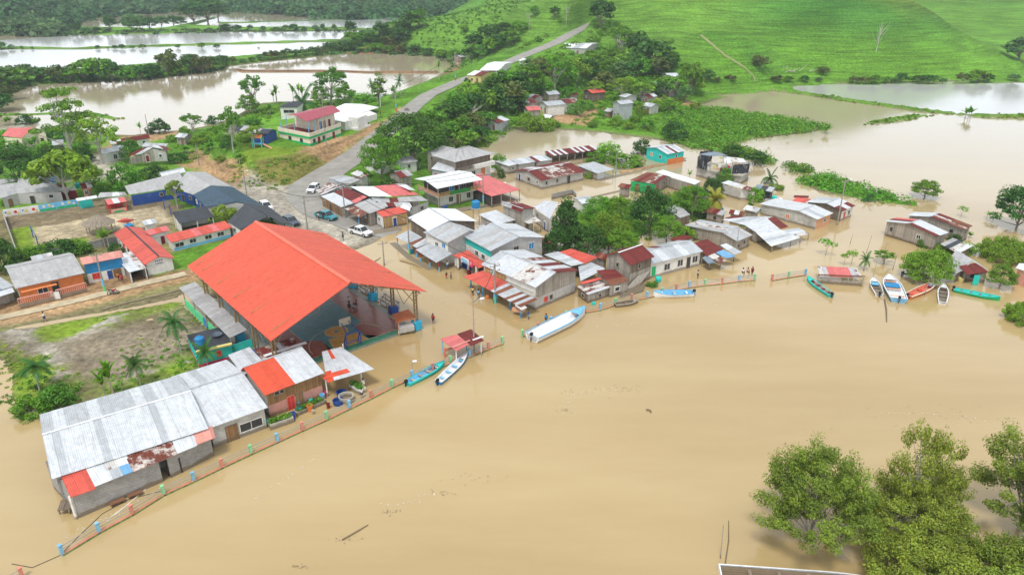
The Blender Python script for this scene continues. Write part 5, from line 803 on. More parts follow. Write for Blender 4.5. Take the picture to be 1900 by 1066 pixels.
for t in (1.6, 4.4, 10.7, 17.0, 23.3, 29.8):
    if t > 2:
        for s in (.9, 22.3):
            b = MB(); 
            for o in (-.22, .22): b.tube(cl(s + o, t, CZ), cl(s + o, t, 6.6), .13, n=8)
            for k in range(9): b.tube(cl(s - .22, t, 1.4 + k * .55), cl(s + .22, t, 1.7 + k * .55), .05, n=4)
            c_ = b.build('column', STL, pav)
            b = MB(); b.box(cl(s, t, .75), (1.15, 1.15, 1.3), u=cs); b.build('plinth', mat('bright_blue_plinth', (.03, .40, .62), .6) if t != 23.3 else W('dblue'), c_)
    b = MB(); lo = [cl(.9 + (CW / 2 - .9) * k / 6, t, 6.3 + 4.0 * k / 6) for k in range(7)] + [cl(CW / 2 + (CW / 2 - .9) * k / 6, t, 10.3 - 4.0 * k / 6) for k in range(1, 7)]
    hi = [p + np.array((0, 0, .6)) for p in lo]
    for q in (lo, hi):
        for x, y in zip(q[:-1], q[1:]): b.tube(x, y, .07, n=5)
    for k in range(12): b.tube(lo[k], hi[k + 1], .045, n=4); b.tube(hi[k], lo[k], .045, n=4)
    if t > 2:
        for s0, s1, sg in ((.9, 3.0, 1), (22.3, 20.2, -1)): b.tube(cl(s0, t, 4.2), cl(s1, t, 7.2), .06, n=4); b.tube(cl(s0, t, 4.6), cl(s0 - sg * 1.0, t, 6.4), .05, n=4)
    b.build('truss', STL, pav)
b = MB()
for s in (.9, 22.3):
    b.tube(cl(s, .3, 6.35), cl(s, CL - .3, 6.35), .08, n=5)
    for t0 in (10.7, 17.0, 23.3): b.tube(cl(s, t0, 6.2), cl(s, t0 + 3.15, 4.1 if s < 2 else 2.9), .05, n=4); b.tube(cl(s, t0 + 3.15, 2.9), cl(s, t0 + 6.3, 6.2), .05, n=4)
for s in (4, 7, 14, 17): z_ = 6.5 + (min(s, CW - s)) * .405 - .25; b.tube(cl(s, .2, z_), cl(s, CL - .2, z_), .06, n=4)
b.build('purlins', STL, pav)
fl = empty('court_floor', cl(12, 15, 0)); tagit(fl, kind='structure')
def sheet(pts, z, m, name='painted_area'): b = MB(); b.quad([cl(s, t, z) for s, t in pts]); return b.build(name, m, fl)
def pm(n, c, r=.35): return mat(n, c, r, kind='plain', dirt=.15, var=.2, spec=.4)
TEAL = pm('court_teal', (.045, .21, .24), .3); BRN = pm('court_red_brown', (.27, .085, .05), .25); YEL = pm('court_yellow', (.50, .27, .03), .4); GRN = pm('court_green', (.02, .17, .09), .4); LIN = pm('court_line', (.55, .48, .33), .6); GRY = pm('court_concrete', (.22, .25, .21), .5)
b = MB(); b.hexa([cl(1.2, 1, -.6), cl(22, 1, -.6), cl(22, 29.7, -.6), cl(1.2, 29.7, -.6)][::1], [cl(1.2, 1, CZ), cl(22, 1, CZ), cl(22, 29.7, CZ), cl(1.2, 29.7, CZ)]); b.build('slab', GRY, fl)
z = CZ + .004
for (s0, s1, t0, t1, m) in ((3.2, 21.6, 28.5, 29.65, GRN), (3.2, 21.1, 1.2, 28.45, TEAL), ): sheet([(s0, t0), (s1, t0), (s1, t1), (s0, t1)], z, m)
z = CZ + .008
for m, pl in ((BRN, [(17, 4), (21.1, 4), (21.1, 28.4), (17, 28.4)]), (BRN, [(15.2, 28.4), (15.2, 24.2), (17, 22.6), (17, 28.4)]), (BRN, [(4, 28.4), (4, 4), (7.5, 4), (7.5, 23), (9.6, 24.5), (9.6, 28.4)]), (GRN, [(9.0, 28.4), (9.6, 25.5), (10.4, 25.3), (9.8, 28.4)]), (GRN, [(15.0, 28.4), (14.7, 26.4), (16.8, 28.4)])): sheet(pl, z, m)
z = CZ + .012
sheet([(9.8, 28.3), (10.6, 24.9), (14.75, 25.4), (15.0, 28.3)], z, YEL); sheet([(10.6, 1.6), (14.6, 1.6), (14.6, 5), (10.6, 5)], z, YEL)
def ringm(s, t, r0, r1, z, m, n=40, a0=0, a1=2 * pi, name='painted_circle'):
    b = MB()
    for i in range(n): a, c_ = a0 + (a1 - a0) * i / n, a0 + (a1 - a0) * (i + 1) / n; b.quad([cl(s + r * cos(x), t + r * sin(x), z) for r, x in ((r0, a), (r1, a), (r1, c_), (r0, c_))])
    return b.build(name, m, fl)
ringm(12.6, 23.4, .01, 1.7, CZ + .016, YEL); ringm(12.6, 23.4, 1.62, 1.72, CZ + .020, LIN, name='court_line'); ringm(12.6, 23.4, .01, .35, CZ + .020, TEAL); ringm(12.5, 14.3, 1.7, 1.8, CZ + .02, LIN, name='court_line'); ringm(12.6, 27.5, 5.6, 5.7, CZ + .02, LIN, a0=pi, a1=2 * pi, name='court_line')
def line(p, q, w=.1): p = np.array(p, float); q = np.array(q, float); d = (q - p) / np.linalg.norm(q - p); n = np.array((-d[1], d[0])) * w / 2; sheet([p - n, q - n, q + n, p + n], CZ + .024, LIN, 'court_line')
for p, q in (((4, 1.5), (4, 28.45)), ((21.1, 1.5), (21.1, 28.45)), ((17, 4), (17, 23.2)), ((4, 28.45), (21.1, 28.45)), ((4, 14.3), (21.1, 14.3)), ((17, 20.2), (21, 20.2)), ((17, 23.2), (19.5, 28.4)), ((7.5, 4), (7.5, 23)), ((10.6, 24.9), (9.8, 28.4)), ((14.75, 25.4), (15.0, 28.4)), ((17, 23.2), (14.9, 24.0))): line(p, q)
for (s, t, nm, sg) in ((12.4, 28.6, 'basketball hoop with blue frame at the river end of the court', 1), (12.4, 2.2, 'basketball hoop at the shaded far end of the court', -1)):
    h = empty('basketball_hoop', cl(s, t, CZ), nm, 'hoop'); b = MB()
    for o in (-1.1, 1.1):
        b.tube(cl(s + o, t + sg * .6, CZ), cl(s + o, t + sg * .4, 2.4), .09, n=6); b.tube(cl(s + o, t - sg * .5, CZ), cl(s + o, t + sg * .4, 2.4), .09, n=6); b.tube(cl(s + o * .8, t + sg * .5, 2.4), cl(s + o * .5, t - sg * 1.6, 3.3), .07, n=6); b.tube(cl(s + o, t - sg * .5, .6), cl(s + o, t + sg * .6, .6), .06, n=6)
    for zz, tt in ((1.2, .5), (2.4, .4)): b.tube(cl(s - 1.1, t + sg * tt, zz), cl(s + 1.1, t + sg * tt, zz), .07, n=6)
    b.build('frame', W('dblue'), h); b = MB(); b.box(cl(s, t - sg * 1.65, 3.4), (1.8, .06, 1.1), u=cs); bb = b.build('backboard', mat('worn_board', (.42, .36, .28), .7), h); b = MB()
    for i in range(14): a = 2 * pi * i / 14; c_ = 2 * pi * (i + 1) / 14; cc_ = cl(s, t - sg * 2.0, 3.05); b.tube(cc_ + .24 * np.array((cos(a), sin(a), 0)), cc_ + .24 * np.array((cos(c_), sin(c_), 0)), .02, n=4)
    b.build('rim', W('salmon'), bb)
# bleachers and side buildings
r = empty('bleacher_roof', cl(0, 10, 0), 'long weathered grey roof strip over mint and blue wall beside the court', 'shelter')
mb = MB(); ms = []; slope(mb, ms, cl(-1.6, -.8, 3.0), cl(-1.6, 20.6, 3.0), cl(1.0, 20.2, 3.2), cl(1.0, -1, 3.2), 'OOOOOOO'); mb.build('roof', ms, r)
for t0, t1, m, z1 in ((0, 8.5, 'lgreen', 1.3), (8.5, 10, 'blue', 1.3), (10.5, 19.2, 'lgreen', 1.4), (19.2, 20.2, 'teal', 1.5)): b = MB(); b.box(cl(-1.3, (t0 + t1) / 2, (z1 - .6) / 2), (t1 - t0, .18, z1 + .6), u=ct); b.build('wall', W(m), r)
b = MB(); b.box(cl(.1, 20.2, .5), (2.6, .16, 2.2), u=cs); b.build('end_wall', W('teal'), r)
for t in (.2, 5, 10, 15, 20): b = MB(); b.box(cl(-1.35, t, 1.4), (.12, .12, 3.2), u=cs); b.build('post', W('wood'), r)
for k in range(2):
    bn = empty('bleacher_bench', cl(23.1, 21 - k * 6.6, CZ), f"{['stepped slatted spectator bench near the court stall', 'stepped slatted spectator bench farther from the court stall'][k]}", 'bench')
    for i in range(3): b = MB(); b.box(cl(22.9 + .45 * i, 20.3 - k * 6.6, .55 + .3 * i), (4.6, .35, .06), u=ct); b.build('seat', W('wood'), bn)
    b = MB(); 
    for tt in (18.3, 20.3, 22.3): b.tube(cl(22.8, tt - k * 6.6, 0), cl(23.9, tt - k * 6.6, 1.3), .05, n=5); b.tube(cl(23.9, tt - k * 6.6, 0), cl(23.9, tt - k * 6.6, 1.3), .05, n=5)
    b.build('frame', W('dblue'), bn)
r = empty('snack_cart', P(752, 600, 0), 'food cart with flat orange roof beside the court corner column', 'cart')
panel(r, [(736, 598, 2.1), (773, 588.5, 2.1), (758, 573, 2.25), (727, 583, 2.25)], 'SS', 'roof').data.materials[0] = mat('orange_board', (.50, .15, .05), .7)
for u, v in ((741, 620), (771, 611), (735, 606), (764, 600)): p = P(u, v, .3); b = MB(); b.box((p[0], p[1], 1.1), (.08, .08, 2.1)); b.build('post', W('peach'), r)
p = P(754, 614, .3); b = MB(); b.box(p + np.array((0, 0, .55)), (2.2, 1.2, .8), rz=.33); b.build('counter', W('gwh'), r); b = MB()
for k in range(3): b.box(p + np.array((-.75 + .7 * k, -.85 + .24 * k, .35)), (.62, .05, .5), rz=.33)
b.build('lattice_panel', W('cream'), r)
# yellow slanting umbrella shade etc
# ---------------------------------------------------------------- boats
def boat(label, bow, stern, beam, hullm, rimm, inm, seats=3, motor=True, seatm=None, cover=None, group='boats moored along the river bank', h=.5, flare=.62, stern_w=.72, canopy=None, pole=False):
    a, b_ = P(*stern, .1), P(*bow, .1); d = b_ - a; Lb = np.linalg.norm(d); rz = math.atan2(d[1], d[0]); r = empty('boat', (a[0], a[1], 0), label, 'boat', group, rz=rz, local=True); r['_pl'] = 1
    ns = 18; t = np.linspace(0, 1, ns); wd = beam / 2 * np.where(t < .55, stern_w + (1 - stern_w) * np.sin(t / .55 * pi / 2), np.cos((t - .55) / .45 * pi / 2) ** .75); sh = h * (1 + .55 * np.clip((t - .5) / .5, 0, 1) ** 2)
    m = MB(); rings = []
    for i in range(ns):
        x = t[i] * Lb; w_ = max(wd[i], .03); z1 = sh[i]; zb_ = -.12
        rings.append([np.array((x, y, z)) for y, z in ((-w_, z1), (-w_ * .92, z1 * .4), (-w_ * flare, zb_), (w_ * flare, zb_), (w_ * .92, z1 * .4), (w_, z1))])
    for i in range(ns - 1):
        for k in range(5): m.quad([rings[i][k + 1], rings[i][k], rings[i + 1][k], rings[i + 1][k + 1]])
    m.quad(rings[0]); m.build('hull', W(hullm), r, smooth=False)
    m = MB(); inn = [[np.array((p[0], p[1] * .86, p[2])) for p in (R[0], R[1])] + [np.array((R[0][0], 0, .06))] + [np.array((p[0], p[1] * .86, p[2])) for p in (R[4], R[5])] for R in rings]
    fl_ = [[np.array((R[0][0], R[0][1] * .86, R[0][2] - .02)), np.array((R[0][0], R[2][1] * .95, .08)), np.array((R[0][0], R[3][1] * .95, .08)), np.array((R[5][0], R[5][1] * .86, R[5][2] - .02))] for R in rings]
    for i in range(ns - 1):
        for k in range(3): m.quad([fl_[i][k], fl_[i][k + 1], fl_[i + 1][k + 1], fl_[i + 1][k]])
    m.quad(fl_[0][::-1]); m.build('interior', W(inm), r)
    m = MB()
    for i in range(ns - 1):
        for j, s in ((0, 1), (5, -1)):
            p, q = rings[i][j], rings[i + 1][j]; o = np.array((0, s * .11 * min(1, wd[i] / .3), 0)); e = np.array((0, -s * .03, .03)); m.quad([p + e, q + e, q + o + np.array((0, 0, .03)), p + o + np.array((0, 0, .03))][::(1 if s > 0 else -1)]); m.quad([p + e, p + e - (0, 0, .12), q + e - (0, 0, .12), q + e][::(1 if s > 0 else -1)])
    p, q = rings[0][0], rings[0][5]; m.quad([p + (0, 0, .035), q + (0, 0, .035), q + (.12, 0, .035), p + (.12, 0, .035)]); m.build('gunwale', W(rimm), r)
    for k in range(seats):
        tt = .16 + .62 * k / max(1, seats - 1); x = tt * Lb; w_ = np.interp(tt, t, wd) * .86; z_ = np.interp(tt, t, sh) * .68; m = MB(); m.box((x, 0, z_), (.32, w_ * 1.9, .05)); m.build('seat', W(seatm or inm), r)
    m = MB(); tt = .86; x = tt * Lb; w1 = np.interp(.8, t, wd) * .86; z1 = np.interp(.8, t, sh) - .03; z2 = sh[-1] - .04; m.quad([(Lb * .8, -w1, z1), (Lb * .99, -.03, z2), (Lb * .99, .03, z2), (Lb * .8, w1, z1)]); m.build('fore_deck', W(rimm), r)
    if cover: c0, c1, mm = cover; w_ = np.interp((c0 + c1) / 2, t, wd); m = MB(); m.box(((c0 + c1) / 2 * Lb, 0, h * .8), ((c1 - c0) * Lb, w_ * 1.5, .12)); m.build('cover_panel', W(mm), r)
    if motor: m = MB(); m.box((-.12, 0, h + .22), (.42, .3, .38)); m.box((-.22, 0, .25), (.14, .1, .75)); m.build('outboard_motor', W('tyre'), r); 
    return r
boat('turquoise canoe tied to the railing beside the lamp', (825, 676), (755, 714), 1.45, 'teal', 'teal', 'sky', 4, seatm='white')
boat('long white canoe with blue rim slanting away from the red shelter', (867, 661), (813, 712), 1.35, 'blue', 'vwhite', 'vwhite', 4, seatm='sky')
boat('largest white boat with blue gunwale and black motor at the railing gap', (1085, 582), (987, 631), 2.9, 'vwhite', 'sky', 'vwhite', 0, h=.95, stern_w=.9)
boat('light blue and white motor boat moored outside the railing', (1212, 549), (1286, 547), 1.9, 'vwhite', 'sky', 'sky', 3, h=.7, seatm='white')
boat('old grey wooden canoe leaning on the railing', (1184, 561), (1141, 568), 1.2, 'wood', 'wood', 'dwood', 3, False)
boat('slender teal canoe with white seats left of the jetty hut', (1497, 518), (1542, 550), 1.4, 'teal', 'teal', 'white', 4, seatm='maroon')
boat('small white boat with light blue bow left of the wide cyan one', (1619, 521), (1631, 549), 1.7, 'vwhite', 'white', 'gwh', 3, seatm='dwood', cover=(.62, .8, 'sky'))
boat('wide pale cyan boat with a blue square cover', (1647, 518), (1667, 560), 2.9, 'sky', 'vwhite', 'vwhite', 3, h=.75, seatm='peach', cover=(.52, .70, 'blue'), stern_w=.85)
boat('orange boat with light blue bow cover', (1736, 529), (1683, 553), 1.75, 'orange', 'cream', 'salmon', 3, h=.6, seatm='red', cover=(.78, .92, 'sky'))
boat('narrow white skiff with dark bottom pointing at the dark hut', (1750, 532), (1748, 564), 1.6, 'vwhite', 'vwhite', 'gwh', 4, False, seatm='dwood')
boat('long green canoe beside the dark hut', (1855, 557), (1770, 539), 1.5, 'green', 'teal', 'teal', 4, seatm='dwood')
boat('white canoe half hidden behind the round green tree', (1739, 516), (1675, 512), 1.4, 'vwhite', 'vwhite', 'gwh', 3, seatm='dwood')
boat('big white boat cut off by the bottom edge of the picture', (1700, 1100), (1336, 1072), 2.6, 'vwhite', 'vwhite', 'dwood', 5, False, h=.55, stern_w=.95, seatm='wood')
# ---------------------------------------------------------------- painted promenade railing
def rail(label, pts, z0=.05):
    b0 = P(*pts[0][:2], 0); r = empty('railing', b0, label, 'railing'); W3 = [P(u, v + 7 * scl(v) / 14, 0) for u, v, _ in pts]
    for (u, v, c), p, i in zip(pts, W3, range(99)):
        k = min(i, len(W3) - 2); d = W3[k + 1] - W3[k]; d /= np.linalg.norm(d); b = MB(); b.box(p + np.array((0, 0, .35)), (.29, .29, 1.4), u=d); b.box(p + np.array((0, 0, 1.13)), (.35, .35, .07), u=d); b.build('post', W(c), r)
    for zz in (.55, .92):
        b = MB()
        for p, q in zip(W3[:-1], W3[1:]): b.tube(p + (0, 0, zz), q + (0, 0, zz), .045, n=6)
        b.build('rail', W('wire'), r)
    b = MB(); g_ = MB()
    for p, q in zip(W3[:-1], W3[1:]):
        d = q - p; l = np.linalg.norm(d); u_ = d / l; n = np.array((u_[1], -u_[0], 0)); n = n if n[1] < 0 else -n; b.box((p + q) / 2 + n * .05 + np.array((0, 0, -.05)), (l + .1, .22, .40), u=u_); g_.box((p + q) / 2 + n * .24 + np.array((0, 0, -.12)), (l + .1, .12, .34), u=u_)
    b.build('kerb', W('fsalmon'), r); g_.build('mossy_edge', mat('mossy_concrete', (.08, .22, .03), .9, var=.5, vs=3), r)
WM['fsalmon'] = lambda: mat('faded_salmon_paint', (.62, .25, .18), .8, kind='plain', dirt=.6); WM['fmint'] = lambda: mat('faded_mint_paint', (.24, .58, .30), .8, kind='plain', dirt=.5); WM['fsky'] = lambda: mat('faded_sky_paint', (.22, .47, .66), .8, kind='plain', dirt=.5)
R_, G_, B1 = 'fsalmon', 'fmint', 'fsky'
rail('railing corner with one salmon post at the lower left edge', [(-30, 1100, R_), (42, 1060, R_)])
rail('long painted railing with pastel posts along the lower river bank', [(116, 1018, B1), (184, 977, B1), (246, 944, R_), (304, 908, G_), (360, 883, B1), (412, 858, R_), (466, 833, G_), (515, 811, B1), (561, 790, R_), (606.6, 770, G_), (648.7, 750, B1), (688.7, 731, R_), (727.6, 711, G_), (765, 694, B1), (802.6, 680, R_), (836, 667, G_), (871, 655, B1), (906, 641, R_), (932, 631, G_)])
rail('painted railing in front of the plank houses behind the big white boat', [(969, 618, G_), (998, 605, R_), (1022, 594, B1), (1050, 583, G_), (1084, 574, R_), (1114, 569, B1), (1142, 559.5, G_), (1172, 551, R_), (1200.5, 547, B1), (1228, 540, G_), (1254.6, 533, R_), (1278.5, 528, B1), (1308, 524, G_), (1340, 521, R_), (1371, 516.5, B1), (1400, 514.5, G_)])
rail('short detached piece of painted railing near the teal canoe', [(1432, 515, R_), (1463, 509.5, G_), (1494, 505, B1)])
# red shelter on the promenade
r = empty('landing_shelter', P(860, 650, 0), 'small riverside shelter with pink and maroon sheet roof beside the lamp post', 'shelter')
panel(r, [(816, 628, 2.3), (847, 650.5, 2.3), (874, 636, 2.3), (845, 620, 2.3)], 'PPP', 'roof'); panel(r, [(874, 641, 2.32), (898, 631, 2.32), (874, 610, 2.32), (848, 619, 2.32)], 'RRR', 'roof'); panel(r, [(838, 643.5, 2.42), (840, 645, 2.42), (873, 631, 2.42), (871, 629.5, 2.42)], 'S', 'roof_batten'); panel(r, [(876, 629, 2.42), (878, 631, 2.42), (898, 624, 2.42), (896, 622, 2.42)], 'C', 'roof_batten')
posts(r, [(847, 673, 2.3), (893, 659, 2.3)], 'white', .13); posts(r, [(822, 655, 2.3), (866, 648, 2.3)], 'sky', .14); b = MB(); p = P(826, 662, 0); b.box(p + np.array((0, 0, .7)), (.25, .25, 1.4)); b.box(P(838, 657, 0) + np.array((0, 0, .95)), (2.2, .25, .18), rz=.5); b.build('gate_frame', W('salmon'), r)
# ---------------------------------------------------------------- poles, wires
def pole(label, u, v, top, h=None, m='pole', low=None, lamp=None, arms=0, r0=.16, name='utility_pole', cat='pole', group='utility poles', lean=(0, 0)):
    p = G(u, v); 
    if h is None:                       # height from where the top is seen
        vt = top[1]; y = p[1]; b = (533 - vt) / F; h = HC + y * (-SP + b * CP) / (CP + b * SP) - p[2]
    r = empty(name, p, label, cat, group); b = MB(); tp_ = p + np.array((lean[0], lean[1], h)); b.tube(p - (0, 0, .8), tp_, r0, r0 * .6, n=8); b.build('shaft', W(m), r)
    if low: b = MB(); b.tube(p - (0, 0, .3), p + (0, 0, 1.1), r0 + .03, r0 + .03, n=8); b.build('painted_base', W(low), r); b = MB(); b.tube(p + (0, 0, 1.1), p + (0, 0, 2.2), r0 + .025, r0 + .025, n=8); b.build('painted_band', W('sky'), r)
    if lamp: dx, dy = lamp; b = MB(); b.tube(tp_ - (0, 0, .4), tp_ + (dx * .9, dy * .9, .1), .05, n=6); ar = b.build('lamp_arm', W('wire'), r); b = MB(); b.box(tp_ + (dx, dy, .1), (.55, .3, .14), rz=math.atan2(dy, dx)); b.build('lamp_head', W('vwhite'), ar)
    for k in range(arms): b = MB(); b.box(tp_ - (0, 0, .5 + .8 * k), (1.8, .1, .12), rz=.5); ar = b.build('cross_arm', W('wood'), r); b = MB(); [b.tube(tp_ + (x * cos(.5), x * sin(.5), -.45 - .8 * k), tp_ + (x * cos(.5), x * sin(.5), -.2 - .8 * k), .06, n=6) for x in (-.8, 0, .8)]; b.build('insulator', W('gwh'), ar)
    if arms: b = MB(); b.tube(tp_ - (.3, .1, 1.9), tp_ - (.3, .1, 1.2), .22, n=10); b.build('transformer_can', W('gwh'), r) if arms > 1 else None
    return tp_
t1 = pole('concrete pole with blue and green base before the blue house', 195, 541, (181, 468), low='mint', arms=1)
t2 = pole('dark pole standing in the gravel junction beside the orange roof', 571, 428, (563, 362), arms=2)
t3 = pole('pole rising through the patched store roofs', 641, 405, (633, 338), arms=1)
t4 = pole('tall pole with striped base at the corner of the awnings', 760, 472, (757, 402), low='mint', arms=1)
t5 = pole('lamp pole with a fork of arms before the red awning row', 919, 562, (920, 488), low='mint', arms=2, lamp=(.9, .4))
t6 = pole('slim brown lamp post rising behind the landing shelter', 880, 652, (880, 557), m='wood', lamp=(1.2, .4), name='street_lamp', cat='lamp', r0=.12)
t7 = pole('dark lamp post at the edge of the grassy bank', 458, 362, (455, 318), lamp=(.8, .3), name='street_lamp', cat='lamp')
t8 = pole('thin pole in front of the cream and green school', 606, 270, (598, 177), arms=1, r0=.12)
t9 = pole('tall grey pole with lamp rising beside the white gabled houses', 1553, 418, (1568, 333), lamp=(.9, -.3), arms=1)
t10 = pole('pole beside the pink roofed shop', 897, 381, (894.5, 322), low='mint', arms=1)
t11 = pole('white street lamp by the grey sheet shed', 1142, 326, (1141, 282), lamp=(.7, -.2), name='street_lamp', cat='lamp', low='teal', r0=.1)
t12 = pole('leaning pole at the pond shore left of the round dark bush', 277, 252, (269, 212), r0=.14)
t13 = pole('pole beside the ridge road near the clinic', 735, 206, (732, 160), low='red'); t14 = pole('pole beside the ridge road near the yellow hut', 845, 150, (843, 98), low='red')
t15 = pole('dark pole at the bend of the dirt track', 370, 308, (364, 266)); t16 = pole('thin wooden mast beside the silver plank house', 1365, 470, (1371, 415), m='wood', r0=.07); t17 = pole('broken wooden pole with loose arms in the puddled street', 713, 492, (707, 447), m='wood', arms=1)
t18 = pole('little lamp on a blue stand behind the turquoise canoe', 766, 700, (768, 677), h=2.3, m='wire', r0=.06, name='street_lamp', cat='lamp', lamp=(.35, .1)); t19 = pole('thin white pole behind the clinic', 706, 198, (704, 165), m='white', r0=.1)
def wire(label, a, b_, sag=1.0, n=10, r0=.045):
    m = MB(); pr = [a + (b_ - a) * i / n - np.array((0, 0, sag * 4 * (i / n) * (1 - i / n))) for i in range(n + 1)]
    for p, q in zip(pr[:-1], pr[1:]): m.tube(p, q, r0, n=4, caps=False)
    tagit(m.build('cable', W('cable')), label, 'cable', 'overhead cables')
dz_ = np.array((0, 0, .3))
for lb, a, b_ in (('cable from the junction pole to the store pole', t2, t3), ('cable from the store pole to the awning corner pole', t3, t4), ('cable from the awning corner pole to the red awning pole', t4, t5), ('cable from the junction pole to the bank lamp', t2, t7), ('cable from the red awning pole to the shelter lamp', t5, t6), ('cable from the store pole to the pink shop pole', t3, t10), ('cable from the pink shop pole to the white street lamp', t10, t11), ('cable over the hill road past the clinic', t8, t13), ('cable along the ridge road', t13, t14), ('cable from the dirt track pole to the bank lamp', t15, t7)): wire(lb, a - dz_, b_ - dz_)
# ---------------------------------------------------------------- vehicles
def vehicle(label, u, v, rz, paint, pickup=True, L_=5.2, name='pickup_truck', cat='pickup'):
    p = G(u, v); r = empty(name, p, label, cat, 'vehicles parked at the junction', rz=rz, local=True); r['_pl'] = 1; wd = .92; m = MB()
    if pickup: prof = [(-2.6, .45), (-2.6, 1.05), (-.95, 1.08), (1.05, 1.08), (1.3, 1.02), (2.35, .92), (2.6, .7), (2.6, .42)]; cab = [(-.95, 1.06), (-.75, 1.68), (.55, 1.72), (1.25, 1.06)]
    else: prof = [(-2.2, .4), (-2.25, 1.0), (-1.2, 1.06), (1.0, 1.05), (2.1, .9), (2.3, .65), (2.3, .38)]; cab = [(-2.0, 1.02), (-1.7, 1.6), (.3, 1.64), (1.15, 1.03)]
    n = len(prof)
    def ext(pf, w0, mi=0):
        m.quad([(x, -w0, z) for x, z in pf][::-1], mi); m.quad([(x, w0, z) for x, z in pf], mi)
        for i in range(len(pf)): j = (i + 1) % len(pf); m.quad([(pf[i][0], -w0, pf[i][1]), (pf[j][0], -w0, pf[j][1]), (pf[j][0], w0, pf[j][1]), (pf[i][0], w0, pf[i][1])][::-1], mi)
    ext(prof, wd); bo = m.build('body', W(paint), r); bm = bo.modifiers.new('b', 'BEVEL'); bm.width = .06; bm.segments = 2
    m = MB(); c0 = [(x, z) for x, z in cab]; k = .78
    bt = [(c0[0][0], -wd * .95, c0[0][1]), (c0[3][0], -wd * .95, c0[3][1]), (c0[3][0], wd * .95, c0[3][1]), (c0[0][0], wd * .95, c0[0][1])]; tp_ = [(c0[1][0], -wd * k, c0[1][1]), (c0[2][0], -wd * k, c0[2][1]), (c0[2][0], wd * k, c0[2][1]), (c0[1][0], wd * k, c0[1][1])]
    m.hexa([np.array(x) for x in bt], [np.array(x) for x in tp_]); m.build('windows', W('glass'), r)
    m = MB(); z_ = c0[1][1]; m.box(((c0[1][0] + c0[2][0]) / 2, 0, z_ + .015), (c0[2][0] - c0[1][0] + .05, wd * k * 2 + .04, .07)); 
    for x0, z0_, x1, z1_ in ((c0[0][0], c0[0][1], c0[1][0], c0[1][1]), (c0[3][0], c0[3][1], c0[2][0], c0[2][1]), ((c0[1][0] + c0[2][0]) / 2, 1.05, (c0[1][0] + c0[2][0]) / 2, z_)):
        for s in (-1, 1): m.tube((x0, s * wd * .96, z0_), (x1, s * wd * (k + .01), z1_), .045, n=5)
    m.build('cab_roof', W(paint), r)
    if pickup: m = MB(); m.box((-1.78, 0, 1.085), (1.5, 1.55, .02)); m.build('cargo_bed', W('tyre'), r)
    for x in ((-1.6, 1.65) if pickup else (-1.4, 1.45)):
        for s in (-1, 1): m = MB(); m.tube((x, s * .98, .4), (x, s * .72, .4), .4, n=16); wh = m.build('wheel', W('tyre'), r); m = MB(); m.tube((x, s * .995, .4), (x, s * .95, .4), .22, n=10); m.build('rim', W('chrome'), wh)
    for s in (-1, 1): m = MB(); m.box((prof[-2][0] - .02, s * .66, .78), (.08, .34, .16)); m.build('headlight', W('chrome'), r); m = MB(); m.box((prof[0][0] - .01, s * .78, .85), (.06, .18, .3)); m.build('tail_light', W('red'), r)
    m = MB(); m.box((prof[-1][0] + .01, 0, .62), (.06, 1.0, .25)); m.build('grille', W('tyre'), r)
    return r
def ang(u0, v0, u1, v1): a, b_ = P(u0, v0, .3), P(u1, v1, .3); return math.atan2(b_[1] - a[1], b_[0] - a[0])
vehicle('white pickup truck parked on the muddy corner', 670, 435, ang(648, 426, 692, 438), 'vwhite'); vehicle('teal and grey pickup with two people beside it', 606, 406, ang(592, 398, 622, 406), 'vteal')
vehicle('dark grey car beside the black school roof', 540, 416, ang(526, 405, 554, 418), 'vgrey', False, name='car', cat='car'); vehicle('white car half under the patched awning at the road bend', 582, 355, ang(592, 345, 572, 360), 'vwhite', False, name='car', cat='car')
vehicle('white car behind the blue black hall roof', 494, 388, ang(484, 380, 500, 392), 'vwhite', False, name='car', cat='car')
def moto(label, u, v, rz):
    p = G(u, v); r = empty('motorcycle', p, label, 'motorcycle', rz=rz, local=True); r['_pl'] = 1
    for x in (-.62, .62):
        m = MB(); 
        for i in range(14): a, c_ = 2 * pi * i / 14, 2 * pi * (i + 1) / 14; m.tube((x + .27 * cos(a), 0, .32 + .27 * sin(a)), (x + .27 * cos(c_), 0, .32 + .27 * sin(c_)), .06, n=5)
        m.build('wheel', W('tyre'), r)
    m = MB(); m.tube((-.62, 0, .32), (.1, 0, .45), .06); m.tube((.1, 0, .45), (.5, 0, .95), .05); m.tube((.62, 0, .32), (.45, 0, 1.0), .04); m.box((0, 0, .5), (.45, .25, .3)); m.build('frame', W('vgrey'), r); m = MB(); m.box((.18, 0, .82), (.45, .25, .2)); m.build('fuel_tank', W('red'), r)
    m = MB(); m.box((-.35, 0, .82), (.7, .24, .1)); m.build('saddle', W('tyre'), r); m = MB(); m.tube((.42, -.35, 1.02), (.42, .35, 1.02), .025); m.build('handlebar', W('wire'), r)
moto('motorcycle parked on the sidewalk before the blue house', 211, 546, .3); moto('motorcycle on the road bend beside the clinic lane', 755, 206, -.4)
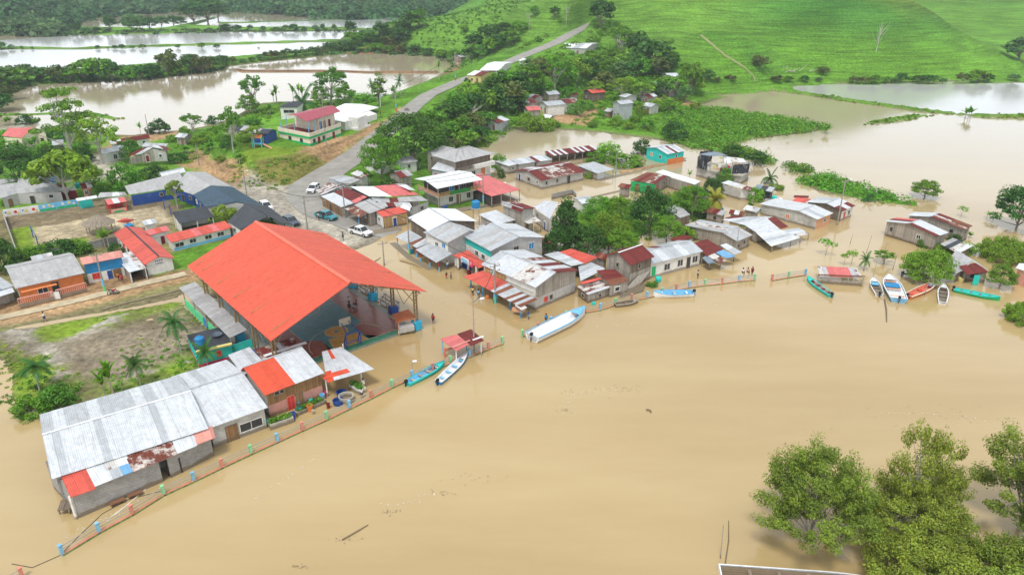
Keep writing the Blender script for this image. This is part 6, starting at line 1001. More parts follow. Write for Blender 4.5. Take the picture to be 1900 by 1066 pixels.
# ---------------------------------------------------------------- people
def person(label, u, v, pose='stand', shirt='white', pants='dblue', h=1.66, rz=0., z=None, name='person', local=None):
    p = G(u, v) if local is None else local; 
    if z is not None: p = np.array((p[0], p[1], z))
    r = empty('person', p, label, 'person', 'people in the flooded village', rz=rz, local=True); r['_pl'] = 1; k = h / 1.7
    J = dict(pel=(0, 0, .92), waist=(0, 0, 1.1), chest=(0, 0, 1.32), neck=(0, 0, 1.46), head=(.01, 0, 1.56), crown=(.0, 0, 1.66), ls=(0, .19, 1.38), le=(.03, .25, 1.12), lh=(.10, .24, .88), rs=(0, -.19, 1.38), re=(.03, -.25, 1.12), rh=(.10, -.24, .88),
             lhp=(0, .1, .88), lk=(.03, .11, .5), la=(0, .12, .08), lt=(.15, .13, .03), rhp=(0, -.1, .88), rk=(.03, -.11, .5), ra=(0, -.12, .08), rt=(.15, -.13, .03))
    if pose == 'walk': J.update(lk=(.18, .1, .52), la=(.2, .11, .12), lt=(.34, .11, .1), rk=(-.02, -.1, .5), ra=(-.25, -.11, .12), rt=(-.12, -.11, .03), le=(-.12, .24, 1.14), lh=(-.14, .24, .9), re=(.14, -.24, 1.14), rh=(.26, -.22, .95))
    if pose == 'sit':
        for a in ('pel', 'waist', 'chest', 'neck', 'head', 'crown', 'ls', 'le', 'lh', 'rs', 're', 'rh', 'lhp', 'rhp'): x, y, z_ = J[a]; J[a] = (x, y, z_ - .42)
        J.update(lk=(.42, .12, .5), la=(.44, .12, .08), lt=(.6, .12, .03), rk=(.42, -.12, .5), ra=(.44, -.12, .08), rt=(.6, -.12, .03), lh=(.32, .14, .58), rh=(.32, -.14, .58))
    E_ = [('pel', 'waist'), ('waist', 'chest'), ('chest', 'neck'), ('neck', 'head'), ('head', 'crown'), ('chest', 'ls'), ('ls', 'le'), ('le', 'lh'), ('chest', 'rs'), ('rs', 're'), ('re', 'rh'), ('pel', 'lhp'), ('lhp', 'lk'), ('lk', 'la'), ('la', 'lt'), ('pel', 'rhp'), ('rhp', 'rk'), ('rk', 'ra'), ('ra', 'rt')]
    RD = dict(pel=.13, waist=.125, chest=.14, neck=.055, head=.095, crown=.085, ls=.065, le=.045, lh=.035, rs=.065, re=.045, rh=.035, lhp=.09, lk=.06, la=.042, lt=.035, rhp=.09, rk=.06, ra=.042, rt=.035)
    def sk(name, names, m, grow=0., parent=r, extra=()):
        ix = {n: i for i, n in enumerate(names)}; vs = [tuple(c * k for c in J[n]) for n in names]; es = [(ix[a], ix[b_]) for a, b_ in E_ if a in ix and b_ in ix]
        me = bpy.data.meshes.new(name); me.from_pydata(vs, es, []); me.materials.append(W(m)); o = bpy.data.objects.new(name, me); COL.objects.link(o); o.parent = parent; sm = o.modifiers.new('s', 'SKIN'); sm.use_smooth_shade = True
        for n, i in ix.items(): q = (RD[n] + grow) * k; me.skin_vertices[0].data[i].radius = (q, q * (1.15 if n in ('chest', 'waist', 'pel') else 1))
        me.skin_vertices[0].data[0].use_root = True; su = o.modifiers.new('u', 'SUBSURF'); su.levels = su.render_levels = 1; return o
    sk('body', list(J), 'skin'); sk('shirt', ['waist', 'chest', 'pel', 'ls', 'rs', 'le', 're'][:7], shirt, .022); sk('shorts', ['pel', 'lhp', 'rhp', 'lk', 'rk'], pants, .02)
    m = MB(); hx, hy, hz_ = J['crown']; n_ = 8
    m.lathe([(.105 * k, -.09 * k), (.112 * k, 0), (.09 * k, .07 * k), (.01, .10 * k)], (hx * k - .012, hy, hz_ * k + .01), 12); m.build('hair', W('hair'), r, smooth=True)
    m = MB(); 
    for s in (-1, 1): m.box((hx * k + .105, s * .035, hz_ * k - .07), (.02, .02, .012))
    m.build('eyes', W('hair'), r); return r
for a in (('person in pale clothes wading along the flooded dirt street', 84, 597, 'walk', 'white', 'dblue', 1.7, .4), ('person in a red shirt wading east of the court', 804, 600, 'stand', 'red', 'dark', 1.68, 1.2), ('child in black and red wading by the awning posts', 828.5, 517, 'stand', 'dark', 'red', 1.25, 2),
          ('child in pink wading next to a smaller dark clad child', 837, 518, 'stand', 'pink', 'dblue', 1.3, 2.4), ('person in black standing behind the orange roof edge', 637, 446, 'stand', 'dark', 'dark', 1.72, 0), ('person in white shirt beside the teal pickup', 591.5, 409, 'stand', 'white', 'dark', 1.75, 0),
          ('person in dark shirt leaning at the teal pickup', 600, 408.5, 'stand', 'maroon', 'dark', 1.7, 3), ('person in white with blue trousers under the grey awning', 830, 500, 'stand', 'white', 'blue', 1.7, 1), ('person in purple clothes wading near the food stall', 980, 592, 'stand', 'dblue', 'sky', 1.6, 0),
          ('person in white standing in water beside the concrete tub', 672, 738, 'stand', 'white', 'dark', 1.5, 2.0), ('person in white at the planter trough under the shelter', 675, 720, 'stand', 'white', 'cream', 1.5, 2.5), ('person in yellow shirt under the red awning', 877, 548, 'stand', 'yellow', 'dark', 1.6, 1),
          ('person in blue shirt under the red awning', 888, 553, 'stand', 'sky', 'dark', 1.6, 1.4), ('person in orange shirt in front of the blue house', 221, 521, 'stand', 'orange', 'maroon', 1.65, 1), ('person in crimson shirt beside the blue house carport', 228, 524, 'stand', 'red', 'maroon', 1.6, 2),
          ('person on the railing walkway carrying a dark bundle', 1294, 517, 'stand', 'gwh', 'dark', 1.65, 0), ('person in blue standing behind the largest white boat', 1013, 600, 'stand', 'blue', 'dark', 1.65, -1), ('person on the dirt lane near the clinic', 706, 214, 'stand', 'red', 'dark', 1.7, 0)): person(*a)
b0 = P(1385, 514, 0)
for i, (lb, u, sh_) in enumerate((('leftmost person in white sitting on the river railing', 1377, 'white'), ('middle person in pale pink sitting on the river railing', 1386, 'pink'), ('person in dark clothes standing at the railing end', 1394.5, 'maroon'))): p = P(u, 515 - (u - 1377) * .08, 0); person(lb, 0, 0, 'sit' if i < 2 else 'stand', sh_, 'dark', 1.65, -1.3, z=.6 if i < 2 else .25, local=p)
for i, (s, t, sh_) in enumerate(((18.2, 16.9, 'white'), (17.6, 18.0, 'dark'), (18.9, 17.9, 'maroon'), (18.0, 18.8, 'gwh'))): person(f"{['person in white standing in the group on the court', 'person in black seated left in the court group', 'person in maroon seated right in the court group', 'person in grey seated nearest in the court group'][i]}", 0, 0, 'stand' if i == 0 else 'sit', sh_, 'dark', 1.65, i * 1.5, z=CZ, local=cl(s, t, CZ))
# ---------------------------------------------------------------- tanks, tubs, planters, clutter
def tank(label, p, r0=.6, h=1.2, m='blue', stand=0, name='water_tank'):
    r = empty(name, p - np.array((0, 0, stand)), label, 'tank'); b = MB(); b.lathe([(.01, 0), (r0, 0), (r0, h * .45), (r0 * .96, h * .5), (r0, h * .55), (r0, h * .82), (r0 * .6, h * .95), (r0 * .3, h)], p, 16); b.lathe([(r0 * .3, h), (r0 * .3, h * 1.05), (.01, h * 1.06)], p, 12); b.build('tank_body', W(m), r, smooth=True)
    if stand:
        b = MB(); [b.tube(p + (x * r0 * .7, y * r0 * .7, -stand), p + (x * r0 * .7, y * r0 * .7, 0), .07, n=6) for x in (-1, 1) for y in (-1, 1)]; b.box(p - (0, 0, .05), (r0 * 2, r0 * 2, .1)); b.build('stand', W('conc'), r)
tank('blue water tank on the flat booth roof', P(372, 640, 2.35), .62, 1.35); tank('blue water tank beside the round thatched hut', P(241, 428, 1.0), .8, 1.5, stand=.7); tank('round blue tank at the end of the grey long house', P(102, 337, 3.4), .75, 1.3, stand=3.0)
tank('blue globe water tank on a thin tower in the house cluster', P(883, 385, 4.0), .85, 1.5, stand=4.4); tank('small turquoise tank beside the stalls', G(147, 357) + np.array((0, 0, 1.2)), .6, 1.1, 'teal', stand=1.2)
def tub(label, u, v, r0, h, m, z=0): p = P(u, v, z); b = MB(); b.lathe([(r0 * .8, -.5), (r0 * .85, 0), (r0, h), (r0 * .86, h), (r0 * .82, h * .25), (.01, h * .25)], p, 20); tagit(b.build('tub', W(m), None, smooth=False), label, 'tub')
tub('large round grey concrete tub under the white shelter', 643, 744, .95, .85, 'conc'); tub('dark blue plastic tub left of the concrete tub', 628, 749, .7, .6, 'dblue'); tub('dark blue plastic tub behind the concrete tub', 634, 733, .65, .6, 'dblue')
def addcol(me, v=1.):
    a = me.color_attributes.new('col', 'FLOAT_COLOR', 'POINT'); rr = np.random.default_rng(len(me.vertices)); t = np.repeat(rr.uniform(.75, 1.25, (len(me.vertices) // 4 + 1)), 4)[:len(me.vertices)]; a.data.foreach_set('color', np.stack([t, t, t, t * 0 + 1], 1).astype(np.float32).ravel()); return me
def leafbunch(p, r0, n, m, parent, name='foliage'):
    rr = np.random.default_rng(int(p[0] * 7 + p[1] * 3) % 999); b = MB()
    for i in range(n):
        d = rr.normal(size=3); d /= np.linalg.norm(d); d[2] = abs(d[2]); c = np.array(p) + d * r0 * rr.uniform(.3, 1); t = rr.normal(size=3); t /= np.linalg.norm(t); q = np.cross(t, d); q /= np.linalg.norm(q) + 1e-6; s = r0 * rr.uniform(.18, .4); b.quad([c - t * s, c - q * s * .5, c + t * s, c + q * s * .5])
    o = b.build(name, m, parent); addcol(o.data); return o
def planter(label, u0, v0, u1, v1, w_, h, m, plants=True):
    a, b_ = P(u0, v0, 0), P(u1, v1, 0); d = b_ - a; l = np.linalg.norm(d); u_ = d / l; n = np.array((-u_[1], u_[0], 0)); c = (a + b_) / 2 + n * w_ / 2; r = empty('planter', c, label, 'planter'); b = MB()
    for off, dim in ((-w_ / 2 + .06, (l, .12, h)), (w_ / 2 - .06, (l, .12, h))): b.box(c + n * off + (0, 0, h / 2 - .1), (dim[0], dim[1], h + .2), u=u_)
    for s in (-1, 1): b.box(c + u_ * s * (l / 2 - .06) + (0, 0, h / 2 - .1), (.12, w_ - .24, h + .2), u=u_)
    b.box(c + (0, 0, h - .25), (l - .24, w_ - .24, .1), u=u_); b.build('trough', W(m), r)
    if plants: [leafbunch(c + u_ * (x * l * .8) + (0, 0, h), .55, 60, LEAFM['mid'], r) for x in (-.45, -.25, 0, .2, .42)]
LEAFM = {}
def leafmat(n, c, tr=.35, var=.35):
    m = bpy.data.materials.new('leaves_' + n); m.use_nodes = True; nt = m.node_tree; nt.nodes.clear(); L = nt.links.new; o = N(nt, 'ShaderNodeOutputMaterial'); at = N(nt, 'ShaderNodeAttribute', attribute_name='col'); oi = N(nt, 'ShaderNodeObjectInfo')
    hs = N(nt, 'ShaderNodeHueSaturation'); mr = N(nt, 'ShaderNodeMapRange'); mr.inputs[3].default_value = .485; mr.inputs[4].default_value = .515; L(oi.outputs['Random'], mr.inputs[0]); L(mr.outputs[0], hs.inputs['Hue'])
    mv = N(nt, 'ShaderNodeMapRange'); mv.inputs[3].default_value = 1 - var * .6; mv.inputs[4].default_value = 1 + var * .5; rn = N(nt, 'ShaderNodeMath', operation='FRACT'); mu = N(nt, 'ShaderNodeMath', operation='MULTIPLY'); mu.inputs[1].default_value = 17.3; L(oi.outputs['Random'], mu.inputs[0]); L(mu.outputs[0], rn.inputs[0]); L(rn.outputs[0], mv.inputs[0]); L(mv.outputs[0], hs.inputs['Value'])
    mx = N(nt, 'ShaderNodeMix', data_type='RGBA', blend_type='MULTIPLY'); mx.inputs[0].default_value = 1; mx.inputs[6].default_value = (*c, 1); L(at.outputs['Color'], mx.inputs[7]); L(mx.outputs[2], hs.inputs['Color'])
    d = N(nt, 'ShaderNodeBsdfDiffuse'); t = N(nt, 'ShaderNodeBsdfTranslucent'); g_ = N(nt, 'ShaderNodeBsdfGlossy', Roughness=.45); g_.inputs[0].default_value = (.5, .55, .5, 1); a = N(nt, 'ShaderNodeMixShader', Fac=tr); b = N(nt, 'ShaderNodeMixShader', Fac=.035)
    L(hs.outputs[0], d.inputs[0]); L(hs.outputs[0], t.inputs[0]); L(d.outputs[0], a.inputs[1]); L(t.outputs[0], a.inputs[2]); L(a.outputs[0], b.inputs[1]); L(g_.outputs[0], b.inputs[2]); L(b.outputs[0], o.inputs[0]); LEAFM[n] = m; MATS['leaves_' + n] = m
for n_, c_ in (('dark', (.058, .16, .022)), ('mid', (.13, .31, .02)), ('yellow', (.21, .36, .028)), ('bright', (.17, .38, .03)), ('blue', (.11, .23, .065)), ('river', (.24, .33, .04)), ('hill', (.14, .31, .035)), ('palm', (.055, .16, .025)), ('gold', (.42, .42, .05)), ('olive', (.13, .17, .04)), ('grassy', (.18, .35, .025)), ('far', (.095, .20, .065))): leafmat(n_, c_)
# ---------------------------------------------------------------- foliage
def quads(C, Nn, S, asp=.55, tone=None, rng=RNG):
    n = len(C); t = rng.normal(size=(n, 3)); t -= (t * Nn).sum(1)[:, None] * Nn; t /= np.linalg.norm(t, axis=1)[:, None] + 1e-9; b = np.cross(Nn, t); S = S[:, None]
    V = np.stack([C - t * S, C - b * S * asp + Nn * S * .12, C + t * S, C + b * S * asp + Nn * S * .12], 1).reshape(-1, 3)
    tone = np.ones((n, 3)) if tone is None else tone
    return V, np.repeat(np.concatenate([tone, np.ones((n, 1))], 1), 4, 0)
def fold(V): return np.arange(len(V)).reshape(-1, 4)
def blob(rng, c, R, n, leaf, flat=.75, up=.55, tone=1., shell=.55):
    d = rng.normal(size=(n, 3)); d /= np.linalg.norm(d, axis=1)[:, None]; r = rng.uniform(shell, 1, n) ** .6; p = d * r[:, None]; p[:, 2] *= flat
    low = p[:, 2] < -.35; p[low, 2] *= .4
    nn = d * .7 + rng.normal(size=(n, 3)) * .45 + np.array((0, 0, up)); nn /= np.linalg.norm(nn, axis=1)[:, None]
    tn = tone * rng.uniform(.72, 1.28, n) ; tt = np.stack([tn * rng.uniform(.9, 1.15, n), tn, tn * rng.uniform(.8, 1.1, n)], 1)
    return np.array(c) + p * R, nn, leaf * rng.uniform(.6, 1.3, n), tt
def limbs(mb, base, tips, r0, th, rng, forkz=.35):
    base = np.array(base, float); top = np.array((rng.uniform(-.1, .1) * th, rng.uniform(-.1, .1) * th, th)); pts = [base, base * .5 + top * .5 + rng.normal(size=3) * .04 * th, top]; rr = [r0, r0 * .78, r0 * .6]
    for i in range(2): mb.tube(pts[i], pts[i + 1], rr[i], rr[i + 1], n=7, caps=False)
    for t in tips:
        s = pts[2] if rng.random() < .6 else pts[1]; mid = s * .45 + np.array(t) * .55 + rng.normal(size=3) * .05 * th - np.array((0, 0, .05 * th)); mb.tube(s, mid, r0 * .42, r0 * .26, n=5, caps=False); mb.tube(mid, t, r0 * .26, r0 * .08, n=5, caps=False)
PROTO = {}
def mesh_of(o): me = o.data; bpy.data.objects.remove(o); return me
def proto(key, H_, Wd, ncl, cr, nl, leaf, mt, trunk=.3, zc=.62, flat=.8, bark='bark', shape='round', r0=None, flatc=.7, up=.5):
    """a 10 m class tree: height H_, crown width Wd; ncl clumps of radius cr with nl leaf faces each"""
    rng = np.random.default_rng(abs(hash(key)) % 10007 if False else sum(map(ord, key)) * 31 + int(H_ * 10)); cen = []
    for i in range(ncl):
        for _ in range(30):
            d = rng.normal(size=3); d /= np.linalg.norm(d)
            if shape == 'round':
                if d[2] < -.45: continue
                rad = rng.uniform(.35, 1) ** .5; p = np.array((d[0] * Wd / 2 * rad, d[1] * Wd / 2 * rad, H_ * zc + d[2] * H_ * (1 - zc) * rad * flat))
            elif shape == 'dome': a = rng.uniform(0, 2 * pi); q = rng.uniform(0, 1) ** .5; p = np.array((cos(a) * q * Wd / 2, sin(a) * q * Wd / 2, H_ * (zc + (1 - zc) * .85 * math.sqrt(max(0, 1 - q * q)))))
            elif shape == 'tier': k = rng.integers(0, 4); a = rng.uniform(0, 2 * pi); q = rng.uniform(.15, 1); wk = (1.0, .95, .75, .5)[k]; p = np.array((cos(a) * q * Wd / 2 * wk, sin(a) * q * Wd / 2 * wk, H_ * (.45 + .17 * k + rng.uniform(-.03, .03))))
            elif shape == 'cone': q = rng.uniform(0, 1); a = rng.uniform(0, 2 * pi); rad = (1 - q) ** .8 * Wd / 2 * rng.uniform(.6, 1); p = np.array((cos(a) * rad, sin(a) * rad, H_ * (.12 + .84 * q)))
            if all(np.linalg.norm(p - c) > cr * .55 for c in cen): break
        cen.append(p)
    out = [[], [], [], []]
    for c in cen:
        R = cr * rng.uniform(.65, 1.25); tn = rng.uniform(.78, 1.22)
        for k, x in enumerate(blob(rng, c, np.array((R, R, R)), int(nl * rng.uniform(.7, 1.3)), leaf, flatc, up, tn)): out[k].append(x)
    V, Cc = quads(*[np.concatenate(x) for x in out[:3]], tone=np.concatenate(out[3]), rng=rng); cm = mesh_of(npmesh('crown', V, fold(V), LEAFM[mt], colattr=Cc))
    mb = MB(); th = H_ * trunk; tips = [c - (0, 0, cr * .3) for c in cen[:min(len(cen), 16)]]; limbs(mb, (0, 0, -.6), tips, r0 or .028 * H_, th, rng); tm = mesh_of(mb.build('trunk', W(bark)))
    PROTO[key] = (H_, Wd, [('trunk', tm), ('crown', cm)])
for k, mt in (('dark', 'dark'), ('mid', 'mid'), ('yellow', 'yellow'), ('bright', 'bright'), ('olive', 'olive'), ('blue', 'blue')):
    for j in (0, 1): proto(f'{k}{j}', 9, 9.5, 64, 1.2, 120, .21, mt, shape='round', flat=.85 if j else .95, zc=.42 if j else .5, trunk=.25)
    proto(f'{k}_far0', 9, 9, 26, 1.7, 34, .62, mt, zc=.5); proto(f'{k}_far1', 10, 7.5, 22, 1.5, 34, .6, mt, zc=.55, flat=.95)
proto('airy', 12, 9, 30, 1.0, 70, .30, 'mid', .4, .62, shape='round', bark='pbark'); proto('airy_y', 11, 9, 30, 1.0, 75, .30, 'yellow', .4, .6, bark='pbark'); proto('tier', 17, 15, 46, 1.5, 110, .30, 'mid', .45, shape='tier', bark='pbark', flatc=.45)
proto('airy_far', 12, 9, 22, 1.3, 22, .6, 'blue', .45, .62, bark='pbark'); proto('column', 12, 4, 26, 1.0, 50, .32, 'mid', .3, .5, flat=1.0); proto('conifer', 10, 6.0, 60, 1.1, 110, .22, 'dark', .7, shape='cone')
proto('acacia', 6, 9.5, 110, .95, 150, .15, 'yellow', .3, .42, shape='round', flatc=.7, flat=.9); proto('spread', 3.5, 11, 120, .9, 120, .16, 'yellow', .2, .35, shape='round', flatc=.7); proto('bigleaf', 9, 9, 44, 1.15, 46, .46, 'yellow', .35, .55, bark='pbark'); proto('sapling', 4, 2.2, 8, .6, 26, .2, 'bright', .6, .75, r0=.04)
for k in ('mid', 'bright', 'dark', 'yellow'): proto(f'bush_{k}', 3, 4.4, 22, .85, 80, .2, k, .2, .35, flat=.9)
def river_tree(key, H_, Wd, ncl, seed, mt):
    rng = np.random.default_rng(seed); cen = []; tips = []
    for i in range(ncl):
        a = rng.uniform(0, 2 * pi); q = rng.uniform(0, 1) ** .55; z = H_ * (.30 + .62 * rng.uniform(0, 1) * math.sqrt(max(.05, 1 - q * q))); cen.append(np.array((cos(a) * q * Wd / 2, sin(a) * q * Wd / 2, z)))
    out = [[], [], [], []]
    for c in cen:
        ax = c / (np.linalg.norm(c) + 1e-9) + np.array((0, 0, .2)); R = rng.uniform(.5, .95); tn = rng.uniform(.75, 1.3); C, n_, S, T = blob(rng, (0, 0, 0), np.array((R, R, R * .8)), 210, .125, .8, .7, tn, .2); C = C + ax * (C @ ax)[:, None] * .7 + c
        for k, x in enumerate((C, n_, S, T)): out[k].append(x)
    V, Cc = quads(*[np.concatenate(x) for x in out[:3]], asp=.45, tone=np.concatenate(out[3]), rng=rng); cm = mesh_of(npmesh('crown', V, fold(V), LEAFM[mt], colattr=Cc))
    mb = MB(); limbs(mb, (0, 0, -1), cen[:40], .2, H_ * .3, rng); tm = mesh_of(mb.build('trunk', W('pbark'))); PROTO[key] = (H_, Wd, [('trunk', tm), ('crown', cm)])
river_tree('river0', 9, 10.5, 190, 1, 'river'); river_tree('river1', 8, 9, 80, 2, 'river'); river_tree('river2', 10, 9, 100, 3, 'river'); river_tree('river3', 5, 9, 150, 4, 'river')
def frond(mb, base, az, el, Lf, wf, droop, nl=14, strip=False):
    pts = []; d = np.array((cos(az) * cos(el), sin(az) * cos(el), sin(el))); p = np.array(base, float)
    for i in range(nl + 1): pts.append(p.copy()); p = p + d * Lf / nl; d = d + np.array((0, 0, -droop / nl)); d /= np.linalg.norm(d)
    side = np.array((-sin(az), cos(az), 0))
    for i in range(nl):
        f0, f1 = i / nl, (i + 1) / nl; 
        if strip:
            w0, w1 = wf * math.sin(pi * min(1, .12 + f0 * .88)) ** .6, wf * math.sin(pi * min(.999, .12 + f1 * .88)) ** .6 if i < nl - 1 else .02
            for s in (-1, 1): q = [pts[i], pts[i] + side * s * w0 + (0, 0, .12 * w0), pts[i + 1] + side * s * w1 + (0, 0, .12 * w1), pts[i + 1]]; mb.quad(q if s > 0 else q[::-1])
        else:
            w0 = wf * math.sin(pi * (.1 + .85 * f0)) ** .7; t = (pts[i + 1] - pts[i])
            for s in (-1, 1):
                for o in (0, .34, .67): a = pts[i] + t * o; e = a + side * s * w0 + t * .9 + np.array((0, 0, -.35 * w0)); mb.quad([a, a + t * .33, e + t * .16, e][::s])
def palm(key, H_, n, Lf, mt, seed=1, droop=1.5):
    rg = random.Random(seed); mb = MB(); tops = []; p = np.array((0, 0, -.6)); q = np.array((rg.uniform(-.4, .4), rg.uniform(-.4, .4), H_)); mb.tube(p, (p + q) / 2 + (.1, 0, 0), .14, .10, 8, caps=False); mb.tube((p + q) / 2 + (.1, 0, 0), q, .10, .08, 8, caps=False); tm = mesh_of(mb.build('trunk', W('pbark'))); mb = MB()
    for i in range(n): frond(mb, q, 2 * pi * i * .382 + rg.uniform(-.1, .1), rg.uniform(.1, 1.2) if i % 3 else rg.uniform(-.2, .4), Lf * rg.uniform(.8, 1.1), .55 * Lf / 2.6, droop)
    PROTO[key] = (H_ + Lf * .45, Lf * 1.9, [('trunk', tm), ('crown', addcol(mesh_of(mb.build('crown', LEAFM[mt]))))])
palm('palm0', 4.2, 15, 2.6, 'palm', 1); palm('palm1', 3.0, 13, 2.5, 'palm', 2, 1.3); palm('palm_low', .8, 13, 3.0, 'palm', 3, 1.1); palm('palm_gold', 2.2, 26, 3.2, 'gold', 4, 1.5)
def banana(key, stems, mt, seed):
    rg = random.Random(seed); tb = MB(); mb = MB()
    for s in range(stems):
        x, y, h = rg.uniform(-1, 1) * (stems > 1), rg.uniform(-1, 1) * (stems > 1), rg.uniform(1.6, 2.8); tb.tube((x, y, -.5), (x, y, h), .14, .09, 7, caps=False)
        for i in range(7): frond(mb, (x, y, h), 2 * pi * i * .382 + rg.uniform(-.2, .2), rg.uniform(.5, 1.35), rg.uniform(1.7, 2.4), .34, 1.2, 8, True)
    PROTO[key] = (4.2, 4.0 + stems * .4, [('trunk', mesh_of(tb.build('trunk', W('pbark')))), ('crown', addcol(mesh_of(mb.build('crown', LEAFM[mt]))))])
banana('banana0', 1, 'bright', 1); banana('banana1', 3, 'mid', 2); banana('banana2', 4, 'bright', 3)
mb = MB(); rgd = np.random.default_rng(5); limbs(mb, (0, 0, -.5), [rgd.normal(size=3) * (2, 2, 1.2) + (0, 0, 7) for _ in range(14)], .16, 4.2, rgd); PROTO['bare'] = (9, 5, [('trunk', mesh_of(mb.build('trunk', W('pbark'))))])
def tree(key, u, vb, vt, wpx, label, group=None, pos=None, name=None, rz=None, hscale=None):
    p = G(u, vb) if pos is None else np.array(pos, float); H_, Wd, parts = PROTO[key]
    if pos is None:
        b = (533 - vt) / F; h = HC + (p[1] + wpx * .0) * (-SP + b * CP) / (CP + b * SP) - p[2]; h = max(.8, h); s = F / (p[1] * CP + (HC - p[2]) * SP); sx = wpx / s / Wd; sz = h / H_
    else: sx, sz = wpx / Wd, vt / H_
    nm = name or ('palm_tree' if 'palm' in key else 'banana_plant' if 'banana' in key else 'bush' if 'bush' in key else 'bare_tree' if key == 'bare' else 'tree')
    if p[2] <= 0: p[2] = -.2
    rz_ = (u * 7.13 + vb * 3.7) % 6.28 if rz is None else rz
    r = bpy.data.objects.new(nm, None); COL.objects.link(r); r.location = tuple(map(float, p)); r.rotation_euler = (0, 0, rz_); r.scale = (sx, sx, sz); r.empty_display_size = .3
    tagit(r, label, {'palm_tree': 'palm', 'banana_plant': 'banana plant', 'bush': 'bush', 'bare_tree': 'dead tree'}.get(nm, 'tree'), group)
    for n_, me in parts: o = bpy.data.objects.new(n_, me); COL.objects.link(o); o.parent = r
    return r
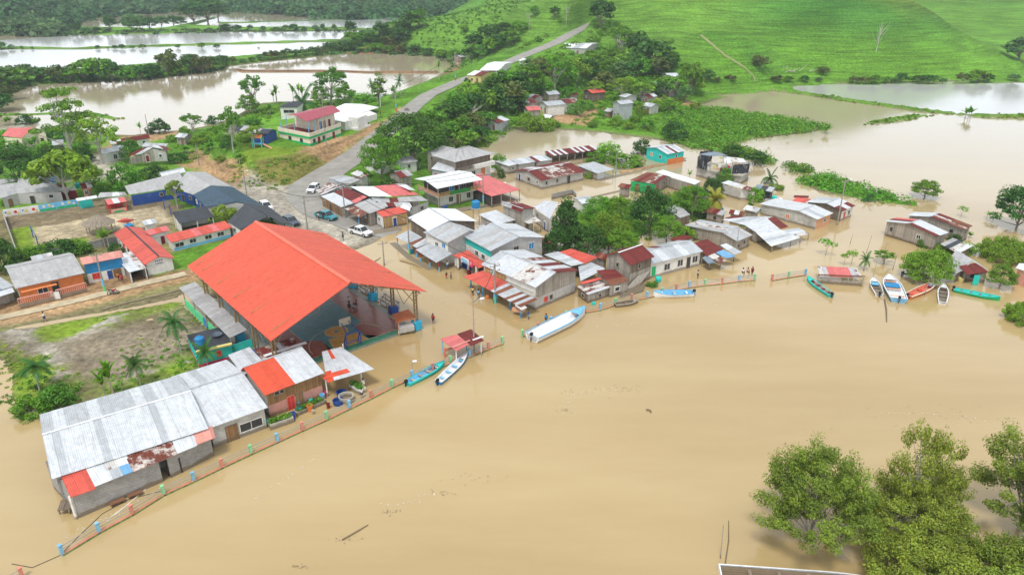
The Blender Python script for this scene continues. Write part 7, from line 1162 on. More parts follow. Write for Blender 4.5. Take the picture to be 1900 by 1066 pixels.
# river bank trees, lower right
for k, x, y, w_, h_, lb in (('river0', 1500, 1010, 10.0, 11.6, 'big leafy tree with a full round crown standing in the river, lower right'), ('river1', 1690, 985, 7.0, 13.0, 'looser tree with a tall top shoot right of the big round river tree'), ('river2', 1890, 985, 10.0, 13.2, 'sparse airy tree at the right edge above the lower thicket'),
                        ('river3', 1715, 1105, 9.0, 5.4, 'bright low tree in the bottom thicket beneath the looser tree'), ('river3', 1885, 1120, 9.5, 5.4, 'bright low tree in the bottom right corner'), ('river0', 1690, 1015, 9.5, 6.6, 'dark dense tree filling the gap behind the bright low trees'), ('river1', 1960, 1020, 8, 7.5, 'dark tree beyond the bottom right corner')):
    p = P(x, y, -.3); tree(k, 0, 0, h_, w_, lb, 'trees standing in the river', pos=(p[0], p[1], -.3), rz=x * .01)
T = [ # prototype, x, base y, top y, width, label
 ('dark0', 38, 345, 270, 105, 'dark mango tree behind the grey long roof at the left edge'), ('bigleaf', 128, 372, 272, 100, 'yellow green big leaved tree beside the round blue tank'), ('dark1', 105, 330, 266, 60, 'dark crown just behind the yellow green big leaved tree'), ('tier', 136, 296, 166, 108, 'tall layered tree towering over the left village'), ('airy_y', 190, 304, 214, 78, 'airy yellowish tree right of the tall layered tree'),
 ('mid1', 247, 300, 254, 40, 'small dark tree over the low zinc roofs'), ('bush_mid', 236, 354, 303, 56, 'leafy shrub clump in front of the stilt house'), ('bush_dark', 285, 336, 308, 50, 'shrub between the stilt house and the bright white roof'), ('banana0', 262, 252, 226, 20, 'little papaya like plant beside the leaning shore pole'), ('bush_dark', 296, 247, 222, 36, 'round dark bush on the left pond shore'),
 ('airy', 358, 246, 209, 40, 'twin headed tree alone on the pond shore'), ('bush_bright', 344, 252, 234, 22, 'bush under the twin headed shore tree'), ('airy', 434, 284, 192, 42, 'slender tree with ragged top above the dirt track'), ('airy_y', 472, 274, 230, 32, 'yellowish sapling tree beside the blue sheds'), ('airy', 474, 208, 133, 44, 'tall airy tree standing against the big pond'), ('mid0', 462, 212, 176, 40, 'dense bush tree below the tall airy pond tree'),
 ('banana1', 513, 192, 156, 26, 'banana clump left of the slate roofed pavilion'), ('banana0', 545, 189, 158, 22, 'banana plant behind the slate roofed pavilion'), ('banana2', 560, 190, 156, 26, 'banana clump with upright leaves behind the pavilion'), ('palm_low', 563, 214, 160, 62, 'broad feathery palm between pavilion and school'), ('airy', 617, 196, 120, 68, 'tall umbrella shaped tree against the pond'), ('mid1', 640, 198, 152, 44, 'mid green tree right of the tall umbrella tree'), ('bright0', 596, 196, 160, 34, 'bright tree left of the tall umbrella tree'), ('banana1', 655, 196, 168, 22, 'banana clump behind the clinic roof'), ('bush_bright', 680, 192, 172, 44, 'bush right behind the clinic'),
 ('column', 706, 196, 137, 24, 'narrow columnar tree beside the clinic'), ('banana1', 728, 182, 158, 28, 'banana clump by the grey pond hut'), ('palm1', 744, 176, 142, 22, 'thin palm at the pond end near the road'), ('palm1', 690, 184, 152, 20, 'small palm left of the columnar tree'), ('banana0', 815, 148, 110, 18, 'lone banana plant at the pond corner by the ridge road'), ('bush_dark', 866, 157, 145, 14, 'clipped bush in front of the yellow hut'),
 ('airy_y', 330, 388, 330, 34, 'young tree in front of the royal blue school wall'), ('bush_yellow', 418, 412, 378, 46, 'dense yellow green bush between the black roofs'), ('banana1', 203, 458, 421, 44, 'banana palm beside the thatched hut'), ('bush_dark', 12, 505, 452, 54, 'dark bush at the left edge behind the sandy yard'), ('bush_dark', 112, 474, 446, 64, 'dark bush behind the weathered fibre roof'), ('bush_mid', 145, 470, 444, 44, 'mid green bush left of the banana palm'), ('bush_mid', 72, 482, 455, 40, 'low bush between the two yard corners'),
 ('palm0', 74, 724, 664, 70, 'coconut palm standing in the flooded grass at the left'), ('palm0', 338, 656, 578, 52, 'coconut palm beside the turquoise booth path'), ('banana1', 209, 732, 664, 60, 'dense banana clump on the wet lawn'), ('palm1', 262, 716, 664, 50, 'small palm between banana clump and booth'), ('palm1', 390, 690, 638, 50, 'small palm leaning over the booth wall'), ('bush_mid', 112, 748, 712, 60, 'bushy shrub beside the coconut palm near the long roof'), ('bush_mid', 60, 768, 735, 60, 'weedy shrub at the left corner of the long zinc roof'),
 ('dark0', 766, 306, 208, 122, 'broad very dark tree beside the uphill road'), ('mid0', 708, 330, 250, 70, 'glossy tree left of the broad dark tree'), ('banana1', 686, 345, 312, 46, 'banana clump behind the store row'), ('banana2', 741, 340, 306, 44, 'banana clump between the glossy tree and white roofs'), ('bush_dark', 822, 296, 268, 36, 'dark bush left of the hipped roof house'), ('bush_bright', 925, 315, 284, 26, 'small bright tree beside the hipped roof house'),
 ('conifer', 1050, 466, 366, 66, 'dark cone shaped tree at the cluster edge'), ('dark1', 1033, 478, 416, 56, 'dark low crown in front of the cone shaped tree'), ('dark1', 1088, 478, 410, 70, 'dark bush tree with yellow tips behind the red roof'), ('yellow0', 1128, 462, 388, 72, 'yellow green tree in the middle of the leafy yard'), ('mid1', 1150, 478, 420, 66, 'mid green tree behind the maroon gable'), ('bright1', 1112, 408, 362, 60, 'bright tree behind the small white yard house'), ('bright0', 1148, 412, 364, 46, 'bright tree right of the yard house'),
 ('bare', 1163, 402, 346, 40, 'pale bare trunk rising from the leafy yard'), ('dark0', 1204, 434, 350, 80, 'round dark tree over the leafy yard'), ('bright0', 1236, 450, 398, 52, 'bright green tree in front of the low grey hut'), ('bush_yellow', 1270, 444, 416, 44, 'yellow green bush left of the silver plank house'), ('mid0', 1284, 402, 344, 58, 'leafy tree left of the golden palm'), ('bright1', 1262, 396, 352, 40, 'bright shrubby tree behind the low hut'), ('dark1', 1320, 370, 326, 42, 'dark tree beside the long white roof strip'), ('palm_gold', 1326, 398, 352, 46, 'golden leaved palm hanging over the water'),
 ('bush_bright', 1130, 294, 262, 40, 'round bush right of the striped shed'), ('bush_mid', 1105, 300, 280, 40, 'weedy shrub in front of the striped shed'), ('bush_dark', 1192, 285, 258, 34, 'dark bush left of the turquoise house'), ('bush_bright', 1160, 305, 285, 60, 'hedge shrubs beside the white street lamp'), ('mid1', 1344, 338, 306, 32, 'green tree growing against the tarpaulin house'), ('palm_low', 1428, 342, 311, 34, 'fan palm behind the tarpaulin house'), ('banana0', 1278, 338, 312, 22, 'reddish banana plant left of the tarpaulin house'), ('bush_bright', 1400, 372, 346, 28, 'shrub beside the small block house'), ('bush_yellow', 1190, 345, 318, 0, '') if 0 else ('bush_mid', 1186, 352, 330, 30, 'shrub leaning on the green shack'),
 ('mid0', 1716, 366, 333, 50, 'lone umbrella shaped tree in the open flood'), ('dark1', 1884, 424, 338, 86, 'tall dark tree at the right edge of the flood'), ('sapling', 1783, 402, 380, 18, 'little sapling in open water near the rusty roof'), ('sapling', 1842, 408, 392, 22, 'tiny leafy crown in open water near the tall right tree'), ('acacia', 1718, 520, 458, 86, 'round light green tree over the moored boats'), ('spread', 1866, 480, 440, 96, 'spreading yellow green tree at the right edge'), ('mid0', 1854, 532, 490, 50, 'dark green bushy tree beside the dark hut'), ('spread', 1905, 595, 562, 80, 'low green branches in the water below the pink house'),
 ('palm1', 1603, 500, 470, 28, 'small palm behind the jetty hut'), ('sapling', 1530, 474, 440, 26, 'thin papaya like sapling left of the jetty hut'), ('sapling', 1577, 494, 460, 18, 'thin sapling just behind the jetty hut'), ('sapling', 1565, 492, 466, 14, 'shortest sapling behind the jetty hut'), ('airy', 1640, 488, 462, 40, 'half drowned leafy branches behind the boats'), ('banana0', 1640, 488, 462, 0, '') if 0 else ('banana1', 1800, 220, 196, 34, 'banana clump on the far dyke'), ('bush_mid', 1735, 458, 440, 34, 'shrub against the pink edged stilt house'), ('banana1', 1765, 440, 412, 30, 'banana clump before the rusty roof slope'), ('bush_bright', 1790, 470, 448, 34, 'shrub on the junk roofed lean to'),
 ('bush_dark', 1248, 258, 224, 40, 'clipped round bush at the small pond corner'), ('bush_yellow', 980, 242, 204, 44, 'left of two round yellow bushes at the small pond'), ('bush_yellow', 1006, 243, 210, 40, 'right of two round yellow bushes at the small pond'), ('airy_y', 1104, 182, 148, 40, 'yellow green tree behind the red roofed stilt house'), ('airy_y', 1152, 186, 142, 54, 'taller yellow green tree in the hamlet'), ('airy_y', 1190, 190, 150, 46, 'yellow green tree left of the block house'), ('bright0', 1078, 216, 184, 26, 'small bright tree in the hamlet yard'), ('bush_bright', 1092, 204, 186, 24, 'shrub below the red stilt house'),
 ('mid_far0', 1279, 176, 110, 42, 'tall dark tree right of the hamlet at the hill foot'), ('mid_far1', 1255, 180, 140, 36, 'tree beside the topmost block house'), ('airy', 1030, 172, 98, 60, 'tallest dark tree on the wooded slope'), ('dark_far1', 1115, 52, -2, 44, 'dark solitary tree beside the top of the road'), ('airy', 1150, 108, 44, 52, 'airy tree beside the highest white roof'), ('dark_far0', 1206, 128, 72, 78, 'dark tree group on the upper slope'), ('dark_far1', 1184, 112, 60, 44, 'dark tree left of the upper slope group'),
 ('bare', 1625, 96, 30, 26, 'white dead tree leaning on the big green hill'), ('olive_far0', 1410, 126, 100, 36, 'dark shrub tree at the foot of the green hill'), ('blue_far1', 1890, 112, 68, 56, 'dark tree at the right edge of the green hill'), ('bare', 1050, 50, -4, 14, 'thin pale dead tree on the far ridge'), ('bare', 982, 58, 6, 14, 'bare tall tree beside the road on the far ridge'), ('bare', 790, 8, -12, 6, 'tiny bare tree') if 0 else ('bare', 870, 232, 186, 50, 'grey leafless tree beside the uphill road'),
 ('banana1', 1530, 247, 228, 26, 'banana clump at the tip of the green patch'), ('banana0', 1507, 250, 232, 16, 'drowned banana plant left of the patch tip'), ('banana0', 1462, 256, 240, 14, 'second drowned banana plant along the green patch'), ('banana0', 1428, 262, 242, 14, 'third drowned banana plant along the green patch'), ('palm_low', 1610, 372, 354, 30, 'low palm among the flooded shrubs'), ('dark_far0', 1360, 290, 266, 34, 'dark shrub tree at the shrub line'), ('dark_far1', 1400, 304, 280, 40, 'dark shrub tree at the end of the shrub line'),
]
for t in T: tree(*t)
ORD = ['first', 'second', 'third', 'fourth', 'fifth', 'sixth', 'seventh', 'eighth', 'ninth', 'tenth', 'eleventh', 'twelfth', 'thirteenth', 'fourteenth', 'fifteenth', 'sixteenth', 'seventeenth', 'eighteenth', 'nineteenth', 'twentieth'] + [f'{a}-{b}' for a in ('twenty', 'thirty', 'forty', 'fifty', 'sixty', 'seventy') for b in ('first', 'second', 'third', 'fourth', 'fifth', 'sixth', 'seventh', 'eighth', 'ninth')]
RXY = [(x, y, 0) for x, y, _ in ROAD]
def onroad(p): return float(polyd(RXY, np.array([p[0]]), np.array([p[1]]))[0][0])
def row(spec, where, group, keys, nm=None):
    for i, (u, vb, vt, w_) in enumerate(sorted(q for q in spec if onroad(G(q[0], q[1])) > 5.5)):
        k = keys[(i * 7 + int(u)) % len(keys)]; tree(k, u, vb, vt, w_, f"{'dark' if 'dark' in k else 'yellowish' if 'yellow' in k else 'grey green' if 'blue' in k or 'olive' in k else 'green'} {'bush' if 'bush' in k else 'banana plant' if 'banana' in k else 'tree'} {where}, {ORD[i]} from the left", group)
rg = random.Random(12)
row([(u, 90 + (u < 300) * 1, 90 - h, h * 1.3) for u, h in ((2, 14), (22, 8), (41, 5), (60, 4), (182, 7), (200, 4), (213, 7), (227, 9), (246, 7), (265, 9), (330, 9), (374, 12), (402, 9), (480, 3), (560, 4))], 'on the thin dyke between upper ponds', 'bushes on the thin dyke', ['dark_far0', 'mid_far1', 'blue_far0'])
row([(205, 58, 30, 26), (142, 62, 44, 18), (162, 62, 50, 18), (245, 58, 26, 34), (262, 58, 26, 34), (280, 57, 30, 26), (300, 50, 28, 26), (322, 48, 28, 26), (336, 50, 30, 22), (360, 44, 2, 46), (385, 40, -4, 56), (405, 36, 0, 44), (420, 58, 44, 20), (440, 58, 46, 18), (465, 58, 46, 10), (488, 58, 48, 12), (512, 58, 50, 12), (530, 58, 46, 14), (546, 58, 44, 18), (565, 58, 48, 10), (586, 58, 46, 12), (600, 58, 44, 10), (620, 58, 44, 10), (650, 66, 38, 24), (100, 62, 48, 20), (60, 62, 50, 16), (30, 62, 52, 20), (180, 62, 50, 16)], 'on the dyke below the forest', 'trees on the dyke below the far forest', ['dark_far0', 'blue_far1', 'blue_far0', 'dark_far1'])
row([(rg.uniform(-20, 420), 0, 0, 0) for _ in range(0)] + [(0, 160, 124, 60), (30, 158, 126, 50), (52, 150, 118, 40), (80, 150, 124, 36), (105, 150, 118, 34), (130, 150, 126, 34), (160, 150, 112, 44), (186, 150, 102, 62), (208, 152, 112, 40), (232, 150, 122, 36), (262, 148, 122, 44), (285, 145, 120, 36), (312, 140, 88, 46), (332, 140, 118, 34), (356, 136, 98, 40), (376, 136, 98, 38), (395, 130, 104, 36), (415, 124, 102, 24), (10, 185, 150, 50), (-10, 205, 170, 60), (18, 150, 120, 36), (245, 150, 120, 24), (430, 118, 104, 18)], 'on the wide dyke above the big pond', 'trees on the dyke above the big pond', ['dark_far0', 'mid_far0', 'blue_far1', 'mid_far1', 'olive_far0'])
row([(450, 116, 108, 16), (468, 114, 106, 14), (500, 110, 92, 22), (517, 109, 92, 20), (533, 107, 90, 20), (550, 105, 92, 18), (563, 103, 90, 16), (580, 101, 86, 22), (596, 99, 84, 20), (612, 96, 78, 24), (628, 94, 74, 26), (645, 94, 72, 28), (660, 96, 76, 26), (484, 112, 100, 14)], 'along the brown pond bank', 'trees along the brown pond bank', ['blue_far0', 'dark_far1', 'olive_far0'])
row([(rg.uniform(640, 800), rg.uniform(60, 100), 0, 0) for _ in range(0)] + [(655, 76, 56, 30), (672, 80, 58, 30), (690, 84, 60, 30), (706, 70, 40, 28), (724, 84, 62, 34), (742, 78, 50, 36), (762, 56, 20, 34), (776, 52, 16, 34), (748, 62, 40, 30), (728, 60, 38, 28), (700, 96, 78, 26), (722, 98, 82, 24), (745, 98, 80, 24), (770, 100, 84, 22), (795, 104, 88, 22), (820, 108, 90, 24), (845, 112, 92, 26), (872, 112, 88, 30), (895, 106, 80, 34), (915, 96, 66, 36), (880, 92, 62, 36), (905, 76, 46, 36), (935, 72, 40, 36), (925, 90, 62, 32), (950, 84, 54, 34), (965, 62, 36, 30), (860, 60, 44, 18), (990, 30, 10, 22), (1030, 34, 12, 20), (1085, 30, 8, 20)], 'on the hillside left of the ridge road', 'trees on the hillside left of the ridge road', ['dark_far0', 'mid_far0', 'dark_far1', 'mid_far1', 'olive_far0', 'dark_far0'])
sl = [(805, 240, 200, 46), (828, 230, 190, 46), (850, 225, 186, 46), (830, 262, 222, 44), (855, 258, 216, 44), (878, 250, 208, 44), (815, 285, 250, 38), (840, 288, 256, 36), (865, 275, 240, 40), (888, 268, 234, 38), (880, 215, 172, 42), (905, 210, 166, 46), (900, 240, 204, 40), (925, 205, 158, 46), (945, 200, 150, 48), (960, 185, 132, 50), (935, 178, 128, 46), (915, 182, 140, 42), (980, 170, 118, 46), (1000, 160, 106, 42), (965, 205, 172, 36), (940, 212, 180, 34), (1050, 165, 112, 46), (1070, 158, 106, 44), (1090, 150, 108, 40), (1110, 148, 106, 40), (1075, 135, 96, 40), (1100, 128, 92, 38), (1130, 140, 100, 40), (1150, 150, 112, 38), (1175, 148, 110, 40), (1195, 142, 104, 42), (1220, 140, 106, 38), (1240, 132, 100, 34), (1135, 162, 126, 36), (1165, 172, 138, 34), (1120, 168, 132, 36), (1200, 176, 146, 30), (1225, 178, 150, 30), (1270, 190, 160, 30), (1290, 170, 146, 30), (1310, 150, 128, 28), (1240, 165, 138, 30), (1012, 182, 150, 34), (1055, 186, 158, 30), (870, 190, 150, 40), (850, 200, 166, 38), (1010, 128, 98, 34), (985, 142, 106, 38), (1140, 118, 86, 34), (1160, 128, 92, 36)]
row(sl, 'on the wooded slope by the ridge road', 'trees on the wooded slope', ['dark_far0', 'mid_far0', 'dark_far1', 'yellow_far0', 'mid_far1', 'bright_far0', 'blue_far1', 'dark_far0', 'olive_far1', 'mid_far0'])
row([(1330, 152, 142, 14), (1355, 150, 138, 20), (1440, 152, 138, 22), (1462, 152, 140, 18), (1492, 152, 140, 16), (1518, 152, 142, 14), (1585, 155, 140, 20), (1602, 156, 140, 18), (1620, 155, 138, 26), (1645, 155, 142, 20), (1660, 155, 142, 18), (1672, 154, 134, 24), (1705, 155, 138, 28), (1722, 155, 138, 26), (1748, 155, 144, 14), (1786, 153, 134, 26), (1812, 153, 128, 34), (1830, 152, 136, 22), (1528, 138, 122, 24), (1880, 150, 136, 20)], 'along the shore of the right hand lake', 'shrubs along the right hand lake', ['dark_far0', 'blue_far0', 'olive_far0', 'mid_far1'])
row([(470, 232, 214, 26), (500, 212, 192, 26), (400, 250, 234, 30), (380, 262, 244, 34), (415, 262, 240, 34), (395, 280, 262, 34), (425, 275, 258, 24), (450, 262, 244, 26), (350, 285, 268, 36), (100, 262, 242, 40), (60, 276, 252, 40), (90, 285, 262, 36), (150, 262, 246, 34), (20, 232, 214, 30), (50, 230, 212, 30), (160, 300, 280, 30), (225, 282, 262, 18), (320, 262, 250, 24), (170, 345, 318, 34), (200, 352, 330, 34), (262, 345, 322, 34), (70, 300, 272, 44), (20, 285, 258, 40), (120, 318, 296, 36), (150, 282, 262, 36), (175, 325, 304, 30), (300, 325, 306, 30), (330, 300, 284, 34), (395, 228, 214, 24), (430, 240, 222, 26), (365, 268, 252, 30), (20, 380, 362, 30) , (350, 410, 392, 22), (160, 470, 450, 30), (85, 478, 452, 44), (40, 486, 460, 40), (215, 470, 452, 24), (5, 470, 445, 36), (448, 300, 284, 30), (410, 300, 288, 24), (487, 250, 232, 22), (0, 262, 240, 36), (130, 245, 226, 30)], 'in the left village gardens', 'garden shrubs of the left village', ['bush_bright', 'bush_mid', 'bush_dark', 'bush_yellow', 'banana1'])
row([(960, 470, 446, 18), (1006, 466, 450, 20), (1180, 500, 482, 18), (700, 372, 352, 26), (722, 352, 330, 30), (780, 312, 290, 24), (930, 330, 312, 14), (968, 395, 384, 14), (1210, 530, 518, 20), (1095, 330, 312, 20), (1240, 342, 322, 24), (1300, 402, 380, 26), (1335, 350, 330, 20), (1392, 388, 372, 22), (1420, 392, 378, 22), (1380, 418, 404, 18), (1440, 352, 338, 24), (1712, 458, 442, 20), (1750, 470, 450, 26), (1772, 452, 434, 26), (1800, 442, 428, 18)], 'squeezed between the flooded houses', 'plants between the flooded houses', ['bush_bright', 'bush_mid', 'banana1', 'bush_dark', 'bush_yellow', 'banana2'])
row([(1062, 212, 192, 20), (1120, 214, 190, 24), (1145, 232, 212, 24), (1100, 236, 222, 18), (1030, 236, 222, 18), (1190, 212, 190, 26), (1215, 205, 182, 26), (1240, 208, 188, 24), (1165, 240, 226, 20), (1200, 240, 222, 24), (955, 238, 222, 26), (935, 240, 226, 20), (1260, 218, 200, 22), (1180, 228, 208, 22), (1290, 205, 188, 20), (985, 212, 196, 18)], 'around the hamlet yards', 'plants around the hamlet yards', ['bush_yellow', 'bush_mid', 'banana1', 'yellow_far0', 'bush_bright', 'mid_far1'])
# ---- masses nobody could count
def mass(name, label_mat, poly, z, dens, h, leaf, nper, seed, dome=.8, land=False, size=1.):
    rng = np.random.default_rng(seed); pw = PP(poly, z); lo, hi = pw.min(0), pw.max(0); n = int((hi - lo).prod() * dens); pts = rng.uniform(lo, hi, (n, 2)); s = sdist(pw, pts[:, 0], pts[:, 1]); ok = s > 2.5 * (rng.random(n) - .6); pts = pts[ok]; pts = pts[polyd(RXY, pts[:, 0], pts[:, 1])[0] > 5.2 + h * 1.2]
    zz = hz(pts[:, 0], pts[:, 1]); ok = zz > (.02 if land else -.8); pts, zz = pts[ok], np.maximum(zz[ok], -.05); n = len(pts)
    R = h * rng.uniform(.55, 1.2, n) * (1 + .5 * fbm(pts[:, 0], pts[:, 1], 12, seed)); C, Nn, S, Tn = [], [], [], []
    c = np.repeat(np.concatenate([pts, zz[:, None]], 1), nper, 0); d = rng.normal(size=(n * nper, 3)); d[:, 2] = np.abs(d[:, 2]); d /= np.linalg.norm(d, axis=1)[:, None]; RR = np.repeat(R, nper)[:, None]
    C = c + d * RR * np.array((1.15, 1.15, dome)) * rng.uniform(.55, 1, (n * nper, 1)); Nn = d * .6 + rng.normal(size=d.shape) * .4 + (0, 0, .6); Nn /= np.linalg.norm(Nn, axis=1)[:, None]
    tn = np.repeat(rng.uniform(.62, 1.3, n), nper) * rng.uniform(.8, 1.2, n * nper); T_ = np.stack([tn * np.repeat(rng.uniform(.85, 1.25, n), nper), tn, tn * .95], 1)
    V, Cc = quads(C, Nn, leaf * rng.uniform(.6, 1.35, n * nper), tone=T_, rng=rng); o = npmesh(name, V, fold(V), LEAFM[label_mat], colattr=Cc); tagit(o, kind='stuff'); return o
mass('undergrowth', 'bright', [(1235, 262), (1235, 205), (1330, 203), (1420, 213), (1490, 225), (1540, 238), (1490, 246), (1400, 256), (1345, 270), (1430, 298), (1420, 304), (1340, 284), (1280, 274)], 0, .32, 1.9, .36, 32, 1)
mass('undergrowth', 'grassy', [(1050, 232), (1235, 250), (1235, 205), (1180, 200), (1110, 210), (1080, 220)], 0, .22, .9, .3, 18, 2)
mass('undergrowth', 'mid', [(1452, 300), (1500, 308), (1512, 320), (1470, 324)], 0, .5, 2.0, .34, 34, 3); mass('undergrowth', 'mid', [(1482, 332), (1530, 324), (1600, 345), (1660, 366), (1700, 379), (1640, 374), (1560, 362), (1490, 345)], 0, .5, 2.1, .34, 34, 4); mass('undergrowth', 'mid', [(1335, 272), (1360, 268), (1400, 276), (1432, 296), (1425, 306), (1380, 298), (1345, 288)], 0, .4, 1.9, .34, 30, 39); mass('undergrowth', 'grassy', [(1595, 233), (1620, 225), (1700, 214), (1735, 215), (1680, 224), (1630, 229)], 0, .5, .5, .4, 14, 40); mass('undergrowth', 'grassy', [(1820, 219), (1900, 215), (2000, 218), (2000, 224), (1900, 220)], 0, .5, .5, .4, 14, 41); mass('undergrowth', 'bright', [(1640, 374), (1700, 382), (1745, 392), (1700, 396), (1640, 384)], 0, .3, .6, .25, 16, 5)
mass('undergrowth', 'mid', [(1035, 402), (1110, 374), (1180, 366), (1240, 352), (1330, 386), (1320, 408), (1260, 416), (1220, 440), (1150, 465), (1060, 458)], 0, .3, 1.1, .26, 24, 6)
mass('undergrowth', 'bright', [(790, 290), (860, 282), (905, 262), (935, 245), (950, 215), (900, 215), (850, 240), (800, 260)], 2, .25, 1.3, .32, 24, 7); mass('undergrowth', 'mid', [(795, 250), (850, 175), (900, 150), (960, 122), (1040, 95), (1110, 95), (1180, 100), (1240, 112), (1290, 140), (1250, 185), (1150, 172), (1060, 172), (1000, 175), (950, 205), (900, 240)], 6, .07, 1.8, .62, 22, 8)
mass('undergrowth', 'grassy', [(790, 192), (850, 165), (900, 148), (960, 120), (1000, 108), (990, 118), (900, 160), (850, 185), (800, 215)], 8, .10, .7, .35, 14, 9)
mass('undergrowth', 'bright', [(450, 205), (540, 188), (620, 186), (760, 172), (740, 186), (620, 198), (520, 212), (460, 216)], 1.5, .22, 1.1, .4, 20, 10); mass('undergrowth', 'grassy', [(310, 290), (340, 250), (400, 240), (450, 215), (500, 225), (450, 260), (430, 290), (380, 285), (350, 300)], 1, .3, 1.0, .3, 20, 11)
mass('undergrowth', 'grassy', [(440, 300), (470, 316), (560, 312), (620, 292), (640, 296), (600, 330), (520, 342), (440, 330), (420, 318)], 2, .5, .75, .24, 18, 12); mass('undergrowth', 'olive', [(620, 290), (700, 240), (740, 212), (765, 200), (740, 225), (690, 268), (640, 300)], 3.5, .4, .6, .24, 16, 13)
mass('undergrowth', 'blue', [(-60, 150), (0, 128), (160, 130), (300, 120), (420, 108), (420, 124), (300, 142), (150, 150), (50, 158), (0, 190), (-60, 220)], 1, .05, 2.4, 1.0, 16, 14); mass('undergrowth', 'far', [(-60, 50), (120, 54), (300, 56), (420, 54), (690, 55), (690, 58), (300, 63), (100, 66), (-60, 66)], 1, .03, 2.2, 1.3, 12, 15)
mass('undergrowth', 'blue', [(560, 104), (610, 92), (650, 78), (720, 88), (800, 100), (860, 114), (840, 112), (760, 100), (640, 96), (600, 104)], 1, .06, 2.2, .9, 18, 16)
mass('undergrowth', 'yellow', [(10, 640), (60, 660), (140, 700), (150, 735), (120, 765), (40, 780), (15, 750), (0, 690)], .1, .5, .38, .15, 16, 37); mass('undergrowth', 'grassy', [(230, 640), (300, 590), (345, 560), (400, 640), (390, 660), (260, 690)], .1, .55, .22, .12, 12, 38); mass('undergrowth', 'mid', [(20, 700), (60, 690), (120, 700), (150, 735), (120, 762), (40, 775), (15, 750)], .1, .9, .42, .17, 18, 17, land=False); mass('undergrowth', 'bright', [(190, 690), (260, 660), (330, 640), (400, 655), (415, 675), (300, 705), (210, 730)], .1, .8, .36, .16, 16, 18); mass('grass', 'grassy', [(0, 640), (20, 650), (60, 700), (20, 720), (0, 690)], .1, .6, .3, .15, 14, 19); mass('grass', 'yellow', [(170, 588), (200, 584), (210, 592), (180, 596)], .1, 1.2, .25, .14, 12, 20)
mass('undergrowth', 'bright', [(1810, 570), (1850, 575), (1900, 580), (1900, 600), (1850, 592)], 0, .3, .4, .18, 12, 21); mass('undergrowth', 'bright', [(1805, 482), (1850, 478), (1852, 484), (1810, 488)], 0, .5, .3, .15, 12, 22); mass('undergrowth', 'grassy', [(0, 212), (120, 207), (230, 218), (215, 226), (100, 214), (0, 217)], 0, .1, .6, .5, 12, 23)
mass('undergrowth', 'grassy', [(1500, 176), (1600, 191), (1720, 206), (1790, 214), (1780, 216), (1600, 194), (1500, 180)], 0, .12, .5, .45, 10, 24)
# clearer fish ponds and lake, path up the pasture hill
def pond(nm, poly, m): b = MB(); q = [P(u, v, .004) for u, v in poly]; b.quad(q if sum(q[i][0] * q[(i + 1) % len(q)][1] - q[(i + 1) % len(q)][0] * q[i][1] for i in range(len(q))) > 0 else q[::-1]); tagit(b.build(nm, m), kind='structure')
PW = mat('grey_pond_water', (.44, .44, .42), .14, var=.06, vs=.02, spec=.75)
pond('pond', [(-900, 112), (-300, 96), (640, 30), (760, 30), (735, 60), (640, 78), (600, 97), (420, 112), (300, 124), (-100, 132), (-900, 150)], PW); pond('lake', [(1430, 162), (1470, 156), (1900, 150), (2500, 143), (2500, 228), (1900, 217.5), (1790, 213.5), (1600, 190.5)], PW)
drape('path', [G(*p) for p in ((1300, 66), (1312, 76), (1330, 92), (1345, 104), (1362, 114), (1382, 126), (1398, 142), (1402, 152))], .8, mat('trodden_earth', (.25, .27, .11), .95), .25, 1.5, 2)
# far forest
mass('forest', 'far', [(-1100, 60), (-300, 46), (110, 48), (140, 40), (290, 24), (330, 19), (400, 16), (450, 22), (560, 29), (720, 33), (775, 28), (1200, 14), (1600, -40), (1200, -48), (-1400, -48)], 3, .0105, 7.5, 2.6, 46, 30, dome=1.15)
mass('forest', 'far', [(-60, 46), (0, 30), (110, 48), (130, 56), (100, 60), (0, 62)], 3, .02, 6, 2.2, 44, 31, dome=1.1)
# tufts on the pasture hill
mass('pasture_tufts', 'hill', [(720, 90), (800, 45), (900, 25), (1080, 20), (1000, 50), (900, 85), (850, 95)], 10, .12, .6, .8, 5, 33, dome=.5, land=True)
for nm, lb, p in (('planter', 'concrete planter trough full of plants beside the tiled wall', None),): planter('concrete planter trough full of plants beside the white block house', 503, 798, 546, 783, 1.2, .75, 'conc'); planter('long plank bench planter crowded with pots and plastic before the tiled wall', 552, 772, 606, 748, 1.0, .5, 'wood'); planter('white trough with plants under the white shelter', 648, 722, 668, 733, 1.0, .75, 'white')
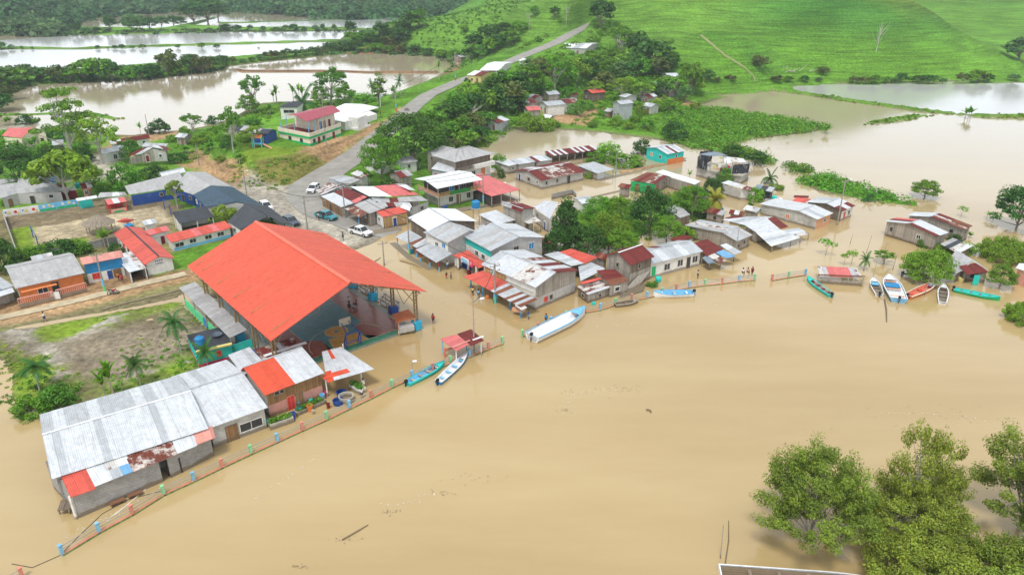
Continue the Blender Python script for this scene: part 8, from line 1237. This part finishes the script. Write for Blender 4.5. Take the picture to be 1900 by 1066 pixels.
# clutter
rg = random.Random(9)
cl_items = [('blue folded cloth', 556, 760, 'blue', .7), ('sky blue crate', 553, 748, 'sky', .6), ('orange plastic heap', 575, 757, 'orange', .8), ('teal basin', 577, 744, 'teal', .5), ('white bucket', 581, 763, 'white', .35), ('light blue jerrycan', 598, 736, 'sky', .7), ('pink bundle', 603, 730, 'hotpink', .5), ('dark blue bin', 543, 772, 'dblue', .8), ('teal bucket beside the planter', 499, 784, 'teal', .7), ('red stool', 609, 752, 'maroon', .5)]
for lb, u, v, m, s in cl_items:
    p = P(u, v, .35); b = MB(); b.lathe([(s * .35, -.6), (s * .4, 0), (s * .5, s * .6), (s * .42, s * .62), (s * .3, s * .15), (.01, s * .15)], p, 9); tagit(b.build('household_item', W(m)), f'{lb} in front of the tiled wooden house', 'household item', 'things piled before the wooden house')
for i, (u0, v0, u1, v1, lb) in enumerate(((205, 925, 232, 914, 'brown wooden bench along the grey block wall nearer the corner'), (238, 910, 265, 900, 'brown wooden bench along the grey block wall nearer the doorway'))):
    a, b_ = P(u0, v0 + 15, 0), P(u1, v1 + 15, 0); d = (b_ - a); l = np.linalg.norm(d); r = empty('bench', (a + b_) / 2, lb, 'bench'); b = MB(); b.box((a + b_) / 2 + (0, 0, .35), (l, .55, .08), u=d / l); b.build('seat', mat('reddish_plank', (.22, .10, .055), .8), r)
    for s in (.1, .9): b = MB(); b.box(a + d * s + (0, 0, 0), (.1, .45, .7), u=d / l); b.build('leg', W('dwood'), r)
b = MB(); p = P(127, 945, 0); r = empty('cart', p, 'small wooden cart tipped at the corner of the long grey house', 'cart'); b.box(p + (0, 0, .7), (1.3, 1.6, .12), rz=.3); b.build('tray', W('dwood'), r); [(lambda bb: (bb.box(p + (x, y, .2), (.1, .1, 1.0)), bb.build('leg', W('wood'), r)))(MB()) for x in (-.5, .5) for y in (-.6, .6)]
b = MB(); b.lathe([(.02, 0), (.5, .05), (.75, .2), (.77, .22)], P(402, 622, 2.5), 14); tagit(b.build('satellite_dish', W('vgrey')), 'dark satellite dish on the booth roof', 'dish'); 
r = empty('plank_pile', P(1178, 535, 0), 'heap of grey planks and a gangway leaning on the maroon gabled house', 'planks')
for i in range(9): a, b_ = P(1150 + i * 4, 549 - i * 2, 0), P(1184 + i * 2.6, 512 - i * 1.2, 1.6); m = MB(); m.tube(a, b_, .11, n=4); m.build('plank', W('wood'), r)
for i in range(5): a, b_ = P(1150 + i * 2, 552 - i * 3, .15), P(1194 + i, 538 - i * 3, .2); m = MB(); m.tube(a, b_, .13, n=4); m.build('plank', W('wood'), r)
for i, (lb, u, v, m, s) in enumerate((('teal bundle by the sheet fence', 1436, 371, 'teal', 1.2), ('white sack by the sheet fence', 1448, 374, 'white', 1.0), ('blue drum under the golden palm', 1338, 392, 'blue', 1.0), ('white drum under the golden palm', 1330, 396, 'white', .8), ('blue barrel at the balcony house', 826, 388, 'dblue', 1.0), ('pale sack heap beside the pink shop', 934, 348, 'white', 1.6), ('green tub at the long white house', 1221, 522, 'teal', 1.1), ('turquoise bucket near the grey plank shack', 1101, 565, 'teal', .6), ('yellow basket at the dark hut', 1782, 522, 'yellow', 1.0), ('blue cooler in the awning shade', 764, 470, 'blue', .9), ('orange crate under the red awning', 905, 553, 'orange', .7), ('red bundle beside the veranda', 870, 508, 'maroon', .8))):
    p = G(u, v); b = MB(); b.lathe([(s * .4, -.5), (s * .42, 0), (s * .5, s * .5), (s * .45, s * .75), (.01, s * .8)], p, 9); tagit(b.build('container', W(m)), lb, 'container', 'containers around the flooded houses')
r = empty('brush_pile', G(1470, 132), 'pale heap of cut branches at the foot of the green hill', 'brush pile'); rgb = random.Random(4); p = G(1470, 134)
for i in range(26): x = rgb.uniform(-9, 9); m = MB(); a = p + (x, rgb.uniform(-2, 2), .3); m.tube(a, a + (rgb.uniform(-4, 4), rgb.uniform(-2, 2), rgb.uniform(.5, 2.6)), .14, .06, n=4); m.build('branch', W('pbark'), r)
# painted wall at the yard, goals, sidewalk kerbs
r = empty('painted_wall', G(75, 392), 'long low yard wall painted with white, blue and sunny panels', 'wall'); mw = [(9, 402, 'white'), (40, 398, 'white'), (74, 393, 'sky'), (106, 388, 'sky'), (147, 382, None)]
for (u0, v0, m), (u1, v1, _) in zip(mw[:-1], mw[1:]):
    a, b_ = G(u0, v0), G(u1, v1); d = b_ - a; l = np.linalg.norm(d); b = MB(); b.box((a + b_) / 2 + (0, 0, .75), (l - .03, .2, 1.5), u=d / l); pn = b.build('wall_panel', W(m), r); nn = np.array((d[1], -d[0], 0)) / l; nn = nn if nn[1] < 0 else -nn
    if m == 'sky': b = MB(); b.box((a + b_) / 2 + nn * .11 + (0, 0, .3), (l * .92, .02, .45), u=d / l); b.build('painted_meadow', W('green'), pn)
    for c_, f, zz, rr in ((('yellow', .3, .7, .35), ('red', .7, .8, .3), ('blue', .12, .9, .18), ('yellow', .85, .4, .25)) if m == 'white' else (('yellow', .6, 1.1, .32), ('white', .3, 1.0, .3), ('white', .8, .8, .25))):
        q = a + d * f + nn * .1 + (0, 0, zz); b = MB(); b.tube(q, q + nn * .03, rr, n=12); b.build('painted_shape', W(c_), pn)
def kerbline(label_name, pts, w_, m, dz=.12): o = drape(label_name, [G(*p) for p in pts], w_, m, dz, 1.2, 2); return o
kerbline('pavement', [(-60, 604), (0, 590), (60, 577), (150, 556), (250, 530), (345, 508)], 1.9, mat('pale_pavement', (.50, .42, .28), .9, var=.2, vs=.8)); kerbline('kerb', [(345, 535), (300, 547), (235, 562), (190, 575)], .35, W('conc')); kerbline('pavement', [(655, 425), (690, 432), (740, 424), (760, 418)], 2.2, W('conc'), .15); kerbline('pavement', [(840, 392), (880, 385), (935, 372), (965, 362)], 1.8, W('conc'), .15)
p0 = MB(); 
for nm, pts, w_ in (('pavement', [(1110, 335), (1180, 318), (1270, 293)], 1.6), ('pavement', [(1060, 375), (1160, 352), (1240, 338)], 1.0), ('pavement', [(728, 450), (760, 478), (800, 500)], 1.2)):
    pp = [P(u, v, 0) for u, v in pts]; b = MB()
    for a, b_ in zip(pp[:-1], pp[1:]): d = b_ - a; l = np.linalg.norm(d); b.box((a + b_) / 2 + (0, 0, -.22), (l, w_, .52), u=d / l)
    tagit(b.build(nm, W('conc')), kind='structure')
for i, (u, v, sc_) in enumerate(((62, 440, 1), (318, 400, 1))):
    a, b_ = G(u, v), G(u + (10 if i == 0 else -12), v + (18 if i == 0 else -12)); r = empty('goal_frame', (a + b_) / 2, ['blue football goal at the left end of the sand court', 'blue football goal at the right end of the sand court'][i], 'goal')
    for q in (a, b_): b = MB(); b.tube(q, q + (0, 0, 2.2), .09, n=6); b.build('post', W('dblue'), r)
    b = MB(); b.tube(a + (0, 0, 2.2), b_ + (0, 0, 2.2), .07, n=6); b.build('crossbar', W('dblue'), r)
r = empty('yard_wall', G(30, 430), 'long grey block wall round the left and front of the sand yard', 'wall')
for q0, q1 in (((8, 404), (36, 484)), ((36, 484), (130, 470)), ((130, 470), (236, 448))):
    a, b_ = G(*q0), G(*q1); d = b_ - a; l = np.linalg.norm(d); b = MB(); b.box((a + b_) / 2 + (0, 0, .7), (l, .18, 1.5), u=d / l); b.build('wall_run', W('block'), r)
# playground on the knoll
p = P(480, 276, 4.2); r = empty('play_tower', p, 'colourful climbing frame with slide left of the cream school', 'playground'); 
for x in (-1.2, 1.2):
    for y in (-.8, .8): b = MB(); b.tube(p + (x, y, 0), p + (x, y, 3.2), .12, n=6); b.build('post', W('teal'), r)
b = MB(); b.box(p + (0, 0, 1.4), (2.6, 1.8, .12)); b.build('platform', W('sky'), r); b = MB(); b.quad([p + (-1.4, -1, 3.0), p + (1.4, -1, 3.0), p + (1.4, 0, 3.7), p + (-1.4, 0, 3.7)]); b.quad([p + (-1.4, 0, 3.7), p + (1.4, 0, 3.7), p + (1.4, 1, 3.0), p + (-1.4, 1, 3.0)]); b.build('roof', W('orange'), r); b = MB(); b.hexa([p + x for x in ((1.3, -.4, 1.3), (4.2, -1.6, .1), (4.2, -1.0, .1), (1.3, .3, 1.3))], [p + x for x in ((1.3, -.4, 1.45), (4.2, -1.6, .25), (4.2, -1.0, .25), (1.3, .3, 1.45))]); b.build('slide', W('pink'), r)
# posts and sticks standing in the water, driftwood
for i, (u, v, vt, du) in enumerate(((1577, 452, 434, 3), (1607, 470, 438, 5), (1618, 520, 486, 2), (1641, 518, 498, 1), (1656, 500, 472, 3), (1640, 470, 450, 2), (1832, 400, 408, 0), (1337, 1035, 965, -2), (1858, 395, 402, 0), (1678, 495, 480, 1), (1715, 548, 520, 2))):
    p = P(u, v, 0); h = max(1.2, abs(v - vt) / (scl(v) * .9)); b = MB(); b.tube(p - (0, 0, .5), p + (du * .08, .1, h), .06, .04, n=5); tagit(b.build('stake', W('wood')), f"bare {['short', 'tall', 'thin', 'stubby', 'leaning', 'grey', 'broken', 'forked', 'low', 'slim', 'knotty'][i]} stick standing in the water, {ORD[i]} counted", 'stick', 'sticks standing in the water')
for i, (u0, v0, u1, v1, r0, lb) in enumerate(((1641, 555, 1645, 597, .14, 'dark driftwood log floating below the boats'), (635, 1001, 683, 973, .10, 'long thin branch drifting in the lower river'), (742, 484, 782, 497, .12, 'bent branch floating in the flooded square'), (1345, 1048, 1352, 965, .06, 'forked stick leaning out at the bottom edge'), (1199, 760, 1208, 765, .16, 'small dark log in mid river'), (670, 500, 706, 478, .12, 'fallen beam by the court roof') , (198, 965, 272, 905, .08, 'pale bamboo pole floating along the block wall'))):
    a, b_ = P(u0, v0, .02), P(u1, v1, .02); m = MB(); mid = (a + b_) / 2 + (.2, .15, .02); m.tube(a, mid, r0, r0 * .9, n=6); m.tube(mid, b_, r0 * .9, r0 * .6, n=6); tagit(m.build('driftwood', W('dwood' if i != 6 else 'cream')), lb, 'driftwood', 'driftwood')
# floating scum and twigs on the river
rr = np.random.default_rng(3); C = []
for (u, v, n, sp) in ((1150, 722, 60, 22), (880, 885, 30, 30), (1050, 760, 20, 10), (640, 1000, 26, 14), (1500, 770, 14, 60), (725, 948, 26, 12), (1730, 760, 40, 90), (560, 1050, 24, 10), (820, 912, 20, 14), (1060, 725, 16, 12)):
    for _ in range(n): q = P(u + rr.normal() * sp, v + rr.normal() * sp * .22, .012); C.append(q)
C = np.array(C); V, Cc = quads(C, np.tile((0, 0, 1.), (len(C), 1)), rr.uniform(.03, .16, len(C)), asp=.35, rng=rr); fo = npmesh('floating_debris', V, fold(V), W('mud'), colattr=Cc); tagit(fo, kind='stuff')
rr = np.random.default_rng(8); C = []
for (pts, n, sp) in (([(1890, 800), (1780, 770), (1640, 765)], 60, 5), ([(1150, 720), (1080, 728), (1030, 765)], 50, 6), ([(940, 560), (1010, 600), (980, 650)], 30, 8), ([(590, 840), (540, 880), (470, 930)], 40, 5), ([(760, 500), (790, 540), (840, 580), (900, 600)], 60, 14), ([(1740, 395), (1830, 410), (1880, 402)], 50, 7), ([(300, 905), (200, 955), (120, 1000)], 40, 8), ([(1100, 610), (1250, 580), (1420, 560)], 50, 10), ([(700, 940), (760, 930), (820, 905)], 30, 8)):
    for _ in range(n): t = rr.random() * (len(pts) - 1); i = int(t); f = t - i; C.append(P(pts[i][0] * (1 - f) + pts[i + 1][0] * f + rr.normal() * sp, pts[i][1] * (1 - f) + pts[i + 1][1] * f + rr.normal() * sp * .3, .01))
C = np.array(C); V, Cc = quads(C, np.tile((0, 0, 1.), (len(C), 1)), rr.uniform(.04, .22, len(C)), asp=.3, rng=rr); fo = npmesh('foam', V, fold(V), mat('pale_scum', (.60, .52, .38), .9), colattr=Cc); tagit(fo, kind='stuff')
# submerged cables at the lower left
m = MB(); pr = [P(u, v, .02) for u, v in ((22, 1045), (60, 1052), (110, 1030), (150, 990), (190, 952), (240, 925), (300, 910))]
for a, b_ in zip(pr[:-1], pr[1:]): m.tube(a, b_, .035, n=4)
tagit(m.build('hose', W('cable')), 'black hose curling through the water at the lower left', 'hose')
